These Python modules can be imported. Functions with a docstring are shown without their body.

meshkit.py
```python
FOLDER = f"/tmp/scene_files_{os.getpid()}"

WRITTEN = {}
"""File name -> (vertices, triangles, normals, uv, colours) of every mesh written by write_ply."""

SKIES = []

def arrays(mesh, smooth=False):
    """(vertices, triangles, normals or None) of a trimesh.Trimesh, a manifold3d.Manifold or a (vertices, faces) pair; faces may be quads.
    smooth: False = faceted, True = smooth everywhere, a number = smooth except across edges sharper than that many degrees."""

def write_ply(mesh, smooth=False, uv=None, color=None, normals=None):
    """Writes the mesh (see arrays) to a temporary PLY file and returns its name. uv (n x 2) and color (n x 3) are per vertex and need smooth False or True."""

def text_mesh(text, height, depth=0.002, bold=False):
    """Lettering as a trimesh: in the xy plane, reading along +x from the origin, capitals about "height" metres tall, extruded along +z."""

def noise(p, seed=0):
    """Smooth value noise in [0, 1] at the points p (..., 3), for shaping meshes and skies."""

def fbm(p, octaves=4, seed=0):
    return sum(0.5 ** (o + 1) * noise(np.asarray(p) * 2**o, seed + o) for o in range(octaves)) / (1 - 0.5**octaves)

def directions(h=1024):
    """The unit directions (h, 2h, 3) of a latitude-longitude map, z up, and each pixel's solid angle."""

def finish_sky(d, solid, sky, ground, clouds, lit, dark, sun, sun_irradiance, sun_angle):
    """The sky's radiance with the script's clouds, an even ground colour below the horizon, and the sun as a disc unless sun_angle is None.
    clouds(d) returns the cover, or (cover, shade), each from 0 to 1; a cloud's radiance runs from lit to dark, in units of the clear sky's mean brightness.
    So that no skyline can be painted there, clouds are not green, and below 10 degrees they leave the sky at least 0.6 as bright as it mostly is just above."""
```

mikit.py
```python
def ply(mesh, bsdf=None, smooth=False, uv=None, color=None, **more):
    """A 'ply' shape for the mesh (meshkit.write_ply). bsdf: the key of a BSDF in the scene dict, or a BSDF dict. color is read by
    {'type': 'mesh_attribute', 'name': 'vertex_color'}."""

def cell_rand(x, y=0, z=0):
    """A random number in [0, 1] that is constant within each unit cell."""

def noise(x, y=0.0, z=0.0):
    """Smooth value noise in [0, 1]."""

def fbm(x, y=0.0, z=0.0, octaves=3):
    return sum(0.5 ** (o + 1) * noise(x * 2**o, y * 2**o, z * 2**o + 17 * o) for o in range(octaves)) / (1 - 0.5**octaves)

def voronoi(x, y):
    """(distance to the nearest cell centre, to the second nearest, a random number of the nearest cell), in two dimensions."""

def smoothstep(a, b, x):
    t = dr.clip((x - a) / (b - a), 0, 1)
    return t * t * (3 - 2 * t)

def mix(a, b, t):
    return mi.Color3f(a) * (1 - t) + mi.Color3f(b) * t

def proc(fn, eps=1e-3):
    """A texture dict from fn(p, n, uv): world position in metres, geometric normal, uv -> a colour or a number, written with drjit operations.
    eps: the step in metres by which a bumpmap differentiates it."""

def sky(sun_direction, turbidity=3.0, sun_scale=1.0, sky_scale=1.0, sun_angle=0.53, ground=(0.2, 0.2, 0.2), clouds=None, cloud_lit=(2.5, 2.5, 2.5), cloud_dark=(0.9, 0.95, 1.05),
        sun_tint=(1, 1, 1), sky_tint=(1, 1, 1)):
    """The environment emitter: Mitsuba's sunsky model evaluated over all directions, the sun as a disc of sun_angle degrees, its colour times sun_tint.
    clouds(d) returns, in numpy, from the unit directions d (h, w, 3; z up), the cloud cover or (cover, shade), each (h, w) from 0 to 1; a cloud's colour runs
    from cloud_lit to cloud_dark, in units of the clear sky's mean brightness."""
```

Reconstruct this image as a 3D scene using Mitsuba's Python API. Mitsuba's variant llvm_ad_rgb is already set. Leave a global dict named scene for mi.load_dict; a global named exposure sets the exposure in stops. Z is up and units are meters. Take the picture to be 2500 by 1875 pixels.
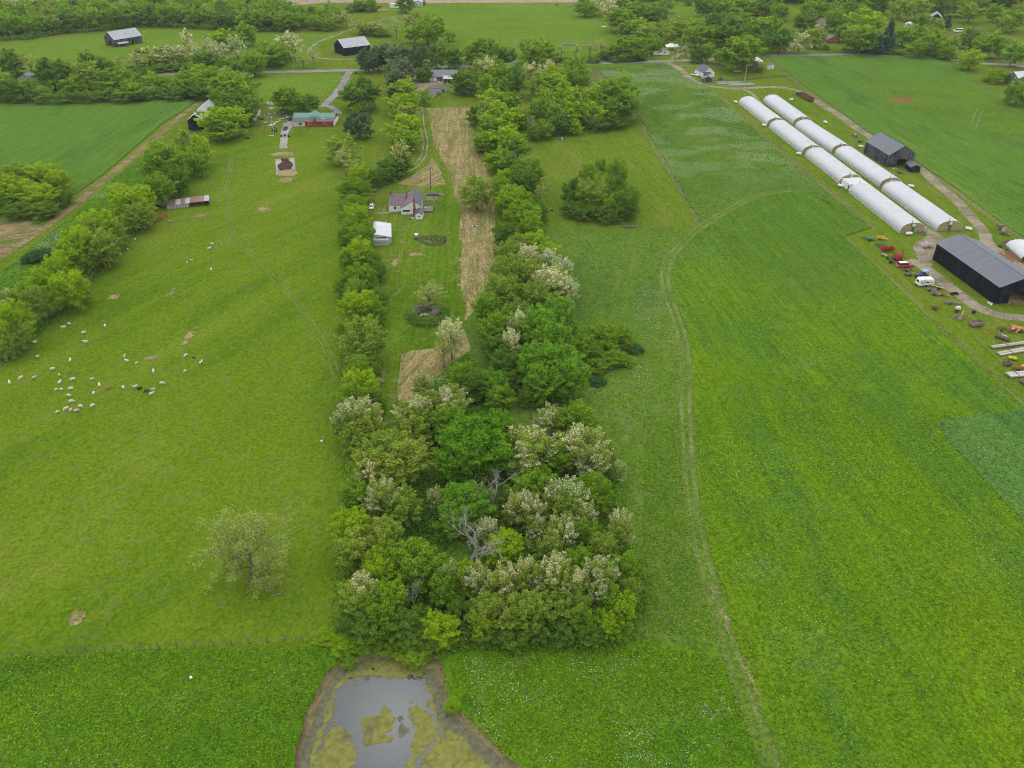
import math, random
import numpy as np, trimesh, manifold3d as m3, shapely
import drjit as dr, mitsuba as mi, mikit, meshkit
from shapely.geometry import Polygon, LineString, Point
from shapely.ops import unary_union
from mikit import proc, noise, fbm, voronoi, cell_rand, smoothstep, mix

T = mi.ScalarTransform4f
scene, labels = {}, {}

# ---------------------------------------------------------------- camera, sky, exposure
EYE, PITCH = 115.0, math.radians(33.4)
scene['camera'] = {'type': 'perspective', 'fov': 65.32, 'fov_axis': 'x', 'near_clip': 1.0, 'far_clip': 6000.0,
    'to_world': T().look_at(origin=[0, 0, EYE], target=[0, math.cos(PITCH), EYE - math.sin(PITCH)], up=[0, 0, 1])}
SUN = np.array([-0.13, 0.55, 0.82])
SUN /= np.linalg.norm(SUN)


def overcast(d):                       # a closed cloud deck, brighter round the hidden sun, slightly uneven
    c = np.clip(d @ SUN, 0, 1)
    glow = 0.60 * c ** 700 + 0.10 * c ** 130 + 0.07 * c ** 9 + 0.07 * c ** 2
    uneven = meshkit.fbm(d * 3.0, 4, 7)
    return np.ones(d.shape[:2]), np.clip(0.985 - glow - 0.10 * (uneven - 0.5), 0, 1)


scene['sky'] = mikit.sky(SUN, turbidity=4, sun_scale=0.003, sun_angle=14, clouds=overcast, cloud_lit=(8.0, 8.0, 8.05), cloud_dark=(1.0, 1.03, 1.08))
exposure = 3.06

# ---------------------------------------------------------------- materials
def pal_lookup(table):
    cols = [mi.Float(np.ascontiguousarray(np.array(table, np.float32)[:, k])) for k in range(3)]
    return lambda i: mi.Color3f(*[dr.gather(mi.Float, c, i) for c in cols])


def number_lookup(values):
    v = mi.Float(np.array(values, np.float32))
    return lambda i: dr.gather(mi.Float, v, i)


def index(u, n):
    return mi.UInt32(dr.clip(dr.floor(u), 0, n - 1))


# ground covers: name, main colour, darker clumps, lighter clumps, dry flecks, white flowers, clump strength, row strength
GRASS = [
    ('pasture', (.122, .194, .010), (.090, .162, .008), (.154, .210, .020), .08, .00, .40, .10),
    ('lush', (.086, .182, .008), (.062, .146, .010), (.120, .210, .010), .05, .08, .62, .05),
    ('big', (.104, .196, .007), (.074, .160, .016), (.128, .214, .005), .03, .04, .6, .40),
    ('dull', (.098, .176, .018), (.076, .148, .020), (.118, .188, .020), .12, .05, .6, .10),
    ('crop', (.096, .188, .024), (.070, .152, .026), (.110, .202, .026), .02, .02, .5, .55),
    ('mown', (.124, .186, .013), (.096, .158, .010), (.158, .196, .030), .14, .00, .42, .30),
    ('lawn', (.104, .180, .010), (.078, .148, .008), (.138, .188, .022), .20, .00, .5, .35),
    ('flower', (.088, .166, .018), (.068, .138, .018), (.108, .182, .024), .12, .75, .7, .10),
    ('far', (.125, .215, .018), (.098, .180, .016), (.150, .230, .024), .06, .00, .6, .20),
    ('verge', (.150, .172, .050), (.110, .142, .034), (.190, .190, .075), .25, .00, .6, .40),
    ('blue', (.084, .178, .034), (.062, .144, .030), (.104, .196, .038), .02, .04, .7, .25),
    ('midcrop', (.108, .190, .018), (.084, .164, .018), (.128, .206, .020), .05, .03, .8, .2),
    ('rank', (.070, .160, .010), (.044, .114, .012), (.108, .194, .012), .03, .22, 1.0, .05),
]
GI = {g[0]: i for i, g in enumerate(GRASS)}
g_main, g_dark, g_light = (pal_lookup([g[k] for g in GRASS]) for k in (1, 2, 3))
g_dry, g_flower, g_clump, g_row = (number_lookup([g[k] for g in GRASS]) for k in (4, 5, 6, 7))


def grass_fn(p, n, uv):
    i = index(uv.x, len(GRASS))
    ca, sa = dr.cos(uv.y), dr.sin(uv.y)
    s, t = p.x * ca + p.y * sa, p.y * ca - p.x * sa           # s runs along the rows
    wx = p.x + 6 * noise(p.x * .05, p.y * .05, 3.0)
    wy = p.y + 6 * noise(p.x * .05, p.y * .05, 9.0)
    broad = fbm(wx * .022, wy * .022, 1.0, octaves=3)
    streak = fbm(t * .13 + 1.5 * broad, s * .022, 5.0, octaves=3)
    clump = fbm(wx * .33, wy * .33, 2.0, octaves=4)
    fine = fbm(p.x * 2.3, p.y * 2.3, 4.0, octaves=3)
    row = fbm(t * 1.5, s * .07, 6.0, octaves=2)
    k = g_clump(i)
    a = dr.clip((.5 - broad) * 1.4 + (clump - .5) * 1.5 * k + (.5 - streak) * 1.5, -1, 1)
    base = g_main(i)
    dull = smoothstep(185., 265., p.y + 60 * (fbm(p.x * .03, p.y * .03, 31.0, octaves=2) - .5)) * dr.select(i == GI['big'], 1.0, 0.0)
    base = mix(base, mi.Color3f(.082, .164, .016), dull)            # the far end of the hay meadow is thinner and duller
    col = mix(base, g_dark(i), smoothstep(.0, .75, a))
    col = mix(col, g_light(i), smoothstep(.05, .8, -a) * (1 - .7 * dull))
    tuft_shade = smoothstep(.56, .74, noise(p.x * 4.3, p.y * 4.3, 21.0) * .6 + .4 * noise(p.x * 8.3, p.y * 8.3, 23.0))  # dark specks painted into the colour as the shade between grass tufts
    tone = 1.02 - .22 * tuft_shade * k + (fine - .5) * 1.9 * k + (row - .5) * 1.0 * g_row(i)
    dry = smoothstep(.60, .80, fbm(p.x * .6, p.y * .45, 8.0, octaves=3) + .25 * (clump - .5)) * g_dry(i) * 2.0
    col = mix(col * tone, mi.Color3f(.26, .22, .11), dr.clip(dry, 0, .7))
    patch = fbm(wx * .06, wy * .11, 12.0, octaves=3)
    d1, d2, w = voronoi(p.x * 1.9, p.y * 1.9)
    heads = dr.select((d1 < .33) & (w > .40), 1.0, 0.0) * smoothstep(.64 - .30 * g_flower(i), .82 - .30 * g_flower(i), patch)
    heads = heads * dr.select(i == GI['flower'], smoothstep(285., 420., p.y + 80 * (broad - .5)), 1.0)
    return mix(col, mi.Color3f(.42, .46, .34), heads * dr.clip(g_flower(i) * 3, 0, .75))


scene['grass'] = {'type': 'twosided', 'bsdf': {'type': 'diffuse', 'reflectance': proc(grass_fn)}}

# bare ground: 0 gravel lane, 1 dirt, 2 cut hay, 3 mud, 4 asphalt road, 5 concrete, 6 tilled soil, 7 red soil, 8 dark compost, 9 faint tyre track, 10 straw
BARE = [(.34, .29, .21), (.30, .215, .12), (.34, .265, .125), (.27, .19, .125), (.30, .285, .265), (.42, .39, .35), (.40, .30, .23), (.26, .125, .06), (.085, .055, .045), (.175, .215, .060), (.36, .28, .14)]
BARE2 = [(.24, .205, .14), (.19, .165, .06), (.235, .205, .08), (.17, .115, .075), (.235, .225, .21), (.33, .31, .28), (.34, .25, .185), (.18, .085, .045), (.045, .032, .03), (.120, .170, .036), (.22, .19, .075)]
b_one, b_two = pal_lookup(BARE), pal_lookup(BARE2)
b_row = number_lookup([.2, .3, .85, .1, .25, .1, .6, .1, .1, .3, .3])
b_grass = number_lookup([.35, .8, .38, .15, .0, .1, .0, .1, .05, .0, .7])


def bare_fn(p, n, uv):
    i = index(uv.x, len(BARE))
    ca, sa = dr.cos(uv.y), dr.sin(uv.y)
    s, t = p.x * ca + p.y * sa, p.y * ca - p.x * sa
    t = t + 4.0 * (fbm(p.x * .035, p.y * .035, 2.0, octaves=2) - .5)
    rows = fbm(t * 1.15, s * .05, 1.0, octaves=2)
    stalk = fbm(t * 4.0, s * .9, 3.0, octaves=2)
    blot = fbm(p.x * .22, p.y * .22, 4.0, octaves=4)
    grit = fbm(p.x * 2.3, p.y * 2.3, 6.0, octaves=2)
    k = b_row(i)
    col = mix(b_one(i), b_two(i), smoothstep(.34, .68, .5 * blot + .5 * (rows * k + blot * (1 - k))))
    green = smoothstep(.50, .64, fbm(t * .22, s * .03, 9.0, octaves=3) * .6 + rows * .4) * b_grass(i)
    col = mix(col, mi.Color3f(.105, .150, .030), dr.clip(green, 0, .85))
    return col * (1 + (grit - .5) * .7 + (stalk - .5) * 1.3 * k)


scene['bare'] = {'type': 'twosided', 'bsdf': {'type': 'diffuse', 'reflectance': proc(bare_fn)}}

# leaves: one colour row per kind of tree; uv.y is a random number of each leaf
LEAF = [(0.282, 0.462, 0.036), (0.396, 0.570, 0.026), (0.348, 0.474, 0.070), (0.186, 0.345, 0.047), (0.366, 0.486, 0.082), (0.860, 0.840, 0.700), (0.131, 0.228, 0.103), (0.216, 0.295, 0.137), (0.075, 0.174, 0.116), (0.460, 0.530, 0.160), (0.240, 0.462, 0.043), (0.198, 0.426, 0.026), (0.110, 0.250, 0.080), (0.480, 0.540, 0.180), (0.880, 0.815, 0.700), (0.317, 0.310, 0.072), (0.214, 0.366, 0.050), (0.270, 0.470, 0.016), (0.310, 0.515, 0.018), (0.170, 0.340, 0.030), (0.370, 0.500, 0.060), (0.850, 0.850, 0.800)]
l_col = pal_lookup(LEAF)


def leaf_fn(p, n, uv):
    i = index(uv.x, len(LEAF))
    w = fbm(p.x * .10, p.y * .10, p.z * .10, octaves=2)
    c = l_col(i) * (.62 + .76 * uv.y)
    return c * mix(mi.Color3f(.80, .90, .85), mi.Color3f(1.26, 1.12, 1.05), w)


scene['leaf'] = {'type': 'principledthin', 'base_color': proc(leaf_fn), 'roughness': .6, 'spec_trans': 0.0, 'diff_trans': 1.15, 'eta': 1.3}
scene['bark'] = {'type': 'twosided', 'bsdf': {'type': 'diffuse', 'reflectance': proc(lambda p, n, uv: mi.Color3f(.17, .145, .12) * (.6 + .8 * fbm(p.x * 3, p.y * 3, p.z * .8, octaves=2)))}}
scene['pale_bark'] = {'type': 'twosided', 'bsdf': {'type': 'diffuse', 'reflectance': proc(lambda p, n, uv: mi.Color3f(.36, .33, .30) * (.6 + .8 * fbm(p.x * 3, p.y * 3, p.z * .8, octaves=2)))}}

# painted, rusty and wooden small things: uv.x picks the colour, uv.y the amount of wear
PAINT = dict(white=(.78, .78, .77), red=(.36, .022, .018), crimson=(.42, .045, .06), rust=(.17, .065, .032), green=(.025, .15, .06), teal=(.03, .14, .15), yellow=(.62, .42, .03),
    blue=(.035, .10, .30), sky=(.28, .42, .58), black=(.018, .018, .02), grey=(.24, .24, .245), pale=(.46, .47, .48), dark=(.055, .058, .065), orange=(.50, .17, .04), tan=(.42, .33, .20),
    wood=(.20, .155, .115), oldwood=(.24, .225, .21), brick=(.24, .075, .05), tyre=(.02, .02, .021), cream=(.56, .53, .45), panel=(.42, .36, .19), straw=(.40, .30, .15), mint=(.52, .66, .60),
    navy=(.03, .045, .10), lime=(.50, .52, .02), plank=(.43, .38, .31), brush=(.25, .20, .165), barnred=(.34, .035, .03), silver=(.50, .51, .53), wool=(.60, .56, .46), darkwool=(.025, .022, .022),
    brownwool=(.30, .17, .08), skin=(.50, .38, .32), purple=(.13, .075, .085), film=(.80, .81, .82), steel=(.10, .105, .11))
PI_ = {k: i for i, k in enumerate(PAINT)}
p_col = pal_lookup(list(PAINT.values()))


def paint_fn(p, n, uv):
    c = p_col(index(uv.x, len(PAINT)))
    g = fbm(p.x * 1.3, p.y * 1.3, p.z * 1.3, octaves=3)
    f = fbm(p.x * 6, p.y * 6, p.z * 6, octaves=2)
    worn = smoothstep(.72 - .45 * uv.y, .86 - .40 * uv.y, .6 * g + .4 * f)
    return mix(c * (.86 + .28 * g), mi.Color3f(.14, .075, .045), worn * dr.clip(uv.y * 1.6, 0, .85))


scene['paint'] = {'type': 'twosided', 'bsdf': {'type': 'principled', 'base_color': proc(paint_fn), 'roughness': .55, 'specular': .35}}
scene['glass_dark'] = {'type': 'twosided', 'bsdf': {'type': 'principled', 'base_color': {'type': 'rgb', 'value': [.02, .025, .035]}, 'roughness': .08, 'specular': .6}}

# vertical boards: 0 black tobacco barn, 1 weathered grey-black, 2 old grey, 3 near-black blue
WOOD = [(.020, .024, .034), (.040, .045, .060), (.17, .17, .175), (.014, .018, .026)]
w_col = pal_lookup(WOOD)
w_wear = number_lookup([.30, .85, .9, .16])


def boards_fn(p, n, uv):
    i = index(uv.x, len(WOOD))
    t = p.x * n.y - p.y * n.x                                     # runs along the wall
    b = dr.floor(t / .27)
    r = cell_rand(b, 3, 1)
    st = fbm(t * 5, p.z * .25, b, octaves=2)
    ed = dr.abs(t / .27 - b - .5)
    pale = smoothstep(.80 - .42 * w_wear(i), 1.02 - .42 * w_wear(i), .55 * st + .45 * r + .25 * (noise(t * .3, p.z * .4, 2.0) - .3)) * w_wear(i)
    c = mix(w_col(i) * (.7 + .6 * r), mi.Color3f(.17, .17, .18), dr.clip(pale, 0, .8))
    return c * dr.select(ed > .44, .45, 1.0)


scene['boards'] = {'type': 'twosided', 'bsdf': {'type': 'diffuse', 'reflectance': proc(boards_fn)}}

# roofs: 0 pale metal, 1 dark grey metal, 2 plum shingle, 3 green metal, 4 white metal, 5 slate shingle, 6 dusty grey metal, 7 charcoal shingle, 8 rusty tin
ROOF = [(.40, .41, .44), (.125, .135, .165), (.135, .078, .088), (.12, .27, .20), (.58, .59, .62), (.075, .085, .115), (.140, .143, .168), (.085, .080, .095), (.24, .13, .10)]
r_col = pal_lookup(ROOF)
r_rib = number_lookup([1, 1, .0, 1, 1, .0, 1, .0, 1])
r_dirt = number_lookup([.5, .25, .25, .2, .12, .25, .35, .3, 1.0])


def roof_fn(p, n, uv):
    i = index(uv.x, len(ROOF))
    h = dr.maximum(dr.sqrt(n.x * n.x + n.y * n.y), 1e-3)
    t = (p.x * n.y - p.y * n.x) / h                                # runs along the eave
    rib = dr.abs(t / .61 - dr.floor(t / .61) - .5)
    sheet = cell_rand(dr.floor(t / .61), 5, 2)
    tab = cell_rand(dr.floor(t / .33), dr.floor(p.z / .09), 4)
    d = fbm(t * .8, p.z * 1.5, (p.x + p.y) * .1, octaves=4)
    c = r_col(i) * (1 + (sheet - .5) * .12 * r_rib(i) + (tab - .5) * .35 * (1 - r_rib(i)) + (d - .5) * .9 * r_dirt(i))
    c = c * dr.select((rib > .44) & (r_rib(i) > .5), .86, 1.0)
    rusty = smoothstep(.52, .70, d) * smoothstep(.4, .9, r_dirt(i))
    return mix(c, mi.Color3f(.15, .07, .05), rusty * .6)


scene['roofing'] = {'type': 'twosided', 'bsdf': {'type': 'principled', 'base_color': proc(roof_fn), 'roughness': .5, 'specular': .4}}
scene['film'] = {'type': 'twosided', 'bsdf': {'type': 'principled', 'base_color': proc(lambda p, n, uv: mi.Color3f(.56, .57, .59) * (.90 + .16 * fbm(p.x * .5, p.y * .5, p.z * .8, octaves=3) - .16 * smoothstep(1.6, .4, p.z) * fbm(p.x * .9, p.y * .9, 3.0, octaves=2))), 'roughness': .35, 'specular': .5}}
scene['water'] = {'type': 'twosided', 'bsdf': {'type': 'principled', 'base_color': {'type': 'rgb', 'value': [.040, .055, .061]}, 'roughness': .09, 'specular': .42}}


def algae_fn(p, n, uv):
    a = fbm(p.x * .35, p.y * .35, 1.0, octaves=3)
    b = fbm(p.x * 1.8, p.y * 1.8, 3.0, octaves=3)
    c = mix(mi.Color3f(.215, .210, .055), mi.Color3f(.150, .145, .088), smoothstep(.35, .62, .55 * a + .45 * uv.y))
    return c * (.62 + .76 * b)


scene['algae'] = {'type': 'twosided', 'bsdf': {'type': 'diffuse', 'reflectance': proc(algae_fn)}}

# ---------------------------------------------------------------- helpers
used = {}


def numbered(name):
    k = used.get(name, -1) + 1
    used[name] = k
    return name if k == 0 else f'{name}_{k:03d}'


class MB:
    """Collects triangles; every vertex carries a constant uv."""
    def __init__(self, u=0.5, w=0.0):
        self.v, self.f, self.uv, self.n, self.u, self.w = [], [], [], 0, u, w

    def add(self, v, f, uv=None):
        v, f = np.asarray(v, float), np.asarray(f, int)
        if f.shape[1] == 4:
            f = np.vstack([f[:, [0, 1, 2]], f[:, [0, 2, 3]]])
        self.v.append(v); self.f.append(f + self.n); self.n += len(v)
        self.uv.append(np.tile([self.u, self.w], (len(v), 1)) if uv is None else uv)
        return self

    def arrays(self):
        return np.vstack(self.v), np.vstack(self.f), np.vstack(self.uv)

    def tm(self, mesh):
        if hasattr(mesh, 'to_mesh'):
            m = mesh.to_mesh(); return self.add(m.vert_properties[:, :3], m.tri_verts)
        return self.add(mesh.vertices, mesh.faces)

    def box(self, x0, y0, z0, x1, y1, z1):
        v = [(x, y, z) for x in (x0, x1) for y in (y0, y1) for z in (z0, z1)]
        return self.add(v, [(0, 1, 3, 2), (4, 6, 7, 5), (0, 4, 5, 1), (2, 3, 7, 6), (0, 2, 6, 4), (1, 5, 7, 3)])

    def rbox(self, c, s, yaw=0, pitch=0, roll=0):
        m = trimesh.transformations.euler_matrix(roll, pitch, yaw, 'sxyz')[:3, :3]
        h = np.array(s) / 2
        v = np.array([(x, y, z) for x in (-1, 1) for y in (-1, 1) for z in (-1, 1)]) * h @ m.T + c
        return self.add(v, [(0, 1, 3, 2), (4, 6, 7, 5), (0, 4, 5, 1), (2, 3, 7, 6), (0, 2, 6, 4), (1, 5, 7, 3)])

    def tube(self, pts, r, n=6, cap=True):
        p = np.asarray(pts, float)
        r = np.broadcast_to(r, (len(p),))
        t = np.gradient(p, axis=0); t /= np.linalg.norm(t, axis=1, keepdims=True) + 1e-9
        a = np.cross(t, np.where(np.abs(t[:, 2:]) < .9, [0, 0, 1.], [1., 0, 0])); a /= np.linalg.norm(a, axis=1, keepdims=True) + 1e-9
        b = np.cross(t, a); g = np.arange(n) * 2 * np.pi / n
        v = (p[:, None] + r[:, None, None] * (np.cos(g)[None, :, None] * a[:, None] + np.sin(g)[None, :, None] * b[:, None])).reshape(-1, 3)
        f = [(i * n + j, i * n + (j + 1) % n, (i + 1) * n + (j + 1) % n, (i + 1) * n + j) for i in range(len(p) - 1) for j in range(n)]
        self.add(v, f)
        if cap:
            for i, s in ((0, 1), (len(p) - 1, -1)):
                ring = list(range(n))[::-s]
                self.add(v[i * n:(i + 1) * n], [(ring[0], ring[k], ring[k + 1]) for k in range(1, n - 1)])
        return self

    def wheel(self, c, r, w, yaw=0):
        d = np.array([math.cos(yaw), math.sin(yaw), 0]) * w / 2
        c = np.array(c, float)
        return self.tube([c - d, c - d * .7, c + d * .7, c + d], [r * .86, r, r, r * .86], 12)

    def ball(self, c, s, sub=2):
        m = trimesh.creation.icosphere(sub); return self.add(m.vertices * s + np.asarray(c, float), m.faces)

    def hull(self, pts):
        h = trimesh.convex.convex_hull(np.asarray(pts, float)); return self.add(h.vertices, h.faces)

    def prism(self, poly, a, b, axis=1):
        """poly in the plane of the other two axes, extruded along axis from a to b."""
        m = trimesh.creation.extrude_polygon(Polygon(poly), b - a, engine='earcut')
        v = np.array(m.vertices); o = np.zeros_like(v)
        if axis == 2: o[:, 0], o[:, 1], o[:, 2] = v[:, 0], v[:, 1], v[:, 2] + a
        elif axis == 1: o[:, 0], o[:, 2], o[:, 1] = v[:, 0], v[:, 1], v[:, 2] + a
        else: o[:, 1], o[:, 2], o[:, 0] = v[:, 0], v[:, 1], v[:, 2] + a
        f = np.array(m.faces)
        return self.add(o, f[:, ::-1] if axis == 1 else f)


def put(key, mb, mat, xf=None, smooth=False):
    v, f, uv = mb.arrays()
    if not isinstance(smooth, bool):                              # an angle: split the sharp edges first
        c = uv[:1]
        v, f, _ = meshkit.arrays((v, f), smooth)
        uv, smooth = np.repeat(c, len(v), 0), True
    d = mikit.ply((v, f), mat, smooth=smooth, uv=uv)
    if xf is not None:
        d['to_world'] = xf
    scene[key] = d
    return key


def thing(name, label, cat, group=None):
    key = numbered(name)
    labels[key] = {'label': label, 'category': cat}
    if group:
        labels[key]['group'] = group
    return key


def part(parent, name, mb, mat, xf=None, smooth=False, label=None):
    key = put(numbered(parent + '__' + name), mb, mat, xf, smooth)
    if label:
        labels[key] = {'label': label}
    return key


def pp(name, wear=.15):
    return MB(PI_[name] + .5, wear)


def structure(name, mb, mat, label=None):
    key = put(numbered(name), mb, mat)
    labels[key] = {'kind': 'structure'}
    if label:
        labels[key]['label'] = label
    return key


def at(x, y, deg=0, z=0):
    return T().translate([x, y, z]).rotate([0, 0, 1], deg)


# ---------------------------------------------------------------- the ground and its fields
def ragged(poly, amp, step, seed, freq=.35):
    """The outline with an uneven edge."""
    p = Polygon(poly) if not hasattr(poly, 'exterior') else poly
    ring = p.exterior
    step = min(step, ring.length / 8)
    s = np.arange(0, ring.length, step)
    q = np.array([ring.interpolate(k).coords[0] for k in s])
    qq = np.c_[q, np.zeros(len(q))]
    off = np.stack([meshkit.fbm(qq * freq, 3, seed) - .5, meshkit.fbm(qq * freq, 3, seed + 50) - .5], 1) * 2 * amp
    return Polygon(q + off).buffer(0)


def ribbon(line, width, amp=.3, seed=1, step=1.5):
    ln = LineString(line)
    s = np.arange(0, ln.length + step, step)
    p = np.array([ln.interpolate(k).coords[0] for k in s])
    for _ in range(6):                                          # round the corners
        p[1:-1] = .25 * p[:-2] + .5 * p[1:-1] + .25 * p[2:]
    return ragged(LineString(p).buffer(width / 2, cap_style=2), amp, step * .7, seed)


def smooth_line(line, step=1.5, it=8):
    ln = LineString(line)
    p = np.array([ln.interpolate(k).coords[0] for k in np.arange(0, ln.length + step, step)])
    for _ in range(it):
        p[1:-1] = .25 * p[:-2] + .5 * p[1:-1] + .25 * p[2:]
    return p


def sheet(name, poly, level, mat, idx, ang=0.0, height=0.0, label=None, cut=None):
    if cut is not None:
        poly = poly.difference(cut)
    mb = MB(idx + .5, ang)
    for g in getattr(poly, 'geoms', [poly]):
        if g.geom_type != 'Polygon' or g.area < .05:
            continue
        if height > 0:
            m = trimesh.creation.extrude_polygon(g, height, engine='earcut')
            mb.add(np.array(m.vertices) + [0, 0, level * .004], m.faces)
        else:
            v, f = trimesh.creation.triangulate_polygon(g, engine='earcut')
            v = np.array(v)
            e1, e2 = v[f[:, 1]] - v[f[:, 0]], v[f[:, 2]] - v[f[:, 0]]
            f = np.where((e1[:, 0] * e2[:, 1] - e1[:, 1] * e2[:, 0] < 0)[:, None], f[:, ::-1], f)
            mb.add(np.c_[v, np.full(len(v), level * .004)], f)
    return structure(name, mb, mat, label)


rows = math.radians(92)
POND = Polygon([(-33,62.9), (-33,66.6), (-32.9,68.9), (-33.3,71.7), (-33.1,75.4), (-32.9,78.6), (-32.2,82.2), (-31.6,85), (-30.3,86.9), (-28.9,88.2), (-26.2,89.1), (-23.8,89.8), (-20.8,89.6), (-17.4,88.6), (-13.3,88.5), (-12,88.1), (-11.4,85.9), (-10.8,83.1), (-10.3,80.8), (-8.6,78.2), (-6.5,76.5), (-4.6,74.6), (-2.7,72.7), (-1.1,70.8), (1.1,69.2), (3.7,66.9), (6.3,62.9), (-12.8,61.2)])
POND = ragged(POND, .35, .7, 5)
base = Polygon([(-2450, -320), (2450, -320), (2450, 3300), (-2450, 3300)]).difference(POND)
sheet('ground', base, 0, 'grass', GI['mown'], rows, label='mown olive green grass around the farmyards')

HM = .28                                                         # uncut grass stands this high above the mown ground
UP = int(HM / .004)
pasture = Polygon([(-152.8,81.6), (-142,106.9), (-143.7,135.3), (-137.9,181.8), (-137.7,196.3), (-136.3,212.8), (-137.4,237.6), (-138.5,262.6), (-137.7,291), (-138.9,330.8), (-148.1,370.3), (-144.1,392.3), (-126.2,401.7), (-111.2,396.9), (-92.4,394.6), (-78.4,392.3), (-68.2,370.3), (-63.4,326.2), (-67.4,304.7), (-55.1,230.9), (-46.7,181.1), (-39.2,148.7), (-35.3,126.3), (-33.7,106.9), (-31.3,92.4), (-42.6,91.4), (-64.8,90.3), (-88.2,88.9)])
sheet('pasture', pasture, 1, 'grass', GI['pasture'], math.radians(60), label='short grazed sheep pasture')
low_meadow = Polygon([(-150.3,79), (-118,86.1), (-88,88.5), (-64.7,90), (-42.5,91), (-31.2,92), (-24.3,88.4), (-14,88.4), (-9.7,90.3), (-0.5,93.3), (22.6,94.3), (32.5,94.8), (37,92.8), (38.2,80.3), (39.4,69.2), (42.3,50.2), (31.4,33.3), (-105.9,33.3)])
sheet('bottom_meadow', ragged(low_meadow, .5, 1.5, 11), 2, 'grass', GI['lush'], .4, HM, 'lush uncut meadow around the pond', POND)
track = [(120.9,318.4), (111.5,318.9), (96.2,310.9), (78.8,291), (67.2,276.4), (55.5,255.9), (50.2,240.4), (48.7,223.8), (49.1,206), (48.1,190.2), (45.5,174.3), (43.2,162.8), (39.4,137.7), (37.5,117.4), (37.4,103.3), (37.9,91), (38.2,80.3), (39.4,69.2), (42.3,50.2)]
rough = Polygon([(13.6,280), (38.4,278.2), (69.2,280), (67.2,276.4), (55.5,255.9), (50.2,240.4), (48.7,223.8), (49.1,206), (48.1,190.2), (43.4,162.8), (39.4,137.7), (37.5,117.4), (37.4,103.3), (37.9,91), (31.8,91), (22.3,92.5), (19.1,92.5), (7.7,92.8), (-8.6,91.8), (-13.3,112.9), (-0.6,141.8), (-14.5,206.5)])
sheet('rough_meadow', rough, 4, 'grass', GI['dull'], math.radians(80), HM, 'dull grey-green uncut grass beside the wood')
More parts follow.
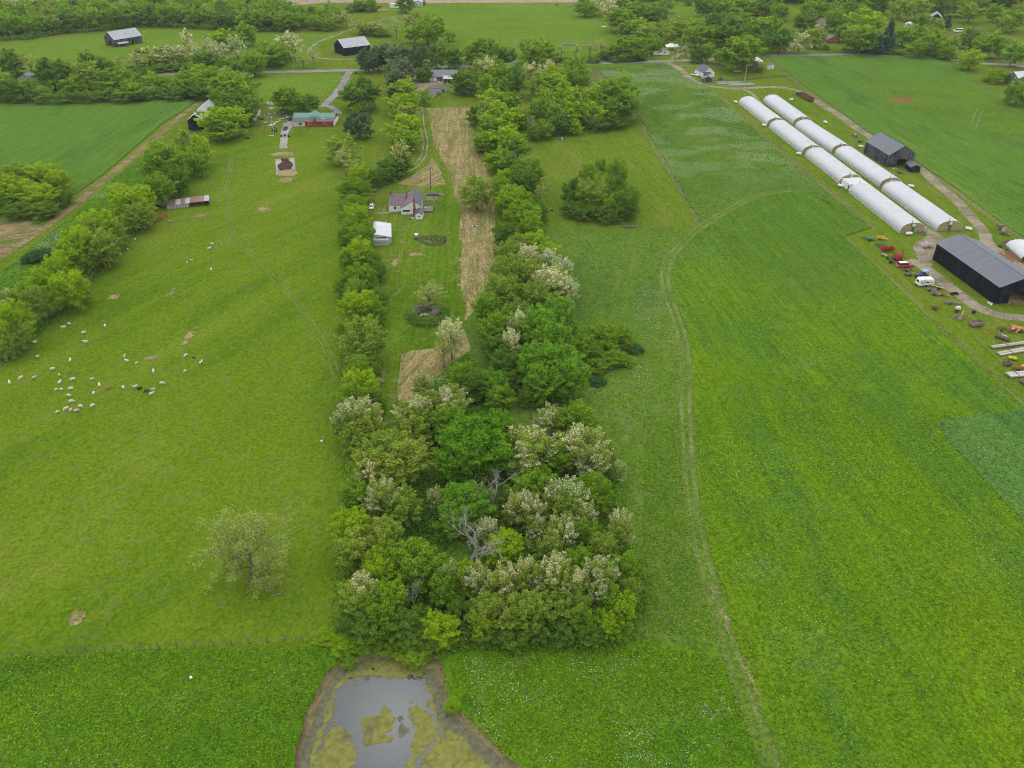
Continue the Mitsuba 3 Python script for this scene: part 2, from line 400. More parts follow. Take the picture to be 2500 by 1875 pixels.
big = Polygon([(133.6,280), (120.9,318.4), (111.5,318.9), (96.2,310.9), (78.8,291), (67.2,276.4), (55.5,255.9), (50.2,240.4), (48.7,223.8), (49.1,206), (48.1,190.2), (43.4,162.8), (39.4,137.7), (37.5,117.4), (37.4,103.3), (37.9,91), (38.2,80.3), (39.4,69.2), (42.3,50.2), (148.8,47.5), (137.4,102.3), (128.9,155), (126.8,183.9), (124.9,206.5), (122.7,243.6), (120.3,271.3)])
crop_patch = Polygon([(102.9,156.9), (108.3,158.8), (114.6,160), (127.2,161.8), (150,163.8), (162.2,101.2), (123.8,59.2), (114.4,106.9), (106.1,122.4), (104,136.1), (103.2,147.8)])
crop_patch = ragged(crop_patch, .8, 1.5, 3)
sheet('hay_meadow', ragged(big, .25, 1.5, 12), 3, 'grass', GI['big'], math.radians(96), HM, 'bright green hay meadow with darker streaks', crop_patch)
sheet('clover_patch', crop_patch, 3, 'grass', GI['blue'], math.radians(96), HM + .12, 'blue-green clover crop corner')
flower = Polygon([(54.7,552.4), (77.9,558), (103.1,562.2), (106.4,528.4), (117.2,495.6), (119.6,466.3), (122.5,416.6), (125.9,362), (130,311.4), (133.6,280), (120.9,318.4), (111.5,318.9), (96.2,310.9), (78.8,291), (71.2,281.3), (70.2,320.6), (67.8,420.9), (68.5,468.3), (60.4,507.3)])
sheet('flower_meadow', ragged(flower, 1.6, 1.5, 13), 3, 'grass', GI['flower'], math.radians(96), HM, 'green meadow hazed with white flowers')
sheet('paddock', Polygon([(9.9,388.5), (33.2,400.1), (66.5,418.3), (69.4,353.5), (70.4,282.6), (38.7,280.8), (14.5,280.8), (13.4,326.2)]), 1, 'grass', GI['mown'], math.radians(100), label='olive mown paddock')
hayfield = Polygon([(175.5,575.4), (186.1,582.9), (209.9,587.5), (231.3,589.1), (284.3,584.4), (298,563.7), (285.9,512.2), (280.6,465.2), (275,400.1), (282.6,315.1), (235.4,181.1), (185.3,270.4), (184.7,284.9), (184.5,307.8), (184.7,328.5), (178.7,405.7), (177.7,440.7), (176.5,476.8), (175.6,508.5)])
sheet('alfalfa_field', ragged(hayfield, .3, 2, 14), 2, 'grass', GI['crop'], math.radians(96), HM, 'deep green alfalfa field beyond the lane')
sheet('pale_meadow', ragged(Polygon([(211.9,508.3), (233.1,522), (254.4,515.1), (278.5,522), (272.3,476.6), (275.3,453.6), (259,386.2), (246.6,384.9), (238.6,408.2), (223,432.4), (206.8,450.8), (210.6,492)]), 2.5, 2, 15), UP + 3, 'grass', GI['midcrop'], math.radians(170), label='brighter yellow-green sweep of the alfalfa field')
crop = Polygon([(-396.3,434.2), (-307.5,451.2), (-284.1,455.1), (-243.7,461.1), (-198.6,469.4), (-178.4,470.4), (-178.7,443.5), (-180.7,418.3), (-178.6,371), (-177.3,333.1), (-179.1,311.4), (-182.3,298.7), (-195.3,289.1), (-210.8,285.4), (-250.5,267.9)])
sheet('crop_field', ragged(crop, .4, 2, 16), 2, 'grass', GI['crop'], math.radians(88), .35, 'blue-green sown field with faint drill rows')
for nm, pts, kind, ang in (
    ('upper_meadow', [(-496.1,605), (-375.1,625.1), (-341.1,653.8), (-281.3,693.2), (-221.9,681), (-147.1,673), (-131.8,679), (-138.7,630.3), (-142.3,601.7), (-127.3,556.6), (-232.3,542.8), (-266.6,532.3), (-331.1,542.8), (-438.4,525.8)], 'far', .2),
    ('far_meadow', [(-129.2,797), (-88.2,821.8), (65.1,827.5), (78,677), (78.6,630.3), (62.1,586), (-8.3,586), (-52.6,621.6), (-80.2,657.6)], 'far', .1),
    ('corner_paddock', [(-156.7,501.4), (-155.1,522), (-119,529.7), (-105.8,529.7), (-106.7,495.6), (-110.7,461.1), (-131.5,461.1), (-143.8,468.3)], 'far', .5),
    ('right_far_meadow', [(314.2,667.2), (371.9,697.4), (384,630.3), (351.3,532.3), (325.4,532.3), (326.2,589.1), (311.8,621.6)], 'verge', .1),
    ('back_meadow', [(131.4,848), (185.1,848), (151.2,697.4), (127.3,667.2), (116.3,741.8)], 'far', .3),
    ('lawn', [(-51.3,315.1), (-48.5,331.9), (-43.4,370.3), (-46.2,451.2), (-23.2,451.2), (-13.2,370.3), (-5.2,267.9), (-8.3,230.9), (-11.1,190.7), (-18.1,181.1), (-28.4,148.7), (-31.5,159.8), (-41,230.9)], 'lawn', math.radians(92)),
    ('verge_strip', [(42.4,532.3), (54.4,548.3), (60.4,507.3), (68.5,468.3), (66.2,423.5), (56.3,443.5), (44.5,484.4)], 'verge', math.radians(92)),
    ('hedge_bottom', [(-151.1,206.5), (-148,237.6), (-144,267.9), (-144.5,294.8), (-150.9,326.2), (-159.2,377.4), (-160.7,408.2), (-150.8,392.3), (-139.3,331.9), (-138.3,292.4), (-139,263.8), (-136.7,213.7), (-138.1,182.2)], 'rank', .4),
    ('rank_grass', [(-171.6,218.2), (-169.6,241.1), (-169,267.9), (-169.2,290), (-171.3,337.9), (-169.7,370.3), (-150.9,326.2), (-147.9,285.4), (-147.9,234.2), (-148.9,202.4), (-149.9,181.1)], 'rank', .4)):
    sheet(nm, ragged(Polygon(pts), .6, 2, len(nm)), 4 if nm != 'hedge_bottom' else 5, 'grass', GI[kind], ang)
sheet('field_margin', ribbon([(120.3,271.3), (122.5,242.9), (124.6,206), (126.6,183.4), (128.7,154.7), (133.5,122.1)], 3.2, .4, 8), 6, 'grass', GI['verge'], math.radians(96), label='paler mown strip along the machinery row')
sheet('field_margin', ribbon([(120.4,484.4), (121.6,443.5), (127.2,366.8), (131.3,315.1), (133.6,278.6)], 3.0, .4, 9), 6, 'grass', GI['verge'], math.radians(96), label='paler mown strip along the greenhouses')
sheet('field_margin', ribbon([(174.7,572.4), (174.5,505), (175.5,473.6), (176.7,437.9), (177.8,403.3), (183.9,326.7), (183.7,306.2), (184,283.5), (184.9,269.6)], 3.5, .4, 10), 6, 'grass', GI['verge'], math.radians(96), label='paler mown strip along the alfalfa field')
sheet('brook_line', ribbon([(66.9,418.3), (69.4,353.5), (70.4,315.1), (70.6,281.7)], 2.4, .3, 21), 7, 'grass', GI['verge'], 2.0, label='pale dry grass under the paddock fence')
sheet('wood_floor', ragged(Polygon([(-35.6,132.8), (-22,138.4), (-8.4,135), (10.1,137.3), (22.6,132.8), (22.6,104.3), (19.8,93.5), (-9.7,92.8), (-27.4,93.5), (-33.5,104.3)]), 1.0, 2, 31), UP + 2, 'grass', GI['rank'], .4, label='rank green grass under the wood')
sheet('shrub_floor', ragged(Polygon([(-24,169.4), (-15,186.4), (-8.8,193.4), (-4.5,194.8), (5.3,205.3), (18.1,203.8), (29.4,199.2), (30.6,181.8), (19,166.4), (16.5,154.3), (-3.8,151.3), (-25.5,152.8)]), 1.0, 2, 32), UP + 1, 'grass', GI['rank'], .4, label='rank green growth under the thicket')

# cut hay, bare soil, lanes
def worn(cx, cy, rx, ry, seed, n=None):
    """Scattered scraps of bare ground, thick in the middle and thinning out."""
    rng = np.random.default_rng(seed)
    out = []
    for _ in range(n or int(14 + 9 * rx * ry)):
        d = np.clip(rng.normal(0, .5, 2), -1.25, 1.25)
        out.append(ragged(Point(cx + d[0] * rx, cy + d[1] * ry).buffer(rng.uniform(.12, .55) * min(rx, ry, 1.6) * (1.2 - .7 * np.hypot(*d)) + .08, 4), .15, .25, int(rng.integers(999))))
    return unary_union(out)


hay1 = Polygon([(-46.5,449.4), (-35.3,451.4), (-22,450.3), (-22.7,432.4), (-19.9,408.2), (-16.5,386.2)] + [(-18.5,388.7), (-12.8,366.5), (-10.4,342.8), (-8.4,326.3)] + [(-5.4,266.5), (-4.4,256.9), (-7.9,243), (-8,231.1), (-10,220.8), (-9.9,207.4), (-9.8,195.2), (-12.8,191.1), (-14.7,194.5), (-13.8,205.2), (-14,216.8), (-16.2,229.3), (-17.2,247.8), (-17.8,268.7)] + [(-19.3,269), (-19.7,294.1), (-24.1,316.2), (-26.1,339.4), (-32.2,360.8), (-38.8,390.9), (-42.3,420.5)])
sheet('cut_hay', ragged(hay1, .9, 1.5, 41), 8, 'bare', 2, rows, label='tan strip of freshly cut hay in wavy rows')
sheet('cut_hay', ragged(Polygon([(-30.4,189.2), (-28.3,191.6), (-24.4,192), (-21.2,192.7), (-15.5,195.5), (-13.7,203.8), (-9.7,206.9), (-9.3,192.7), (-14.9,185.1), (-18.2,181.1), (-19.2,172.4), (-20.3,164.7), (-26,163), (-29.1,167.6), (-30.2,178.6)]), .6, 1.5, 42), 9, 'bare', 2, math.radians(70), label='rounded lower end of the cut hay strip')
sheet('cut_hay', ragged(Polygon([(-48.3,327.9), (-43,339.4), (-37.9,351.6), (-35.9,362.7), (-31.6,344.6), (-27.7,326.3), (-38.2,324.4)]), .7, 1.2, 43), 8, 'bare', 2, math.radians(60), label='small triangle of cut hay behind the farmhouse')
rng = np.random.default_rng(3)
edge_bits = []
for k_ in np.arange(0, hay1.exterior.length, 3.0):
    e_ = hay1.exterior.interpolate(k_)
    edge_bits.append(worn(e_.x + rng.normal(0, .8), e_.y + rng.normal(0, 1.5), rng.uniform(.3, 1.0), rng.uniform(1.0, 3.5), int(k_), 7))
sheet('hay_litter', unary_union(edge_bits), 10, 'bare', 2, rows, label='loose hay scattered along the edges of the cut strip')
sheet('ploughed_field', Polygon([(-367.8,1119.5), (-250.6,807.8), (-224.9,799.7), (-178,830.3), (-88.7,827.5), (-2.6,830.3), (66,833.2), (123.8,1119.5)]), 6, 'bare', 6, .05, label='bare pinkish tilled field at the top of the picture')
sheet('ploughed_field', Polygon([(-928.9,1119.5), (-654.2,766), (-461.4,786.4), (-430.1,807.8), (-351.2,824.6), (-269.3,813.3), (-350.5,1119.5)]), 6, 'bare', 6, .05, label='bare tilled field behind the woods')
sheet('tilled_corner', ragged(Polygon([(-239.6,276.4), (-206.4,290), (-197,292.4), (-183.3,286.3), (-173.5,279.5), (-172.4,273.4), (-175.1,251.3), (-185.8,218.2)]), .6, 1.5, 44), 7, 'bare', 1, .5, label='bare tan soil corner at the left edge')
for nm, line, w, idx, lev, lab in (
    ('road', [(-449.2,468.3), (-336.9,501.4), (-297.3,518.3), (-259.7,524.6), (-228.3,532.3), (-203.1,536.2), (-144.8,538.8), (-121.6,541.5), (-96.9,544.2), (-47.4,552.4), (8.6,560.8), (50.4,563.7), (104.5,570.9), (140.2,578.4), (171.4,587.5), (190.7,592.2), (211.4,592.2), (253.4,592.2), (283.7,587.5), (315,563.7), (328.6,559.4), (380.7,532.3), (503.5,473.6)], 7.0, 4, 10, 'pale two-lane country road'),
    ('lane', [(-104.5,539.4), (-103.4,518.5), (-102.8,501.7), (-102.6,479.6), (-103.6,464.8), (-105.4,452.2)], 4.6, 4, 11, 'grey driveway curving to the red house'),
    ('lane', [(-104.7,455.8), (-99.9,453), (-95,444.1), (-92.5,436.2)], 3.8, 4, 12, 'grey loop beside the red house'),
    ('dirt_track', [(-185.8,218.2), (-176.3,253.6), (-173.8,277.7), (-173.2,298.7), (-174.1,330.2), (-174.5,371.7), (-175.9,404.9), (-176.4,440.7), (-175.7,469.4), (-175.9,495.6), (-180.1,528.4)], 3.6, 1, 11, 'brown dirt track beside the sown field'),
    ('gravel_lane', [(102.7,565.4), (105.1,561.4), (107.9,555.4), (109.8,542), (110.2,525.6), (112.1,510), (116.6,501), (127.2,495.8), (134.5,493.9), (141.4,495.2), (154.7,498.4), (163.9,495.2), (168.9,488.8), (170.5,476.6), (172.4,459.1), (174.8,432.4), (175.4,405.9), (176.7,393.7), (177.4,375.2), (179.6,355.5), (180.6,345.7), (179.2,329.6), (179.1,318.1), (178.2,306.6), (176.4,293.8), (174.9,285), (174.2,278.7), (172.9,273.6), (169.3,266.2)] + [(171.5, 236), (169, 222), (165, 213)], 4.6, 0, 11, 'pale gravel lane sweeping past the greenhouses'),
    ('gravel_lane', [(136.9,492.6), (140.2,484.2), (139.8,470.6), (139,453.6), (139.3,428.6), (140.8,399.1), (140.2,374.3), (144.3,327.9), (147.4,300.9), (150.1,288.8), (153.3,282.4), (155.7,272.5)], 2.2, 0, 12, 'narrow gravel path between the two greenhouse rows'),
    ('gravel_lane', [(135.8,251.8), (138.6,246.9), (139.5,233.9), (141.4,223.9), (142.4,216.1), (145.1,212.3), (149.1,210.7), (155.7,209.4)], 4.6, 0, 13, 'gravel lane along the big black barn'),
    ('gravel_lane', [(102.1,567.4), (110,577.8), (116.1,592.8), (121.9,599.5), (125.3,610.9)], 4.0, 0, 12, 'short gravel drive to the white canopies'),
    ('gravel_lane', [(185.2,588.4), (195.1,604), (200.9,617.9), (208.8,634.9)], 5.0, 0, 12, 'gravel drive under the white-flowering tree'),
    ('gravel_lane', [(-103.6,575.7), (-120.6,576.5), (-134.9,582), (-142.6,597.2), (-145.5,610.9), (-144.9,639.9), (-137.1,660.6), (-131.9,682.6), (-123.2,712), (-111.2,733.9), (-98.6,757.2)], 2.6, 0, 11, 'thin gravel track past the middle black barn'),
    ('gravel_lane', [(-67.1,551.6), (-62.5,536.4), (-58.7,508.3), (-56.1,487.3)], 3.6, 0, 12, 'gravel drive beside the grey conifers'),
    ('concrete_path', [(-114.6,406.4), (-111.7,393), (-108.1,376.3)], 3.6, 5, 12, 'broken pale concrete path below the parked car'),
    ('concrete_path', [(-116.3,420.5), (-114.7,411), (-114,404.1)], 4.2, 5, 12, 'concrete pad beside the red house'),
    ('concrete_path', [(-52.3,294.2), (-49.7,295.4), (-46.8,296.1), (-43.9,296.5)], .9, 5, 9, 'narrow concrete path to the farmhouse'),
    ('concrete_path', [(-49.6,295.8), (-50.6,303.1), (-49.4,305.1)], 1.3, 1, 10, 'worn path along the farmhouse wall'),
    ('concrete_path', [(110.7,556.6), (120.1,556.2), (127.1,557.4), (140.2,558.2)], 2.0, 0, 12, 'gravel spur to the white house')):
    sheet(nm, ribbon(line, w, .35 if idx != 4 else .1, int(w * 10) + len(line)), lev, 'bare', idx, 0.0, label=lab)


def two_track(line, gap, w, lev, idx, seed, lab):
    p = smooth_line(line)
    d = np.gradient(p, axis=0); d /= np.linalg.norm(d, axis=1, keepdims=True)
    nrm = np.c_[-d[:, 1], d[:, 0]]
    for s, side in ((1, 'left'), (-1, 'right')):
        sheet('wheel_track', ragged(LineString(p + nrm * s * gap / 2).buffer(w / 2, cap_style=2), .16, .9, seed + s), lev, 'bare', idx, 0.0, label=f'{side} wheel track of {lab}')


two_track([(-55.3,484.2), (-50.8,453.6), (-46.4,417.6), (-42.3,390.4)] + [(-41.5,386.6), (-40.8,365.5), (-42.5,351.6), (-45.8,344.2), (-50.4,336), (-54.7,326.3), (-56.8,318.5)], 1.9, .75, 11, 0, 50, 'the lane beside the hedgerow')
two_track(track, 2.0, .95, UP + 6, 9, 60, 'the field track through the meadow')
sheet('track_middle', ragged(LineString(smooth_line(track)).buffer(2.1), .5, 1.2, 71), UP + 5, 'grass', GI['dull'], 1.7, label='flattened grass of the field track')
wp = smooth_line([(37.3,104.9), (38,98.7), (38.6,94.3), (39.3,89.2), (39.9,82.8), (40.6,78.8)])
rng = np.random.default_rng(4)
sheet('worn_patch', unary_union([worn(*(wp[k] + rng.normal(0, .3, 2)), rng.uniform(.35, .6), 1.3, k, 7) for k in range(0, len(wp)) if meshkit.noise(np.array([k * .22, 1., 2.])) > .25]), UP + 7, 'bare', 10, 1.2, label='straw-coloured worn stretch of the field track')
two_track([(-153.5,370.3), (-118.8,315.1), (-123.3,337.9), (-126.9,353.5), (-128.8,363.4)] + [(-116.5,315.1), (-103.3,276.4), (-85.6,248.4), (-67,221.3), (-53.4,195.8), (-44.9,174.3)], 1.5, .45, 3, 9, 80, 'the faint path across the sheep pasture')
two_track([(-176.4,471.5), (-175.5,434.2), (-174.7,398.5), (-162.8,370.3)], 1.6, .6, 9, 1, 84, 'the spur below the left barn')
yard = Polygon([(154.3,284.4), (154.1,279.5), (154.2,274.7), (157.1,269.6), (153.9,266.4), (147.4,255.1), (144.9,253.4), (142.7,250.1), (142,246.9), (138.9,244.5), (139,251.8), (142,263.3), (145.5,267.3), (148.3,269.6), (151.7,272.4)])
sheet('gravel_yard', ragged(yard, .5, 1.2, 61), 14, 'bare', 0, 0.0, label='gravel yard between the greenhouses and the big barn')
sheet('gravel_yard', ragged(Polygon([(-60.9,515.6), (-58,507.1), (-53.7,506.1), (-50.9,513.5), (-42.5,512.4), (-41.4,504), (-50.5,500.9), (-50.2,494.8), (-54.5,485.9), (-56.8,485.9)]), .5, 1.5, 62), 13, 'bare', 0, 0.0, label='gravel yard of the brick house')
sheet('gravel_yard', ragged(Polygon([(-117.6,424.4), (-114.2,422.3), (-112.3,414.1), (-112.2,404.1), (-113.9,404.1), (-115.7,415.1)]), .3, 1, 63), 13, 'bare', 5, 0.0, label='concrete apron beside the red house')
sheet('concrete_slab', Polygon([(145.2,266.2), (149.1,268), (148.9,264.5), (145.2,263)]), 15, 'bare', 5, label='grey concrete slab at the edge of the gravel yard')
slab = MB(5.5, 0)
q = [(-107.9,360.1), (-99.8,362.5), (-94.2,341.6), (-102.1,338.7)]
m = trimesh.creation.extrude_polygon(Polygon(q), .15, engine='earcut'); slab.add(m.vertices, m.faces)
structure('foundation_slab', slab, 'bare', 'pale concrete foundation slab in the pasture')
sheet('compost', ragged(Polygon([(-105.9,361.7), (-102.7,362.1), (-100.6,357.7), (-98,353.7), (-97.1,347.6), (-98.6,344.6), (-102.4,345.4), (-104.8,352.2), (-104,356.1)]), .7, .6, 64), 40, 'bare', 8, label='dark spilled earth on the foundation slab')
mound = MB(10.5, 0)
cx, cy = (-98.03, 341.45)
rr, aa = np.linspace(0, 1, 12), np.linspace(0, 2 * np.pi, 37)[:-1]
vv = [(cx, cy, .95)]
for r_ in rr[1:]:
    for a_ in aa:
        k = 1 + .25 * (meshkit.noise(np.array([math.cos(a_) * 2, math.sin(a_) * 2, 1.])) - .5)
        vv.append((cx + 4.6 * r_ * k * math.cos(a_), cy + 4.9 * r_ * k * math.sin(a_), .05 + .9 * (1 - r_) ** .8 * (1 - .0 * r_) + .2 * float(meshkit.noise(np.array([a_ * 3, r_ * 6, 2.]))) * (1 - r_)))
ff = [(0, 1 + k, 1 + (k + 1) % 36) for k in range(36)] + [t for i in range(10) for k in range(36) for t in ((1 + i * 36 + k, 1 + (i + 1) * 36 + k, 1 + (i + 1) * 36 + (k + 1) % 36), (1 + i * 36 + k, 1 + (i + 1) * 36 + (k + 1) % 36, 1 + i * 36 + (k + 1) % 36))]
mound.add(vv, ff)
structure('dirt_mound', mound, 'bare', 'round tan heap of chaff on the foundation slab')
for (cx, cy), rx, ry, idx, lab in (
    ((-107.38, 368.43), 7.5, 3.2, 10, 'straw litter at the end of the concrete path'), ((-96.81, 332.73), 3.2, 4.2, 10, 'straw spill below the foundation slab'),
    ((-97.03, 298.16), 3.0, 3.2, 10, 'bare straw patch in the sheep pasture'), ((-124.69, 223.95), 1.6, 1.6, 10, 'small bare patch beside the left tree row'),
    ((-107.93, 227.08), .9, 3.0, 10, 'thin bare streak in the pasture'), ((-92.79, 199.22), 1.1, 5.0, 10, 'curved bare streak above the sheep'), ((-99.24, 187.46), 1.5, 1.4, 10, 'small bare patch among the sheep'),
    ((-120.21, 261.55), .7, 2.8, 1, 'grey bare streak in the upper pasture'), ((-106.12, 263.24), .6, 3.5, 1, 'bare streak on the sheep path'), ((-119.63, 292.07), 2.5, 2.0, 1, 'trampled soil in the small pen'),
    ((-78.88, 97.52), 1.4, 1.6, 10, 'bare patch low in the sheep pasture'), ((-39.74, 249.36), 1.2, 3.5, 10, 'dry strip of lawn below the garage'), ((-33.35, 255.94), 3.0, 1.2, 10, 'dry strip of lawn beside the garden bed'), ((-4.24, 180.49), 3.4, 4.5, 7, 'bare brown earth under the thicket'), ((-16.37, 120.35), 1.4, 2.2, 7, 'bare earth in the clearing'),
    ((-29.12, 315.63), 1.6, 1.6, 10, 'sandy patch beside the stock tank'), ((172.26, 254.08), 4.5, 5.0, 7, 'red-brown bare soil behind the big barn'), ((-133.17, 300.65), .1, 3, 1, 'trampled ground'),
    ((-75.77, 90.06), .1, .1, 1, 'x'), ((-34.74, 177.02), 1.2, 4.0, 10, 'dry bare strip beside the hedgerow'), ((156.6, 221.14), 4.5, 2.4, 10, 'tan soil at the mouth of the big barn'), ((-35.4, 494.77), 3.0, 6.0, 10, 'bare soil beside the brick house')):
    if rx < .5:
        continue
    sheet('bare_patch', worn(cx, cy, rx, ry, int(abs(cx) * 7) % 90), 17, 'bare', idx, .6, label=lab)
a_ = np.linspace(0, 2 * np.pi, 80)[:-1]
mx, my = (221.27, 467.12)
heap = MB(7.5, 0)
R_ = np.linspace(0, 1, 9)
hv = [(mx, my, HM + 1.0)] + [(mx + 7.2 * r_ * math.cos(b_), my + 6.0 * r_ * math.sin(b_), HM - .05 + 1.0 * (1 - r_) + .5 * (1 - r_) * float(meshkit.noise(np.array([b_ * 4, r_ * 5, 3.])))) for r_ in R_[1:] for b_ in a_]
nA = len(a_)
heap.add(hv, [(0, 1 + k, 1 + (k + 1) % nA) for k in range(nA)] + [t for i in range(7) for k in range(nA) for t in ((1 + i * nA + k, 1 + (i + 1) * nA + k, 1 + (i + 1) * nA + (k + 1) % nA), (1 + i * nA + k, 1 + (i + 1) * nA + (k + 1) % nA, 1 + i * nA + (k + 1) % nA))])
structure('earth_mound', heap, 'bare', 'low red-brown earth mound in the alfalfa field')

# ---------------------------------------------------------------- the pond
inner = ragged(POND.buffer(-.75), .35, .8, 6)
WZ = -.62
ring = np.array(POND.exterior.coords)[:-1]
nb = len(ring)
bank, prof = MB(3.5, 0), [(0, .0), (.12, -.16), (.3, -.42), (.55, -.60), (1.6, -.8)]
bv = []
for d_, z_ in prof:
    pd = POND.buffer(-d_) if d_ else POND
    ext = pd.exterior
    for k in range(nb):
        c = ext.interpolate(ext.project(Point(ring[k])))
        w_ = .16 * (float(meshkit.fbm(np.array([c.x * 1.3, c.y * 1.3, d_]), 3, 4)) - .5) if d_ else 0
        bv.append((c.x, c.y, z_ + (HM * .2 if not d_ else 0) + w_))
bank.add(bv, [t for i in range(len(prof) - 1) for k in range(nb) for t in ((i * nb + k, i * nb + (k + 1) % nb, (i + 1) * nb + (k + 1) % nb), (i * nb + k, (i + 1) * nb + (k + 1) % nb, (i + 1) * nb + k))])
structure('pond_bank', bank, 'bare', 'eroded brown mud bank round the pond')


def flat(name, poly, z, mat, u, w, label):
    mb = MB(u, w)
    for g in getattr(poly, 'geoms', [poly]):
        if g.geom_type == 'Polygon' and g.area > .02:
            v, f = trimesh.creation.triangulate_polygon(g, engine='earcut')
            mb.add(np.c_[v, np.full(len(v), z)], f)
    return structure(name, mb, mat, label)


flat('pond_water', POND.buffer(-.2), WZ, 'water', .5, 0, 'still grey water of the pond')
openw = Polygon([(-29.5,82.6), (-29.1,83.3), (-28.2,84), (-27.5,85), (-26,85.4), (-23.2,85.7), (-20.5,85.4), (-19.9,85.1), (-19.5,85.7), (-18.3,85.1), (-17.3,85.8), (-15,85.2), (-14.3,83.8), (-13.5,82.2), (-13.4,79.9), (-11.9,78.2), (-11.9,76.5), (-10.6,74.8), (-10.4,73.8), (-11.3,74), (-12.2,75.4), (-12.5,76.9), (-13.8,78.6), (-15.7,79.9), (-16.9,79.9), (-16.6,78.6), (-15.9,77.1), (-15.4,75.2), (-15.5,72.7), (-15.2,70.9), (-16.2,69.8), (-15.6,66.2), (-18.2,62.9), (-23.4,62.9), (-24.7,68.6), (-24.1,70), (-24.6,72.3), (-25.4,74.8), (-27.2,76.2), (-28.8,75.8), (-29.2,74.7), (-29.7,71.7), (-30.2,71.3), (-29.8,74), (-29.8,75.8), (-29.6,76.9), (-28.8,78.6), (-29,80.8)])
chan = LineString([(-12.1,73.6), (-13.2,71.9), (-14.2,70.8), (-14.4,68.9), (-14.4,66.6)]).buffer(.28)
isl = [Polygon([(-24.4,77.7), (-22.5,78.4), (-21.1,78), (-21.4,79.3), (-21.2,79.9), (-20.4,80.1), (-18.9,77.5), (-18.9,75.8), (-20.1,75), (-18.6,74.4), (-18.8,73.1), (-20.3,73.5), (-22.9,72.8), (-23.5,74.4), (-23.7,76)]), Polygon([(-17.5,77), (-16.3,75.2), (-17.1,74.7), (-18,74.6), (-18,75.8)]), Polygon([(-18.7,77.8), (-17.9,78.3), (-17.1,77.5), (-18.1,77.1)])]
isl = [ragged(ragged(i_, .5, .2, 90 + k, 1.1), .2, .12, 70 + k, 3.5) for k, i_ in enumerate(isl)]
hole = unary_union([ragged(ragged(openw, .55, .2, 91, .9), .22, .12, 71, 3.5), ragged(chan, .3, .2, 92, 1.2)])
spots = []
rng = np.random.default_rng(8)
for _ in range(170):
    x_, y_ = rng.uniform(*POND.bounds[::2]), rng.uniform(*POND.bounds[1::2])
    if hole.distance(Point(x_, y_)) < 2.2 or rng.random() < .35:
        spots.append(ragged(Point(x_, y_).buffer(rng.uniform(.06, .30), 4), .2, .15, int(rng.integers(999))))
bits = []
for k_ in np.arange(0, unary_union([openw]).exterior.length, .55):
    e_ = openw.exterior.interpolate(k_)
    bits.append(ragged(Point(e_.x + rng.normal(0, .45), e_.y + rng.normal(0, .45)).buffer(rng.uniform(.06, .30), 4), .2, .12, int(rng.integers(999)), 2.0))
mats = unary_union([inner.buffer(.3).difference(hole).difference(unary_union(spots))] + bits)
inshore = unary_union([ragged(Polygon([(-29.8,84), (-28.6,86.1), (-27.5,87.4), (-29.5,86.9), (-31.1,84.5), (-31.9,80.4), (-32.1,77.5), (-32.3,74.4), (-32.4,70.4), (-31.9,64.7), (-28.7,64.7), (-30.4,69.4), (-30.8,73.3), (-30.5,75.4), (-30.1,79.5)]), .8, .4, 93), ragged(Polygon([(-15.1,85.9), (-14,86.9), (-12.3,87.1), (-11.5,84), (-11.1,80.8), (-9.3,77.5), (-6.5,75.2), (-2.6,71.9), (1,67.5), (-0.7,64.7), (-3.5,69.4), (-7.4,74), (-10.7,75.6), (-11.8,77.7), (-12.6,80.4), (-13.2,83.1)]), .8, .4, 94)])
al = MB(.5, .0)
structure_key = flat('algae_mat', unary_union([mats.difference(inshore)] + isl[:1]), WZ + .035, 'algae', .5, .15, 'yellow-green algae mat floating on the pond')
flat('scum_mat', unary_union([mats.intersection(inshore)] + isl[1:]), WZ + .032, 'algae', .5, 1.0, 'grey-brown scum near the pond shore')
del structure_key, al
# ---------------------------------------------------------------- trees
KIND = {  # name, category, look, leaf row, blossom share
    'g': ('broadleaf_tree', 'tree', 'mid-green leafy tree', 0, 0), 'y': ('yellow_green_tree', 'tree', 'bright yellow-green leafy tree', 1, 0),
    'o': ('thin_leaved_tree', 'tree', 'olive thin-leaved tree', 2, 0), 'd': ('dark_leaved_tree', 'tree', 'dark green dense tree', 3, 0),
    'l': ('blossoming_tree', 'tree', 'olive tree flecked with pale blossom', 4, .46), 'w': ('blossoming_tree', 'tree', 'tree covered in white blossom', 4, .75),
    'e': ('pine_tree', 'tree', 'dark grey-green pine', 6, 0), 'c': ('pine_tree', 'tree', 'pale grey-green conifer', 7, 0), 'f': ('spruce_tree', 'tree', 'dark blue-green spruce', 8, 0),
    'x': ('sparse_tree', 'tree', 'sparse bare-limbed tree', 13, 0), 'b': ('dead_tree', 'tree', 'leafless grey tree', None, 0),
    't': ('broadleaf_tree', 'tree', 'fresh green leafy tree', 10, 0), 'T': ('broadleaf_tree', 'tree', 'lush deep-green maple-like tree', 11, 0),
    'v': ('thicket', 'shrub', 'low blue-green thicket', 12, 0), 'D': ('shrub', 'shrub', 'dark green shrub', 16, 0), 'Y': ('shrub', 'shrub', 'bright green shrub', 1, 0), 'G': ('shrub', 'shrub', 'mid-green shrub', 0, 0)}


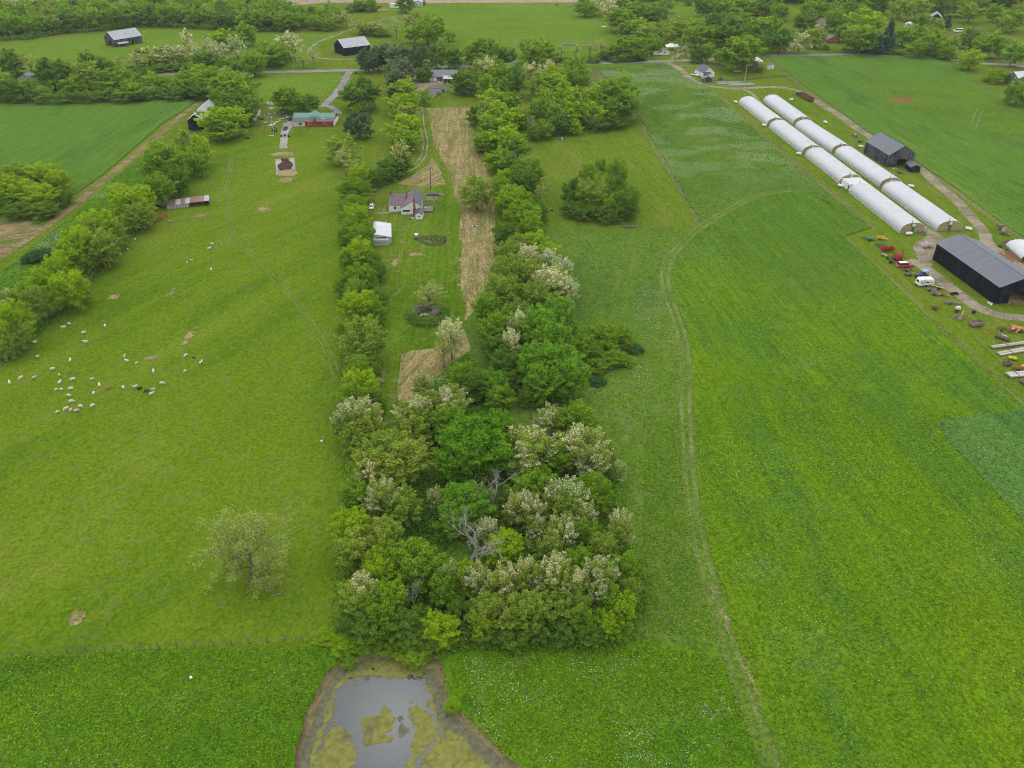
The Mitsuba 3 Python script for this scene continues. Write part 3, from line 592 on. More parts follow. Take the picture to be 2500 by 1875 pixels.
def leaf_quads(rng, pts, nrm, size, row):
    """One small pointed leaf spray at each point."""
    n = len(pts)
    nrm = nrm / (np.linalg.norm(nrm, axis=1, keepdims=True) + 1e-9)
    t = rng.normal(size=(n, 3)); t -= nrm * (t * nrm).sum(1, keepdims=True); t /= np.linalg.norm(t, axis=1, keepdims=True) + 1e-9
    b = np.cross(nrm, t)
    s = size * rng.uniform(.6, 1.35, (n, 1))
    v = np.stack([pts - t * s, pts - b * s * .62 + nrm * s * .12, pts + t * s, pts + b * s * .62 + nrm * s * .12], 1).reshape(-1, 3)
    i = np.arange(n)[:, None] * 4
    f = np.vstack([i + [0, 1, 2], i + [0, 2, 3]])
    uv = np.repeat(np.stack([np.full(n, row + .5), rng.random(n)], 1), 4, 0)
    return v, f, uv


def ball_points(rng, n):
    d = rng.normal(size=(n, 3)); return d / np.linalg.norm(d, axis=1, keepdims=True)


def crown_clumps(rng, n, R, zc, Rv, seed):
    """Centres of leaf clumps in an uneven dome."""
    d = ball_points(rng, n * 3)
    d = d[d[:, 2] > -.88][:n]
    lob = .70 + .48 * meshkit.fbm(d * 1.6 + 7.3, 2, seed)
    fr = rng.uniform(.35, 1, len(d)) ** .45
    c = d * (lob * fr)[:, None] * [R, R, Rv]
    c[:, 2] += zc
    return c, fr


def limbs(mb, rng, trunk_top, targets, r0, sides=4, lean=None):
    top = np.asarray(trunk_top, float)
    lean = np.zeros(3) if lean is None else lean
    mb.tube([[0, 0, -.3], [r0 * .3, 0, top[2] * .35], top * [.6, .6, .75], top], [r0 * 1.35, r0, r0 * .8, r0 * .55], 6)
    for t in targets:
        h = rng.uniform(.45, 1.0)
        a = np.array([top[0] * h * .7, top[1] * h * .7, top[2] * h])
        mid = a + (t - a) * .5 + [0, 0, np.linalg.norm(t - a) * .10] + rng.normal(0, .12, 3)
        mb.tube([a, mid, t], [r0 * .42, r0 * .24, r0 * .07], sides, cap=False)


def make_tree(kind, seed, near):
    """A tree of 5 m crown radius and 10 m height: {'trunk': mesh, 'crown': mesh, 'blossom': mesh}."""
    rng = np.random.default_rng(seed * 7 + ord(kind) * 131 + near)
    row, bl = KIND[kind][3], KIND[kind][4]
    tr, cr, fl = MB(), MB(), MB()
    sz = .20 if near else .44
    if kind == 'b':
        def grow(p, d, ln, r, lv):
            q_ = p + d * ln * .5 + rng.normal(0, .05, 3) * ln; e = q_ + (d + rng.normal(0, .13, 3)) * ln * .5
            tr.tube([p, q_, e], [r, r * .8, r * .6], 5 if lv < 2 else 3, cap=False)
            if lv < (5 if near else 4):
                for _ in range(3 if lv < 4 else 2):
                    s_ = p + (e - p) * rng.uniform(.45, 1)
                    nd = d + ball_points(rng, 1)[0] * (.75 if lv else .5) + [0, 0, .12]; nd /= np.linalg.norm(nd)
                    grow(s_, nd, ln * rng.uniform(.6, .8), r * .52, lv + 1)
        grow(np.array([0, 0, -.3]), np.array([.05, .02, 1.]), 4.0, .24, 0)
        return {'limbs': tr}
    if kind == 'f':
        H_ = 10.0
        tr.tube([[0, 0, -.3], [0, 0, 5], [.1, 0, 9.6]], [.30, .2, .04], 6)
        P_, N_ = [], []
        for k in range(34 if near else 26):
            z = 1.8 + 8.0 * (k / 33 if near else k / 25) ** .95
            prof = (1 - (z / 10.4) ** 1.5) if kind != 'f' else (1 - z / 10.3)
            for _ in range(7 if kind != 'f' else 9):
                an = rng.uniform(0, 2 * np.pi); L_ = 5.0 * max(prof, .05) * rng.uniform(.65, 1.1)
                dr_ = np.array([math.cos(an), math.sin(an), rng.uniform(-.22, .12) if kind == 'f' else rng.uniform(-.05, .30)])
                m_ = int(max(5, (9 if near else 6) * L_ / 2))
                u_ = rng.uniform(.25, 1, m_)[:, None]
                P_.append([0, 0, z] + dr_ * L_ * u_ + rng.normal(0, .28, (m_, 3)) * [1, 1, .5]); N_.append(dr_ * .5 + rng.normal(0, .6, (m_, 3)) + [0, 0, .8])
        cr.add(*leaf_quads(rng, np.vstack(P_), np.vstack(N_), sz * 1.05, row))
        return {'trunk': tr, 'crown': cr}
    shrub = kind in 'vDYG'
    ncl, per, rc = (120, 130, 1.15) if near else (60, 52, 1.45)
    R, zc, Rv, r0 = 4.4, 5.2, 4.7, .26
    if kind == 'd': Rv, zc = 4.9, 5.0
    if kind == 'T': ncl, per, Rv, zc = 140, 140, 4.8, 5.1
    if kind in 'lo': ncl, per, rc, r0 = (105, 100, 1.0, .22) if near else (46, 40, 1.25, .22)
    if kind == 'w': ncl, per, rc = (100, 105, 1.05) if near else (46, 42, 1.25)
    if kind == 'x': zc, Rv, ncl, per, rc, r0 = (6.0, 3.9, 44, 80, .95, .26) if near else (6.0, 3.9, 24, 20, 1.2, .22)
    if kind == 's': zc, Rv, ncl, per, rc, sz = 6.0, 4.0, 90, 56, .9, .23
    if shrub: zc, Rv, ncl, per = 4.6, 5.2, (80 if near else 36), (130 if near else 52)
    c, fr = crown_clumps(rng, ncl, R, zc, Rv, seed)
    if shrub: c[:, 2] = np.abs(c[:, 2])
    P_, N_, BP, BN = [], [], [], []
    bsel = meshkit.noise(c * .33 + seed * 3.7, seed) + .10 * (c[:, 2] - zc) / Rv
    thr = np.quantile(bsel, 1 - bl) if bl else 9
    foot = np.array([0, 0, max(zc - 2.2, .8)])
    for k in range(len(c)):
        n_ = int(per * rng.uniform(.5, 1.35))
        o = c[k] - foot + rng.normal(0, .5, 3); o /= np.linalg.norm(o) + 1e-9
        r_ = rc * rng.uniform(.65, 1.3)
        u_ = rng.uniform(-.75, 1.0, n_)                            # a spray of leaves, thinning towards its tip
        w_ = r_ * (.80 - .42 * u_) * rng.uniform(.2, 1, n_) ** .7
        d = ball_points(rng, n_)
        d -= o * (d @ o)[:, None]
        d /= np.linalg.norm(d, axis=1, keepdims=True) + 1e-9
        d[:, 2] = np.where(d[:, 2] < -.35, -d[:, 2], d[:, 2])
        p_ = c[k] + o * (u_ * r_ * 1.15)[:, None] + d * w_[:, None] * [1, 1, .8]
        keep = p_[:, 2] > .15
        p_, d = p_[keep], d[keep]
        nm = d * .6 + o * .35 + rng.normal(0, .6, p_.shape) + [0, 0, .7]
        if bl and bsel[k] >= thr:
            w = (rng.random(len(p_)) < (.5 if kind == 'l' else .62)) & (d[:, 2] > -.3)
            BP.append(p_[w] + [0, 0, .08]); BN.append(nm[w]); p_, nm = p_[~w], nm[~w]
        P_.append(p_); N_.append(nm)
    if not shrub and near:                                          # inner leaves close the view through the middle
        m_ = 900 if kind not in 'xs' else 60
        P_.append(ball_points(rng, m_) * rng.uniform(0, .75, (m_, 1)) * [R, R, Rv] + [0, 0, zc]); N_.append(rng.normal(size=(m_, 3)))
    cr.add(*leaf_quads(rng, np.vstack(P_), np.vstack(N_), sz, row))
    lean = rng.normal(0, .35, 2)
    nl = {'x': 30, 's': 34, 'l': 22, 'o': 22, 'w': 22}.get(kind, 14) if near else {'x': 16, 'o': 10, 'l': 10, 'w': 8}.get(kind, 6)
    if not shrub:
        limbs(tr, rng, [lean[0], lean[1], zc * .95], c[rng.permutation(len(c))[:nl]] * [.95, .95, 1], r0, 4 if near else 3)
    else:
        for t_ in c[:8]:
            tr.tube([[t_[0] * .1, t_[1] * .1, -.2], t_ * [.6, .6, .5], t_], [.1, .07, .03], 3, cap=False)
    out = {'trunk': tr, 'crown': cr}
    if BP:
        fl.add(*leaf_quads(rng, np.vstack(BP), np.vstack(BN), sz * .85, 14 if kind == 'l' else 5))
        out['blossom'] = fl
    return out


groups = {}


def tree_group(kind, var, near):
    key = f'shape_{kind}_{var}_{int(near)}'
    if key not in groups:
        g = {'type': 'shapegroup'}
        for nm, mb in make_tree(kind, var + 1, near).items():
            v, f, uv = mb.arrays()
            g[nm] = mikit.ply((v, f), {'trunk': 'bark', 'limbs': 'pale_bark'}.get(nm, 'leaf'), uv=uv)
        scene[key] = g
        groups[key] = True
    return key


ORD = 'first second third fourth fifth sixth seventh eighth ninth tenth eleventh twelfth thirteenth fourteenth fifteenth sixteenth seventeenth eighteenth nineteenth twentieth'.split()
ORD += ['twenty-' + o for o in ORD[:9]] + ['thirtieth'] + ['thirty-' + o for o in ORD[:9]] + ['fortieth'] + ['forty-' + o for o in ORD[:9]] + ['fiftieth'] + ['fifty-' + o for o in ORD[:9]] + ['sixtieth'] + ['sixty-' + o for o in ORD[:9]]


def plant(region, place, items, group=None, same=False):
    """place: where the trees of the list stand, in words; items: (kind, x, y, crown radius, height). Labels count each kind from the near end."""
    rng = random.Random(region)
    items = [(({'d': 'D', 'y': 'Y', 'g': 'G', 't': 'G', 'o': 'G'}.get(k, k) if h < 7.1 else k), x, y, r, h) for k, x, y, r, h in items]
    seen = {}
    wide = {'left_row': .9, 'far_right': .92}.get(region, 1.0)
    for k, x, y, r, h in sorted(items, key=lambda t: t[1] if same else t[2]):
        nm, cat, look_, row, bl = KIND[k]
        near = y < 330
        key = numbered(nm)
        scene[key] = {'type': 'instance', 'g': {'type': 'ref', 'id': tree_group(k, rng.randrange(4 if near else 3), near)},
            'to_world': T().translate([x, y, 0]).rotate([0, 0, 1], rng.uniform(0, 360)).scale([r / 5 * wide * (1.2 if near else 1.34), r / 5 * wide * (1.2 if near else 1.34), h / 10 * (1.0 if near else 1.08)])}
        n = seen[k] = seen.get(k, -1) + 1
        total = sum(t[0] == k for t in items)
        if same:
            lab = f'{look_}, ' + ('leftmost' if n == 0 else 'rightmost' if n == total - 1 else ORD[n] + ' from the left') + f' in {place}'
        elif total == 1:
            lab = f'the only {look_} in {place}'
        else:
            lab = ('nearest ' if n == 0 else 'farthest ' if n == total - 1 else ORD[n] + ' nearest ') + f'{look_} in {place}'
        labels[key] = {'label': lab, 'category': cat}
        if same or group:
            labels[key]['group'] = f'{look_}s in {place}' if same else group


plant('hedge', 'the hedgerow between pasture and lawn', [('y',-61.9,316.7,4.4,12), ('g',-61.7,303.9,6.4,10), ('g',-59.7,291,4.9,8), ('y',-56.9,276.9,4.7,10), ('g',-57.6,269.6,3.5,8), ('g',-52.4,258.7,4.8,10), 
    ('g',-59.3,264.7,2.4,7), ('y',-50.6,242.5,4.9,11), ('g',-44.9,240.3,2.9,8), ('g',-54,240.3,2.9,8), ('g',-47.2,224.6,4.9,10), ('o',-47.6,217.7,3.6,9), 
    ('d',-42.9,234.8,2.5,7), ('g',-52.5,222.9,2.7,8), ('d',-39.9,215.5,2.4,7), ('y',-44.7,205.7,5.4,11), ('g',-39,206.6,2.6,7), ('o',-39.7,185.4,6.3,13), 
    ('g',-47.8,196,2.2,7), ('g',-39.1,173.4,3.5,9), ('y',-37.8,165.5,4.2,10), ('g',-39.8,162.1,2.4,8), ('d',-35.8,174.3,2,7), ('l',-35.6,149.6,4.6,12), 
    ('g',-33.8,161.2,2.4,8), ('o',-35.3,143.8,3.4,8), ('g',-39.5,149.5,1.8,7), ('y',-61.2,466.8,6.2,11), ('y',-58,435.4,6.5,11), ('o',-54,412.4,6.6,11), 
    ('y',-51.7,389.1,6.9,11), ('g',-49.3,372.1,6,9), ('d',-56.3,328,4.6,7), ('d',-51.6,336.4,5.1,8), ('d',-48.2,340.4,3.8,8), ('d',-52.7,331,3.8,6), 
    ('d',-57.8,321.3,3.7,8), ('x',-46.2,339.8,4.7,14), ])
plant('pasture_trees', 'the pasture below the red house', [('x',-71.2,336.1,4.6,11), ('o',-75.6,354,7,11), ('e',-74.6,393.6,5.7,11), ('d',-81.2,444.9,8.2,15), ('y',-82.2,437.7,3.1,5), ])
plant('conifers', 'the roadside trees by the brick house', [('e',-91.2,536.6,6.2,13), ('e',-86.6,544.5,4.6,13), ('e',-81.7,548.5,5,13), ('c',-73.3,542.4,6.6,15), ('c',-68.8,507.7,7,14), ('c',-65.6,483.4,6,13), 
    ('d',-64.8,515.5,4.4,10), ('e',-58.9,534.5,6.1,15), ('d',-54.2,513,4.4,9), ('e',-65.5,462.5,3.3,8), ('d',-49,548.5,5.2,13), ('d',-36.8,548.5,5,13), 
    ('g',-26.4,559.8,5.1,12), ('g',-18.5,566.3,8.2,14), ('d',-8,555.7,4.2,12), ('d',-2,554.7,4.2,11), ('g',-48.3,456.3,3.6,7), ])
plant('behind_road', 'the fields behind the middle black barn', [('g',-61.6,625.6,10.4,16), ('g',-61.1,663.7,7,13), ('x',-86.8,646.1,4.9,14), ('x',-119.5,672.8,6.1,9), ('x',-101.2,664.3,7,9), ('o',-109.3,665.1,7,8), 
    ('g',-75.1,634.7,3.8,9), ('o',-48.1,592.5,4.1,10), ('g',-46.2,639.1,3.7,7), ('d',-98.9,659.8,6,5), ('d',-113,667.6,5,4), ('o',-78.9,691,6.2,12), 
    ('x',-84.2,682.8,6.1,11), ('g',-135.6,780.5,5.8,10), ('g',-125.6,776.2,4.6,11), ('d',-141.9,775.2,4.6,6), ('d',-94.1,771.9,6.9,12), 
    ('d',-122.9,786.3,4.7,5), ('x',-200.8,757.3,6.7,12), ('d',-134.6,786.3,4.7,5), ])
plant('red_house', 'the yard and verge around the red house', [('g',-121,441.2,6.6,12), ('d',-109.4,437.6,5.2,9), ('w',-151.5,577.4,7.9,16), ('g',-158.2,552.6,8.9,13), ('g',-161.8,527.3,5.7,11), 
    ('x',-136.4,550.6,4.2,7), ('x',-131.6,560.8,3.4,9), ])
plant('road_row', 'the roadside row below the far-left barn', [('l',-237.1,551.6,7.6,12), ('l',-228.6,551.6,6.7,12), ('l',-222.5,555.7,6.8,12), ('l',-214.8,555.7,5.9,12), ('w',-227.2,597.8,3.6,14), 
    ('w',-214.6,574.6,3.9,10), ('w',-210.3,589.2,3.6,11), ('w',-201,573.6,4.4,11), ('w',-193.8,572.5,3.9,10), ('w',-187.5,579.4,5.3,14), 
    ('d',-195.3,539.6,7,12), ('g',-186.7,539.9,5,8), ('g',-195.2,622.4,7.5,14), ('y',-208.2,617.7,6.5,11), ('g',-160.6,525.2,5.7,13), 
    ('g',-160.9,564,9.5,12), ('d',-181.5,545.8,3.8,5), ('d',-172.9,542,3.8,5), ('x',-241.1,541.7,5.8,10), ('x',-251.7,536.9,4.1,9), ('d',-227.7,536.3,5,4), 
    ('d',-219.1,540.1,5,4), ('d',-210.6,542,4.2,4), ])
plant('left_block', 'the overgrown row above the sown field', [('d',-314.3,526,8.1,14), ('x',-302,528.1,5.7,12), ('d',-269,488.3,7.9,16), ('d',-265.3,491.7,6.1,16), ('d',-259.4,519.3,6,15), ('o',-250,490.5,7.6,14), 
    ('g',-251.9,525.7,4.9,9), ('g',-283,467.6,8,13), ('d',-274.8,464.2,6.5,12), ('y',-267.5,473.5,3.7,6), ('g',-252.8,478.6,6,10), 
    ('g',-234.5,488.2,7.6,10), ('g',-229.8,492.1,6.1,11), ('g',-223.1,488.2,6.1,10), ('d',-224,507.8,5.5,9), ('g',-215.1,465.9,6.6,9), 
    ('y',-212.1,490.9,5.3,9), ('g',-202.5,481.2,5.2,9), ('g',-194.6,478.1,5.2,9), ('g',-192.4,492.1,4.6,11), ('y',-187,499.4,4.6,12), 
    ('y',-181.3,505,4.7,10), ('g',-180.8,481.8,6,10), ('d',-185,471.5,5.2,8), ('d',-175.2,468.4,5.1,8), ('w',-175.4,510.5,3.6,8), ('d',-242.9,461.6,4.3,6), 
    ('d',-234.2,461.6,5.1,6), ('d',-226.7,464.6,5.1,6), ('d',-216.8,461.6,5.1,6), ('d',-209.2,464.6,4.4,6), ('d',-250.2,458.8,4.3,6), 
    ('d',-261.2,459.6,4.3,5), ('d',-286.5,464.6,5.1,6), ('d',-203.6,469,4.4,6), ('d',-196.2,469,4.4,6), ('d',-188.6,466,4.4,6), ])
plant('barn_side', 'the tree group beside the left barn', [('g',-151.6,450.9,10.6,16), ('g',-163.4,480.2,6.7,13), ('d',-140.1,418.1,8.3,15), ('y',-140.9,396.1,8.8,14), ('g',-140.6,386.8,5.6,9), 
    ('d',-136.5,414.7,4,10), ('g',-145.7,441.8,6.9,14), ])
plant('left_row', 'the tree row left of the sheep', [('g',-144.4,327.1,10.2,17), ('o',-147.9,360.4,4.1,12), ('y',-137,348.9,4.5,13), ('g',-133.6,336.8,3.9,9), ('d',-137,315,7.3,12), 
    ('g',-139.3,302.9,6.6,12), ('y',-140.8,285.5,7.7,14), ('y',-149.5,294.3,5,12), ('o',-136.5,277.2,6.1,11), ('y',-143.5,261.7,7.2,14), 
    ('o',-143.5,255.2,5.7,13), ('y',-144.4,247.5,5.6,13), ('o',-139.2,262.9,4.5,10), ('y',-142.6,239.5,5.5,12), ('o',-136,244.7,6.1,14), 
    ('y',-142.3,243.2,5.8,14), ('o',-135.5,248.9,4.3,11), ('y',-142.8,229.6,4.4,12), ('y',-144.6,221.6,4,11), ('y',-133.2,215.4,5.3,13), 
    ('o',-131.6,220.2,3.1,9), ('o',-138.9,207.6,4.6,12), ('y',-143.6,209.9,3.3,12), ('l',-146.2,208.7,3.8,11), ('y',-139.5,195.8,4.9,13), 
    ('o',-136.2,191.2,4.1,9), ('y',-139,189.1,3,11), ('o',-137.1,186.2,3,8), ('g',-137.5,259.4,3.5,8), ])
plant('left_clump', 'the round thicket by the left edge', [('y',-190.9,318.2,6.9,12), ('o',-202,318.2,7.9,12), ('y',-199.8,307.5,6.2,11), ('y',-182.7,299.2,6,9), ('d',-177,304.1,3.6,6), 
    ('d',-178.8,290.2,5.4,6), ('d',-187.7,290.2,5.4,6), ('d',-178.5,299.9,3.6,5), ('y',-183.7,313.6,4.7,11), ('d',-196.5,295.6,4.5,6), 
    ('y',-190.6,303.3,6.1,10), ('y',-204.8,303.3,7.1,10), ('v',-162.5,252.3,4.1,2.6), ('v',-164.2,250.3,2.8,2.2), ('v',-161.7,255.7,2.6,2.2), ])
plant('house_trees', 'the group between brick house and paddock', [('d',-26.7,481.3,7.1,13), ('w',-15.8,517.9,5.5,12), ('o',-22.1,507.2,4.2,11), ('g',-14.9,532.1,6.2,12), ('g',-6.3,491.3,7,13), ('d',2.9,475.9,4.5,15), 
    ('g',-2.2,474.8,5.1,10), ('w',9.5,501.8,4.1,12), ('l',14.3,504.4,4.8,12), ('w',23.1,515.3,3.6,11), ('y',24.5,494,5.2,12), ('g',32.2,494.2,5.3,11), 
    ('g',39,509.6,6.6,13), ('g',41.3,489.8,4.1,8), ('g',20.9,538.1,3.2,8), ('o',5,526.6,3.7,9), ])
plant('middle_row', 'the tree row right of the cut hay', [('g',-13.9,469.6,5,12), ('y',-11.1,443.3,5.8,11), ('g',-2,428.6,6.2,12), ('d',-18.6,416.2,4,9), ('o',-12,415,5.5,12), ('y',-5.3,399.9,7.8,13), 
    ('g',3,410.2,4.5,10), ('g',-10,389.1,5.7,10), ('y',-3.2,372.4,6.9,11), ('g',-11.3,368.8,5,9), ('g',0.5,357.3,5.8,11), ('d',-15.2,371.5,2.3,4), 
    ('b',0.9,344.2,5.2,9), ('g',-6,344.2,5.2,9), ('g',6.1,322.5,6.5,13), ('d',4,314,5.2,11), ('y',-2.4,318.1,4,10), ('g',-4.3,307.6,4.3,10), 
    ('y',0.8,290.1,5.6,12), ('x',11.3,305.3,2.3,8), ('d',10.5,287.7,3.4,7), ('g',2.9,277.6,5.4,11), ('g',-0.1,294.6,6.6,11), ('y',4.9,276,5.8,10), 
    ('g',5.7,268.2,4,9), ('d',-3.1,265.1,3.5,8), ('y',7.1,254,5.5,9), ('y',12.3,247.2,4.1,8), ('o',-1.3,245.8,4.9,9), ('o',2,252.9,3.8,9), ])
plant('lone_hay', 'the cut hay beside the fire ring', [('o',-13.7,298.1,6.3,13), ])
plant('paddock_block', 'the wood above the paddock', [('g',18.9,467,8.9,13), ('y',25.6,467,6.1,13), ('o',14.3,462.4,5,13), ('g',23.7,429.4,8.8,15), ('y',32.3,433.9,5.2,14), ('g',15.6,414.5,5.5,13), 
    ('y',28.5,411.6,5.5,11), ('g',35.4,418.4,5.6,13), ('y',39.4,431.8,4.7,14), ('d',23.5,401.6,5.9,9), ('g',44.4,429.4,6.2,15), ('y',40.9,411.6,5,11), 
    ('g',53.6,439.3,7.9,16), ('g',60.9,447.9,6.9,16), ('d',55.6,418.4,6.6,13), ('d',47.1,412.5,5.5,9), ('g',60.6,426.2,4.6,13), ('y',31.2,399,2.9,7), 
    ('b',8.8,401.6,3.9,9), ('g',14.9,393.4,4.3,8), ('d',11.5,390.9,3.8,6), ('d',42.6,406,4.9,7), ('d',52.9,410,4.5,6), ('o',20.4,409.4,3.5,12), ])
plant('paddock_clump', 'the tree clump inside the paddock', [('d',24.6,300.3,5.4,11), ('g',31.4,314,4.4,13), ('y',31.4,318.2,2.8,12), ('o',30.2,295.3,6,14), ('g',41.9,312.9,4.7,15), ('g',36.9,325.6,3.3,12), 
    ('g',35.7,304.7,4.3,13), ('y',38.2,290.7,3.4,9), ('d',42.9,289.6,4.8,11), ('g',46.4,299.8,3.1,10), ('d',23,291.3,4.1,6), ('d',28.4,288.3,4.5,6), 
    ('d',34.8,285.3,4.4,6), ('d',39.4,286.7,4.1,7), ])
plant('thicket', 'the thicket at the foot of the hay', [('w',5.2,240.2,3.6,11), ('w',12.1,233.2,3.9,12), ('w',15.4,227.8,3.5,12), ('w',12.6,217.9,6,13), ('w',16.7,216.5,3.3,10), ('o',-0.1,226.5,5.8,13), 
    ('o',4.9,223,4.9,13), ('o',-3,212.9,5.5,13), ('o',6.9,210.9,4.4,12), ('g',-6.8,203.6,3.9,11), ('o',1,199.9,4.2,11), ('g',-4.5,194.5,4.5,10), 
    ('w',1.7,193.1,3.1,12), ('t',12.5,199.1,4.9,13), ('t',7,190.2,5,14), ('t',10.8,183.5,5.2,14), ('t',14.7,194.5,3.4,12), ('d',-3.4,186.7,4.7,9), 
    ('d',-1.7,178.8,3.6,8), ('t',5.9,172.1,4.4,13), ('t',11.5,171.7,5.3,14), ('t',14.4,166.9,4.6,13), ('t',8.2,165.6,4.6,12), ('w',-0.4,184,2.6,11), 
    ('d',-9.5,168.1,3.9,8), ('t',-5,168.1,3.6,8), ('g',-12.3,171.1,3.6,8), ('t',-2.9,163.2,3.5,7), ('d',-14.3,176.7,2.7,6), ('d',-0.7,171.1,3,6), 
    ('d',0.9,177.1,3.4,7), ('d',4.1,164.1,2.6,6), ('w',-16.4,186.4,3.3,13), ('x',-18.3,182.3,2.8,9), ('x',-22.4,166.3,2.6,8), ('l',-20.2,162.9,1.9,6), 
    ('l',-22.7,166.6,1.9,9), ('x',-24.8,216.7,4.9,8), ])
plant('field_bush', 'the bramble mound in the right meadow', [('t',19.2,188.6,4.1,6.5), ('g',22.7,193.3,3.8,6.5), ('t',26.8,193.5,3.8,7), ('g',30.8,195.2,3.1,6), ('d',21.1,185.9,4,5), ('g',27.3,184,3.7,4), 
    ('v',34.3,190.6,2.4,1.8), ('v',22.5,174.5,2.3,1.6), ('G',25.5,188.8,3.4,4.5), ('t',18,184.6,3.3,5), ('G',32.1,192.8,2.4,3.5), ('G',30,184,2.7,3), 
    ('G',22.7,180.5,3,3.5), ])
plant('grove', 'the wood above the pond', [('l',-34.7,150.3,4.2,11), ('l',-39.3,149.3,2.7,9), ('o',-34.2,146.1,4.6,9), ('g',-38.3,159.6,4,9), ('l',-23.2,153.8,4.3,10), ('o',-20.5,159,2.4,8), 
    ('l',-14.9,158.9,4.4,9), ('g',-14.8,151.3,4.3,9), ('o',-22.7,148.7,4.6,9), ('o',-25.3,136.1,7.2,11), ('o',-29.7,134.4,4.7,11), 
    ('l',-29.8,131.8,3.2,10), ('d',-19.2,148.2,3.5,8), ('T',-8.3,138.7,7.1,13), ('T',-3.7,143.7,4.5,12), ('T',-11.8,135,4,11), ('l',3.7,139,6.2,11), 
    ('l',9,151.3,3.5,9), ('l',15.1,139.6,5.5,11), ('l',17.7,135.1,3.6,10), ('g',10.6,137.6,3.3,9), ('o',21.1,139.5,2.2,8), ('l',22.8,133.9,1.8,7), 
    ('g',15.3,152,4.3,9), ('g',5,128.8,4.6,8), ('d',0.4,125.8,2.8,7), ('b',-4.4,124.8,5.1,13), ('t',-9.1,122.4,4.7,9), ('t',-11,119.1,3.7,8), 
    ('l',-15.9,125.3,1.7,7), ('l',-26.9,123.8,4.1,10), ('o',-22.6,121.9,3.7,9), ('g',-32,125.1,3.4,8), ('o',-24.8,112.9,3.9,9), ('y',-31.3,115.2,3.6,9), 
    ('o',-29.7,109.3,4.1,9), ('g',-23.8,107.3,3.1,8), ('y',-25.1,105.6,2.5,8), ('g',-17.6,105.4,5,9), ('d',-21.2,108.7,2.9,7), ('b',-7.9,108.3,8.7,15), 
    ('l',-4.5,114.9,2,8), ('y',-1.2,110.3,3.5,8), ('l',0.7,121.4,2.4,9), ('l',3.7,120.4,3.4,9), ('l',10.9,122.6,4.4,11), ('l',14.3,118.5,2.7,9), 
    ('l',10,113.2,3.5,10), ('g',16.6,125.5,3.8,9), ('l',21,113.9,2.6,11), ('g',15.3,113.5,2.3,8), ('o',17.4,109.3,2.8,9), ('l',5,116.4,2.3,7), 
    ('d',3.2,109.3,3.5,6), ('g',12.4,105.9,2.8,9), ('o',7.7,109.9,2.9,8), ('l',-27,97.1,3.2,11), ('y',-24.4,103,2.7,9), ('y',-21.8,98.7,2.7,8), 
    ('g',-23,95,3.2,8), ('d',-25.1,92.3,3.2,6), ('d',-20.6,93.4,3.2,6), ('b',-17.6,99,2.4,9), ('d',-16.9,94.1,2.9,6), ('g',-12.3,100.3,2.7,8), 
    ('Y',-12.3,91.7,3,7.2), ('l',-11.2,102.6,1.8,9), ('y',-8.8,102.6,2.1,9), ('d',-9.1,96,2.4,6), ('l',-6,100.8,2.7,10), ('l',-2.4,100,3,10), 
    ('l',0.9,101.2,2.7,10), ('l',3.1,102,2.4,10), ('l',7.6,101.4,3.3,11), ('l',11.1,99.6,2.7,10), ('l',15.7,101.4,3.3,11), ('l',16.1,98.6,2.4,9), 
    ('o',-4.6,95,3.2,8), ('o',-0.8,94.4,3.5,9), ('o',2.9,94.4,3.5,9), ('o',6.5,96.1,3.2,8), ('o',10.3,96.1,3.2,8), ('g',12.3,94,2.6,7), 
    ('y',19.4,95.7,2.3,8), ('y',16.3,93.4,2.3,6), ('g',17.9,98,2.7,8), ('o',21.1,99.9,2.1,8), ('g',20.6,104.2,2.8,9), ('d',-3.8,92.9,2.9,5), 
    ('d',0.3,92.2,3.2,5), ('d',5,93.3,2.9,5), ('d',9.4,92.9,2.6,5), ('d',13.7,92.2,2.6,5), ('g',18.5,94,2.3,5), ('Y',-5.2,92.3,1.7,6), 
    ('d',-28.6,94.7,2.7,5), ('d',-13.9,91.5,2.6,4), ('d',-17.6,91.5,2.6,4), ('G',-16.8,89.4,2.9,2.2), ('G',-19.8,89.8,1.5,1.8), ('G',-27.7,87.4,1.2,1.4), 
    ('Y',-9.6,78.9,1.3,2.1), ('Y',-29.1,90.8,2.3,2.4), ('Y',-33,92.8,1.9,1.6), ('G',-25.8,89.9,1.7,2.2), ('G',-22.5,90.3,1.7,1.8), ])
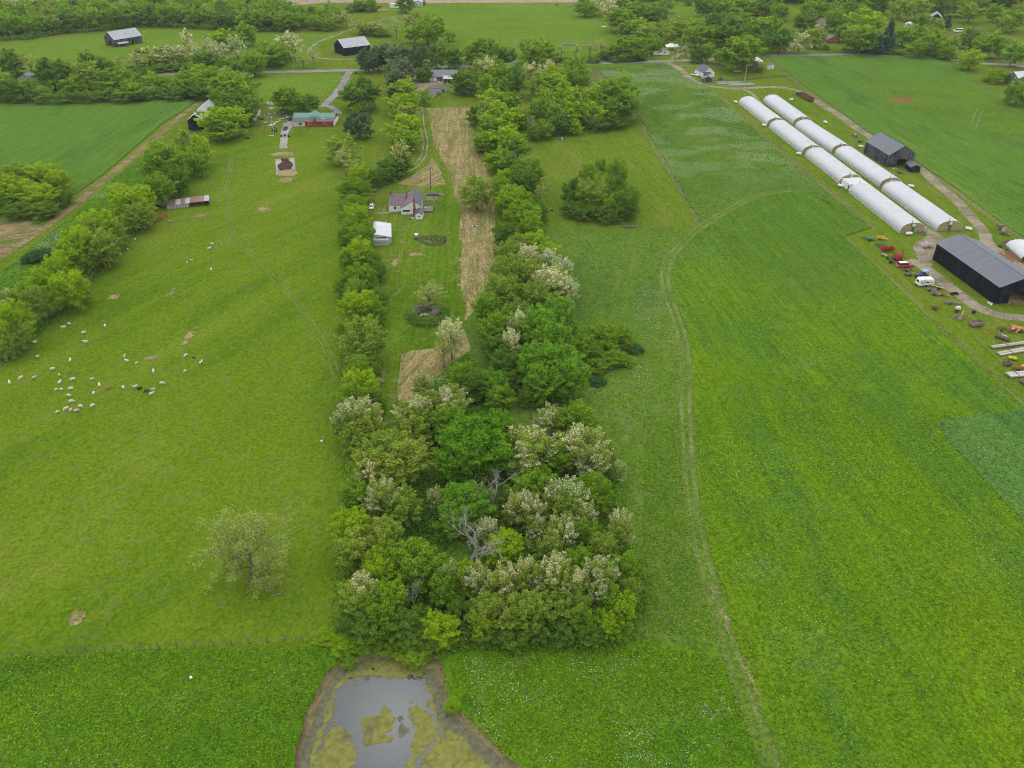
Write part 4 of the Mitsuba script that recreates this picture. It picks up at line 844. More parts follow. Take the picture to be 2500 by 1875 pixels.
plant('right_woods', 'the woods across the road', [('g',62.5,750.1,6.7,12), ('w',72.3,760.3,5.6,13), ('w',82.1,745.9,6.6,13), ('w',90,767.6,5.7,13), ('g',85.5,679.5,11.2,15), ('d',107.6,700.3,10.4,16), 
    ('g',104.9,734.8,8.7,14), ('o',130.4,737.6,7.7,15), ('d',163.6,813.4,3.6,6), ('g',87.5,645.2,7.8,12), ('y',97.7,656.1,7.9,12), ('o',98.9,629.4,8.5,12), 
    ('g',115.5,709.7,6.3,12), ('d',133.8,746.6,3.3,4), ('g',81.1,578.2,9.7,13), ('g',97.5,593.8,5.4,11), ('o',112.9,627.8,5.7,11), 
    ('o',124.4,650.6,6.8,12), ('o',124.3,667.4,8,12), ('y',138.4,658,6.9,13), ('g',135.2,612.4,10.2,14), ('d',155.7,665.7,8,14), ('d',156.3,616.9,11.2,17), 
    ('g',170.5,750.1,6.7,12), ('d',162.2,748.8,4.4,14), ('o',171.1,748.8,6.7,14), ('g',178.6,733.4,9.8,16), ('g',67.7,787.1,7,12), 
    ('g',101.3,767.6,9.1,13), ('d',111.4,775.1,6.9,13), ('g',196.7,737.6,8.8,15), ('d',217,756,9,14), ('g',183.7,623.6,11.3,18), ('d',171.3,591.8,7.2,13), 
    ('d',188.1,597.8,6.3,14), ('g',224.9,732.1,6.5,13), ('g',179.5,683.3,7.1,14), ])
plant('road_verge', 'the roadside strip above the flower meadow', [('g',19.9,562,9.4,14), ('o',10.8,584.7,5.3,11), ('x',33.6,576.6,3.5,8), ('x',43.3,577.8,3.5,9), ('x',53.4,583.4,5.3,10), ('x',61.9,587.9,5.4,10), 
    ('g',67.1,577.8,5.3,9), ('d',63,578.2,4.4,5), ('d',55.7,565.6,3.5,3), ('d',76.2,569.7,4.4,3), ('d',86.3,573.8,5.3,3), ('d',38.4,565.6,4.3,3), 
    ('d',29.8,567.6,3.5,3), ('d',9.7,563.5,4.3,3), ('d',48.8,565.6,3.9,3), ('d',69,567.6,3.9,3), ])
plant('white_house', 'the yard of the white roadside house', [('d',123.8,566.1,4.3,10), ('g',130.8,567.2,4.3,11), ('y',137.8,560.8,3.4,9), ('g',146.5,542.1,12,19), ('g',143.4,543.6,6.7,12), 
    ('o',121.3,605.1,4.6,9), ('x',119.5,584.1,3.6,7), ('x',111.2,579.7,2.7,7), ('x',157,545.7,4.2,6), ('d',158,538.2,2.8,3), ])
plant('far_right', 'the farmstead trees beyond the alfalfa', [('w',200.9,596.5,6.3,13), ('o',218,614.3,7.4,12), ('d',229.7,677.3,7.6,14), ('g',255.7,723.9,8.6,15), ('g',252.8,741.8,6.6,14), 
    ('g',254.6,679.5,8.1,15), ('d',245.5,636.4,5.8,10), ('d',285.3,728,6.5,14), ('g',277.7,737.6,7.7,15), ('y',268.5,660.1,12.8,17), 
    ('g',243.2,595.8,11.7,16), ('y',250,604,8.2,15), ('f',261.8,596.5,8.1,20), ('f',254.4,590.5,5.4,12), ('g',318.8,770.8,9.1,14), 
    ('d',321.3,764.5,6.8,12), ('o',328.7,741.8,7.7,14), ('o',336.3,726.6,10.8,16), ('g',283.7,620.8,7.5,13), ('g',303.4,641.7,5.8,10), 
    ('g',276.8,583.4,6.2,10), ('d',327.3,690.4,4.1,9), ('o',331.6,674.8,6.1,10), ('d',355.4,726.9,3.3,6), ('f',346.1,686.6,4.1,10), 
    ('g',294.4,588.5,9.8,14), ('g',296.9,606,7.3,13), ('g',294.1,574.6,5.3,10), ('y',295.5,543.6,6.2,12), ('y',289.7,540.8,2.9,9), 
    ('d',328.5,610.9,7.4,13), ('g',325.9,580.6,8.8,15), ('g',321.6,584.7,5.3,11), ('g',327,553.6,6.8,14), ('G',296,509.8,7.5,7), ('g',279.4,455.7,6.4,13), 
    ('o',378.4,718.7,9.6,13), ('d',408.5,764.5,6.8,12), ('g',388.1,750.1,8.9,12), ('g',401,722.8,6.5,12), ('o',383,673.2,7.1,12), ('g',394.9,683.3,8.2,14), 
    ('o',417.8,714.7,7.4,14), ('d',362.8,741.8,7.7,14), ('d',375.8,750.1,5.6,12), ('d',264.2,593.1,3.6,2), ('d',270.2,592.2,3.6,2), 
    ('D',225.1,609.1,2.3,3), ])


def belt(region, place, footprint, gap, kinds, hr, limit=60):
    rng = random.Random(region)
    pg = Polygon(footprint)
    x0, y0, x1, y1 = pg.bounds
    pts = []
    for _ in range(6000):
        x, y = rng.uniform(x0, x1), rng.uniform(y0, y1)
        if pg.contains(Point(x, y)) and all((x - a) ** 2 + (y - b) ** 2 > gap * gap for a, b in pts):
            pts.append((x, y))
        if len(pts) >= limit:
            break
    plant(region, place, [(rng.choice(kinds), round(x, 1), round(y, 1), rng.uniform(.42, .62) * gap * 1.25, rng.uniform(*hr)) for x, y in pts], same=True)


belt('north_wood', 'the wood behind the far-left barn', [(-404.4,634.9), (-385.2,643.9), (-366.8,650.1), (-353.8,670.3), (-329,685.4), (-302.8,708.3), (-256.5,697), (-205.8,683.7), (-178.8,683.7), (-191.4,737.2), (-235.2,771), (-297.5,785.4), (-369.8,764), (-408.6,750.4), (-466.3,743.7)], 10.5, 'gggodgyxdo', (11, 16), 130)
belt('mid_wood', 'the belt left of the far track', [(-211.7,684.9), (-169.3,679.8), (-130.1,683.7), (-136,718.1), (-150.3,743.7), (-182.2,737.2), (-229.9,750.4)], 9.0, 'gxdogg', (9, 13), 34)
belt('far_wood', 'the woods along the top right edge', [(129,841.3), (213.6,831.5), (264,835.6), (321.4,823.5), (371.8,827.5), (468.8,800.2), (513,882.8), (388.9,901.2), (137.4,901.2)], 17, 'gdogd', (14, 19), 60)
belt('back_hedge', 'the far hedge behind the tilled field', [(-553.4,872.6), (-365,860.1), (-250.6,872.6), (-215.3,879), (-224.3,919), (-580.5,919)], 14, 'gdo', (9, 12), 40)


def undergrowth(name, label, line, width, height, dens, row, seed, size=.3):
    """Low leafy growth along a line, nobody could count its plants."""
    rng = np.random.default_rng(seed)
    pg = LineString(line).buffer(width / 2)
    n = int(pg.area * dens)
    ln = LineString(line)
    s, off = rng.uniform(0, ln.length, n), rng.normal(0, width * .32, n)
    p = np.array([ln.interpolate(k).coords[0] for k in s])
    p2 = np.array([ln.interpolate(k + .5).coords[0] for k in s]) - np.array([ln.interpolate(max(k - .5, 0)).coords[0] for k in s])
    p2 /= np.linalg.norm(p2, axis=1, keepdims=True) + 1e-9
    xy = p + np.c_[-p2[:, 1], p2[:, 0]] * off[:, None]
    hh = height * np.clip(1.15 - (off / width) ** 2 * 3, .15, 1) * (.35 + 1.3 * meshkit.fbm(np.c_[xy * .45, np.zeros(n)], 3, seed))
    pts = np.c_[xy, hh * rng.uniform(.25, 1, n) ** .6]
    mb = MB()
    mb.add(*leaf_quads(rng, pts, rng.normal(0, .6, (n, 3)) + [0, 0, .8], size, row))
    key = put(numbered(name), mb, 'leaf')
    labels[key] = {'label': label, 'category': 'undergrowth', 'kind': 'stuff'}


undergrowth('undergrowth', 'dense growth at the foot of the hedgerow beside the lawn', [(-67.5,337.8), (-62.7,305.9), (-57.7,275.7), (-52.5,250), (-47.2,221)] + [(-43.8,199.4), (-41.5,183.4), (-39,169.1), (-36.8,152.4)], 7, 3.4, 14, 16, 1, .34)
undergrowth('undergrowth', 'dense growth under the hedgerow along the dirt lane', [(-67.6,508.3), (-60.8,459.1), (-54.4,408.2), (-51,386.2)] + [(-52.1,337.8), (-57.4,326.6), (-63.2,326.6)], 6, 3.0, 9, 16, 2, .42)
undergrowth('undergrowth', 'dark growth under the tree row left of the sheep', [(-141.4,360.8), (-140,329.5), (-143.5,302.3), (-142.2,286.2), (-139.7,269), (-139.2,256.6), (-138.2,248.1)] + [(-138.7,240.6), (-137.5,222.1), (-138.6,209), (-139.4,195.4), (-139.6,185)], 4.5, 2.2, 14, 3, 3, .34)
undergrowth('undergrowth', 'dense growth under the tree row right of the hay', [(-13,448.8), (-6.9,403.6), (-1.8,359.8), (4.1,318.6), (6.9,292.4)] + [(5.8,272.1), (7.2,252.8), (7.6,237.4)], 8, 3.2, 10, 16, 4, .38)
undergrowth('undergrowth', 'shrub edge of the wood facing the pond', [(-29.2,95.7), (-23.9,93.8), (-17.3,92.8), (-11.1,92.8), (-3.8,93.1), (5,93.1), (13.8,92.8), (19.3,94.6), (22.4,102.2), (22.8,110.6)], 6, 2.2, 26, 16, 5, .26)
undergrowth('undergrowth', 'weedy left edge of the wood above the pond', [(-38.5,154.7), (-35.2,139.6), (-33.1,124.3), (-31.8,112.9), (-30.7,104.3), (-29.7,96.4)], 4.5, 2.2, 22, 0, 6, .26)
undergrowth('undergrowth', 'weedy right edge of the wood above the pond', [(17.1,157.4), (20.8,148.8), (22.2,139.6), (21.6,130.6), (21.9,117.5), (22.5,108.5)], 5, 1.8, 22, 10, 7, .26)
undergrowth('undergrowth', 'leafy floor inside the wood above the pond', [(-27.5,135), (-19,130.6), (-11.1,117.5), (-2.7,122.3), (4.4,130.6), (5.8,117.5), (-0.9,110.6), (-10.2,102.2), (-19.3,100.3)], 11, 2.4, 12, 16, 8, .30)
undergrowth('undergrowth', 'dark growth below the thicket', [(-5.3,198), (-1.7,186.6), (1.6,177.8)] + [(-9.1,172.4), (-0.7,171.2), (4.7,175.4)], 9, 2.6, 12, 3, 9, .30)
undergrowth('undergrowth', 'shrubby hedge at the top of the sown field', [(-287.8,462), (-267.4,464.8), (-240.6,470.6), (-212.7,475.1), (-187.6,478.1), (-177.8,482.6)], 5, 3.0, 5, 3, 10, .55)
undergrowth('undergrowth', 'dark roadside hedge above the flower meadow', [(3.7,568.2), (22.8,567.4), (47.4,569.9), (69.6,572.3), (87.5,574.8)], 3.5, 2.2, 6, 8, 11, .5)
undergrowth('undergrowth', 'dark hedge along the road by the far-left barn', [(-315.3,525.6), (-299,525.6), (-284.5,536.4)] + [(-231.9,542), (-208,545.8), (-183.5,548.5), (-173.2,547.7)], 4, 2.4, 6, 8, 12, .5)
undergrowth('undergrowth', 'shrubby foot of the wood behind the far-left barn', [(-392.7,639.9), (-366.1,648.5), (-353,668.7), (-327.8,682.6), (-301.9,705.9), (-255.2,692.9), (-204.7,679.8), (-178.6,682.6)], 6, 3.2, 4, 3, 13, .65)
undergrowth('undergrowth', 'dark growth under the wood above the paddock', [(9.8,398.5), (17.9,403.6), (30.7,410.6), (43.7,415.9), (55.5,421.4), (63.1,425.2)], 5, 2.4, 9, 3, 14, .4)
undergrowth('undergrowth', 'leafy skirt of the tree clump in the paddock', [(20.8,296.6), (27,292.4), (34.5,291.4), (41.8,292.4), (48,298.6)], 5, 2.4, 12, 3, 15, .36)
undergrowth('undergrowth', 'weeds sprouting along the bottom pasture fence', [(-88,88.7), (-76.7,89), (-62.9,90.3), (-48.6,91.1), (-34.4,92.5), (-30.6,92.7)], 1.2, .8, 5, 0, 16, .2)
undergrowth('undergrowth', 'green weeds ringing the brush pile', [(-31.2,213.5), (-29.9,208.8), (-27.4,205.7), (-24.1,205.1), (-21.3,206.7), (-20,211.3), (-21.1,215.4)], 2.6, 1.2, 34, 3, 17, .22)
undergrowth('undergrowth', 'taller weeds in front of the brush pile', [(-30.3,211.3), (-28.2,208.2), (-25.1,207), (-22.9,208.2)], 3.2, 1.5, 26, 16, 21, .22)
undergrowth('undergrowth', 'bank weeds on the right pond shore', [(-11.4,85), (-10.4,82.2), (-8.6,78.6), (-5.4,75.8), (-2.7,73.1), (-0.8,70.6)], .9, .5, 40, 2, 18, .14)
undergrowth('undergrowth', 'dark bank weeds on the left pond shore', [(-28.9,88.1), (-31,86.1), (-32.2,83.8), (-32.8,80.8), (-33.1,78), (-33.4,74.8), (-33.5,71.3)], .8, .5, 30, 16, 19, .14)
undergrowth('undergrowth', 'rough growth under the farmstead trees', [(233,601.7), (256.6,596.3), (276.1,595), (286,588.4)] + [(285.1,584.1), (300.1,579.9)], 5, 2.2, 4, 3, 20, .6)


def tufts(name, label, cat, region, n, z, rows_, size, seed, up=.75, clump=None, freq=.1):
    """Grass tufts or flower heads scattered over a field, as real leaves standing in the sward."""
    rng = np.random.default_rng(seed)
    pg = Polygon(region) if not hasattr(region, 'bounds') else region
    x0, y0, x1, y1 = pg.bounds
    p = np.c_[rng.uniform(x0, x1, n * 3), rng.uniform(y0, y1, n * 3)]
    p = p[shapely.contains_xy(pg, p[:, 0], p[:, 1])]
    f = meshkit.fbm(np.c_[p * freq, np.zeros(len(p))], 3, seed)
    p = p[f > clump] if clump else p[rng.random(len(p)) < .25 + 1.1 * f]
    p = p[:n]
    mb = MB()
    which = rng.integers(0, len(rows_), len(p))
    for k, r_ in enumerate(rows_):
        q_ = p[which == k]
        mb.add(*leaf_quads(rng, np.c_[q_, z + rng.uniform(.0, .16, len(q_))], rng.normal(0, .55, (len(q_), 3)) + [0, 0, up], size * rng.uniform(.6, 1.3, (len(q_), 1)), r_))
    key = put(numbered(name), mb, 'leaf')
    labels[key] = {'label': label, 'category': cat, 'kind': 'stuff'}


clear = POND.buffer(.3)
tufts('grass_tufts', 'lush tufts of the meadow left of the pond', 'grass', Polygon([(-91.9,87), (-87.8,88.1), (-64.5,89.6), (-42.4,90.6), (-31.2,91.4), (-32,87), (-33.6,73.4), (-33.3,65.9), (-80,65.9)]).difference(clear), 30000, HM, (17, 18, 19), .17, 41)
tufts('grass_tufts', 'lush tufts of the meadow right of the pond', 'grass', Polygon([(-9.3,89.7), (22.1,90.8), (31.6,89.9), (36.8,88), (38.5,73.4), (39.4,65.9), (-14.1,65.9)]).difference(clear), 26000, HM, (17, 18, 19), .17, 42)
tufts('grass_tufts', 'tufts of the bright hay meadow right of the track', 'grass', [(44.9,159.8), (63.9,181.1), (126.2,154.1), (77.8,65.9), (40.7,65.9), (39.2,81.6), (38.2,98), (38.7,122.1)], 62000, HM, (17, 18, 19), .18, 43)
tufts('grass_tufts', 'dull tufts between the wood and the track', 'grass', [(32.4,159.8), (41.5,159.8), (38.5,136.9), (36.7,116.8), (36.8,91.8), (23.3,93.8)], 12000, HM, (17, 19, 20), .16, 44)
tufts('wildflowers', 'white wildflowers right of the pond', 'wildflowers', Polygon([(-8.4,88.9), (23.4,88.9), (34.6,81.6), (37,67.4), (-3.9,67.4)]).difference(clear), 1700, HM + .12, (21,), .10, 45, 1.2, .56, .16)
tufts('wildflowers', 'scattered white wildflowers in the hay meadow', 'wildflowers', [(65.7,252.1), (105.3,237.6), (119.8,150.4), (79.1,69.6), (46,69.6), (41.5,112.9), (44.9,159.8)], 2600, HM + .12, (21,), .12, 46, 1.2, .63, .13)
tufts('wildflowers', 'white wildflowers along the upper field track', 'wildflowers', [(33.2,230.9), (50.7,237.6), (48.2,190.7), (34.1,163.8), (27.8,181.1)], 900, HM + .12, (21,), .12, 47, 1.2, .56, .12)
tufts('wildflowers', 'white wildflowers in the meadow left of the pond', 'wildflowers', Polygon([(-86.7,86.1), (-43.3,88), (-32.4,88.9), (-35.8,76.6), (-35.1,67.4), (-76.6,67.4)]).difference(clear), 500, HM + .12, (21,), .09, 48, 1.2, .60, .2)
tufts('wildflowers', 'white wildflowers left of the dirt track', 'wildflowers', [(-161.9,221.3), (-158.7,237.6), (-152.8,241.1), (-140.2,209.4), (-146.8,198.4)], 900, .2, (21,), .16, 49, 1.2, .50, .1)
# ---------------------------------------------------------------- buildings
def frame_at(FL, FR):
    FL, FR = np.array(FL, float), np.array(FR, float)
    W = float(np.linalg.norm(FR - FL)); u = (FR - FL) / W
    m = np.eye(4); m[:2, 0] = u; m[:2, 1] = [-u[1], u[0]]; m[:2, 3] = FL
    return T(m), W


def side_box(side, s0, s1, z0, z1, d0, d1, W, L):
    """A box on a wall: s along the wall, d outwards."""
    return {'f': (s0, -d1, z0, s1, -d0, z1), 'b': (s0, L + d0, z0, s1, L + d1, z1), 'l': (-d1, s0, z0, -d0, s1, z1), 'r': (W + d0, s0, z0, W + d1, s1, z1)}[side]


def window(parent, side, s, z, w, h, W, L, xf, frame='white', panes=1, name='window'):
    fr = pp(frame, 0)
    t = .09
    for b in ((s - w / 2 - t, s + w / 2 + t, z - t, z), (s - w / 2 - t, s + w / 2 + t, z + h, z + h + t), (s - w / 2 - t, s - w / 2, z, z + h), (s + w / 2, s + w / 2 + t, z, z + h)):
        fr.box(*side_box(side, *b, .002, .06, W, L))
    for k in range(1, panes):
        x_ = s - w / 2 + w * k / panes
        fr.box(*side_box(side, x_ - .04, x_ + .04, z, z + h, .002, .05, W, L))
    key = part(parent, name, fr, 'paint', xf)
    part(key, 'pane', MB().box(*side_box(side, s - w / 2, s + w / 2, z, z + h, .004, .02, W, L)), 'glass_dark', xf)


def door(parent, side, s0, s1, h, W, L, xf, colour='dark', z0=.02, name='door'):
    key = part(parent, name, pp(colour, .1).box(*side_box(side, s0, s1, z0, h, .004, .05, W, L)), 'paint', xf)
    part(key, 'handle', pp('steel', 0).box(*side_box(side, s1 - .16, s1 - .08, h * .45, h * .52, .052, .1, W, L)), 'paint', xf)


def building(name, label, cat, FL, FR, L, prof, wall=('boards', 0), roofs=(1,), over=.35, openings=(), windows=(), doors=(), group=None, parent=None):
    xf, W = frame_at(FL, FR)
    key = thing(name, label, cat, group) if parent is None else parent
    outline = [(0, 0), (W, 0)] + [(x, z) for x, z in prof[::-1]]
    M = np.array([[1, 0, 0, 0], [0, 0, 1, 0], [0, 1, 0, 0]], float)
    body = m3.CrossSection([outline]).extrude(L).transform(M)
    if openings:
        ins = Polygon(outline).buffer(-.18)
        low = [(x, z if z > .3 else -.1) for x, z in list(ins.exterior.coords)[:-1]]
        body -= m3.CrossSection([low], m3.FillRule.NonZero).extrude(L - .36).transform(M).translate((0, .18, 0))
        for sd, s0, s1, z0, z1 in openings:
            b = np.array(side_box(sd, s0, s1, z0, z1, -.5, .3, W, L))
            body -= m3.Manifold.cube(b[3:] - b[:3]).translate(b[:3])
    mat, idx = wall
    part(key, 'wall', MB(idx + .5 if isinstance(idx, int) else PI_[idx] + .5, .08).tm(body), mat, xf)
    roofs = list(roofs) * (len(prof) - 1) if len(roofs) == 1 else roofs
    for k in range(len(prof) - 1):
        p0, p1 = np.array(prof[k], float), np.array(prof[k + 1], float)
        d = (p1 - p0) / np.linalg.norm(p1 - p0); n = np.array([-d[1], d[0]])
        a = p0 - d * (over if k == 0 else 0); b = p1 + d * (over if k == len(prof) - 2 else 0)
        q_ = [a + n * .015, b + n * .015, b + n * .13, a + n * .13]
        part(key, 'roof', MB(roofs[k] + .5, 0).prism(q_, -over, L + over), 'roofing', xf)
    for w_ in windows:
        window(key, *w_[:5], W, L, xf, *w_[5:])
    for d_ in doors:
        door(key, *d_[:4], W, L, xf, *d_[4:])
    return key, xf, W


# the big barn and the barn with roof ventilators
k, xf, W = building('big_barn', 'long black barn with a charcoal metal roof and open end beside the machinery row', 'barn', (148.5, 219.1), (163.0, 221.0), 33.6,
    [(0, 5.9), (7.3, 8.5), (14.6, 5.9)], ('boards', 3), (6, 1), .4, openings=[('f', 4.6, 10.4, 0, 3.9)])
part(k, 'door_track', pp('navy').box(.6, -.14, 3.95, 14, -.02, 4.12), 'paint', xf)
part(k, 'ridge_cap', MB(1.5, 0).tube([(7.3, -.4, 8.66), (7.3, 34, 8.66)], .12, 6), 'roofing', xf)
part(k, 'corner_trim', pp('pale').box(-.05, 33.5, 0, .12, 33.66, 5.8), 'paint', xf)
part(k, 'straw', pp('tan', .0).box(.3, .3, .02, 14.2, 33, .06), 'paint', xf, label='tan litter on the floor of the barn')
k, xf, W = building('vented_barn', 'weathered black barn with six ridge vents beside the greenhouses', 'barn', (166.3, 349.2), (178.4, 350.7), 20.8,
    [(0, 5.5), (6.1, 9.4), (12.2, 5.5)], ('boards', 1), (6, 1), .35, openings=[('f', 4.3, 8.6, 0, 3.4)])
for i_ in range(6):
    y_ = 2.0 + i_ * 3.35
    v_ = part(k, 'ridge_vent', pp('steel').tube([(6.1, y_, 9.3), (6.1, y_, 9.75)], .28, 8), 'paint', xf)
    part(v_, 'cap', pp('dark').tube([(6.1, y_, 9.76), (6.1, y_, 10.0)], [.42, .18], 8), 'paint', xf)
building('lean_shed', 'small dark shed standing at the open end of the vented barn', 'shed', (173.9, 342.6), (178.1, 342.4), 6.0, [(0, 2.3), (2.1, 3.3), (4.2, 2.3)], ('boards', 0), (6,), .3, doors=[('f', .9, 1.8, 1.7, 'black')])
building('field_barn', 'black barn with a pale stained metal roof beside the dirt track', 'barn', (-162.6, 406.2), (-154.4, 406.8), 29, [(0, 5.0), (4.1, 7.9), (8.2, 5.0)], ('boards', 0), (0,), .4, openings=[('f', 4.6, 6.8, 0, 2.8)])
building('lean_to', 'small dark lean-to at the far end of the barn by the dirt track', 'shed', (-162.5, 437), (-156, 437.3), 5, [(0, 2.6), (6.5, 3.4)], ('boards', 0), (6,), .2)
k, xf, W = building('leaning_barn', 'leaning grey-black barn with pale roof in the far left meadow', 'barn', (-298, 626.5), (-287.3, 618.2), 21.5, [(0, 5.0), (6.8, 9.6), (13.6, 5.0)], ('boards', 1), (0,), .4, openings=[('f', 4.5, 8, 0, 3.2), ('r', 13, 14.6, 0, 3.6)])
part(k, 'porch_roof', MB(0.5, 0).hull([(13.7, 1, 2.9), (13.7, 9, 2.9), (17, 1, 2.2), (17, 9, 2.2), (17, 9, 2.3), (13.7, 1, 3), (13.7, 9, 3), (17, 1, 2.3)]), 'roofing', xf)
for y_ in (1.2, 8.8):
    part(k, 'porch_post', pp('oldwood').box(16.7, y_ - .1, 0, 16.9, y_ + .1, 2.2), 'paint', xf)
building('meadow_barn', 'black barn with a clean silver roof inside the loop of the gravel track', 'barn', (-125.3, 600.6), (-115.9, 587.2), 19.8, [(0, 5.3), (8.2, 9.6), (16.4, 5.3)], ('boards', 3), (0,), .4, openings=[('r', 14, 17, 0, 3.0)])
building('grey_barn', 'unpainted grey barn with a white roof at the right edge', 'barn', (299.9, 507.0), (302.3, 498.5), 14, [(0, 5.0), (4.4, 7.6), (8.8, 5.0)], ('boards', 2), (4,), .3)
building('distant_barn', 'dark barn with a pale rusty roof among the far right trees', 'barn', (345.5, 716), (353, 713), 13, [(0, 5), (4, 8), (8, 5)], ('boards', 0), (0,), .3)

# farmhouse
k, xf, W = building('farmhouse', 'white farmhouse with a plum shingle roof and tall brick chimney', 'house', (-42.6, 293.0), (-34.9, 293.4), 13.2, [(0, 2.6), (4.8, 5.5), (7.7, 3.3)], ('paint', 'white'), (2, 5), .25,
    windows=[('f', 2.0, 1.25, 2.6, .5, 'navy', 3), ('l', 1.6, 1.1, .7, 1.0)], doors=[('r', 3.0, 3.9, 2.1, 'white')])
ch = pp('brick', 0).box(4.55, -.62, 0, 5.75, -.02, 2.1).hull([(4.55, -.62, 2.1), (5.75, -.62, 2.1), (4.55, -.02, 2.1), (5.75, -.02, 2.1), (4.85, -.55, 3.0), (5.45, -.55, 3.0), (4.85, -.02, 3.0), (5.45, -.02, 3.0)]).box(4.85, -.55, 3.0, 5.45, -.02, 6.7)
part(k, 'chimney', ch, 'paint', xf)
building('', '', '', (-42.0, 296.4), (-42.0, 309.2), 5.8, [(0, 2.5), (6.4, 4.7), (12.8, 2.5)], ('paint', 'white'), (2, 2), .25, windows=[('l', 3.4, .9, .8, 1.1, 'white', 1)], parent=k)
building('', '', '', (-36.7, 288.2), (-34.0, 288.2), 4.9, [(0, 1.9), (1.35, 2.75), (2.7, 1.9)], ('paint', 'white'), (2, 5), .2, windows=[('f', 1.35, .95, .6, .4)], parent=k)
part(k, 'chimney', pp('brick', 0).box(-48.0, 302.6, 3.0, -47.3, 303.3, 6.0), 'paint')
dk = thing('deck', 'weathered wooden deck at the right side of the farmhouse', 'deck')
for i_ in range(14):
    part(dk, 'board', pp('wood', .2).box(-34.6, 295.2 + i_ * .38, .55, -30.6, 295.2 + i_ * .38 + .34, .62), 'paint')
part(dk, 'frame', pp('wood').box(-34.5, 295.3, .1, -30.7, 300.4, .54), 'paint')
part(dk, 'railing', pp('wood').box(-30.68, 295.2, .64, -30.6, 300.4, 1.5).box(-34.5, 295.2, 1.4, -30.7, 295.28, 1.5), 'paint')
part(dk, 'bench', pp('pale').box(-34.4, 297.5, .63, -33.2, 298.1, 1.0), 'paint')
pg = thing('pergola', 'bare grey pergola frame between farmhouse and stock tank', 'pergola')
for i_ in range(9):
    part(pg, 'rafter', pp('oldwood').box(-34.5 + i_ * .62, 302.6, 2.25, -34.38 + i_ * .62, 306.9, 2.4), 'paint')
for x_, y_ in ((-34.4, 302.8), (-29.6, 302.8), (-34.4, 306.7), (-29.6, 306.7)):
    part(pg, 'post', pp('oldwood').box(x_ - .08, y_ - .08, 0, x_ + .08, y_ + .08, 2.13), 'paint')
part(pg, 'beam', pp('oldwood').box(-34.6, 302.75, 2.14, -29.4, 302.9, 2.24).box(-34.6, 306.6, 2.14, -29.4, 306.75, 2.24), 'paint')
st = thing('stock_tank', 'long dark covered stock tank beside the pergola', 'tank')
c_ = (-32.06, 313.83)
part(st, 'side', pp('steel').rbox((c_[0], c_[1], .45), (4.6, 2.2, .9), .02), 'paint')
part(st, 'cover', pp('dark', 0).rbox((c_[0], c_[1], .94), (4.75, 2.35, .08), .02), 'paint')
part(st, 'float', pp('pale', 0).ball((c_[0] + .5, c_[1] + .3, 1.0), (.18, .18, .1), 1), 'paint')

k, xf, W = building('garage', 'open-fronted white-roofed garage with grey metal lean-to by the hedgerow', 'garage', (-48.7, 264.8), (-43.0, 265.6), 12.2, [(0, 3.4), (.6, 3.6), (5.75, 2.5)], ('paint', 'cream'), (4,), .25, openings=[('f', .6, 4.0, .2, 2.5)])
building('', '', '', (-48.9, 263.1), (-43.7, 263.5), 1.6, [(0, 2.15), (5.2, 2.0)], ('paint', 'silver'), (0,), .12, parent=k)
for i_ in range(10):
    part(k, 'rib', pp('grey', 0).box(-48.8 + i_ * .52, 263.07 + .04 * i_, .05, -48.75 + i_ * .52, 263.16 + .04 * i_, 2.0), 'paint')

k, xf, W = building('red_house', 'long red and white house with a half green half charcoal roof', 'house', (-91.2, 413.9), (-91.2, 427.0), 20.8, [(0, 2.5), (3.3, 3.5), (6.6, 5.0), (13.1, 2.5)], ('paint', 'barnred'), (7, 3, 3), .4,
    windows=[('l', 4.6, .9, 1.6, 1.2, 'white', 3), ('l', 12.2, .9, 1.5, 1.0, 'white', 2)])
part(k, 'siding', pp('cream', .05).box(-.09, 14.6, 0, -.012, 20.84, 2.42), 'paint', xf, label='cream-white siding at the left end of the red house')
window(k, 'l', 16.9, 1.0, 1.5, .7, W, 20.8, T(np.array(xf.matrix)) @ T().translate([-.09, 0, 0]), 'dark')
part(k, 'side_trim', pp('white').box(.0, -.07, 0, 13.1, -.01, 2.4), 'paint', xf)
part(k, 'chimney', pp('brick', .05).box(-.62, 8.6, 0, -.1, 10.2, 2.3).box(-.62, 8.8, 2.3, .9, 10.0, 4.2), 'paint', xf)
part(k, 'gable', MB(3.5, 0).hull([(3.4, 8.4, 4.0), (3.4, 12.6, 4.0), (6.6, 10.5, 5.9), (6.6, 8.0, 5.1), (6.6, 13.0, 5.1), (9, 10.5, 5.7), (9, 8.4, 4.6), (9, 12.6, 4.6)]), 'roofing', xf)
part(k, 'roof_pipe', pp('white', 0).tube([(4.4, 6.6, 3.8), (4.4, 6.6, 4.7)], .14, 8).tube([(2.5, 4.6, 3.4), (2.5, 6.2, 3.4)], .16, 6), 'paint', xf)

k, xf, W = building('brick_house', 'brick ranch house with grey roof and two white garage doors', 'house', (-33.5, 513.0), (-33.5, 529), 17.8, [(0, 2.6), (8, 4.9), (16, 2.6)], ('paint', 'brick'), (1, 1), .5)
for s_ in (13.0, 15.6):
    part(k, 'garage_door', pp('white', 0).box(-.08, s_ - .1, .02, -.012, s_ + 2.1, 2.2), 'paint', xf)
part(k, 'porch_roof', MB(0.5, 0).hull([(-6.4, .8, 2.6), (-6.4, 8.6, 2.6), (1.0, .8, 3.05), (1.0, 8.6, 3.05), (-6.4, .8, 2.7), (-6.4, 8.6, 2.7), (1.0, .8, 3.15), (1.0, 8.6, 3.15)]), 'roofing', xf)
for s_ in (1, 3.4, 5.9, 8.4):
    part(k, 'porch_post', pp('white').box(-6.3, s_ - .1, 0, -6.1, s_ + .1, 2.58), 'paint', xf)
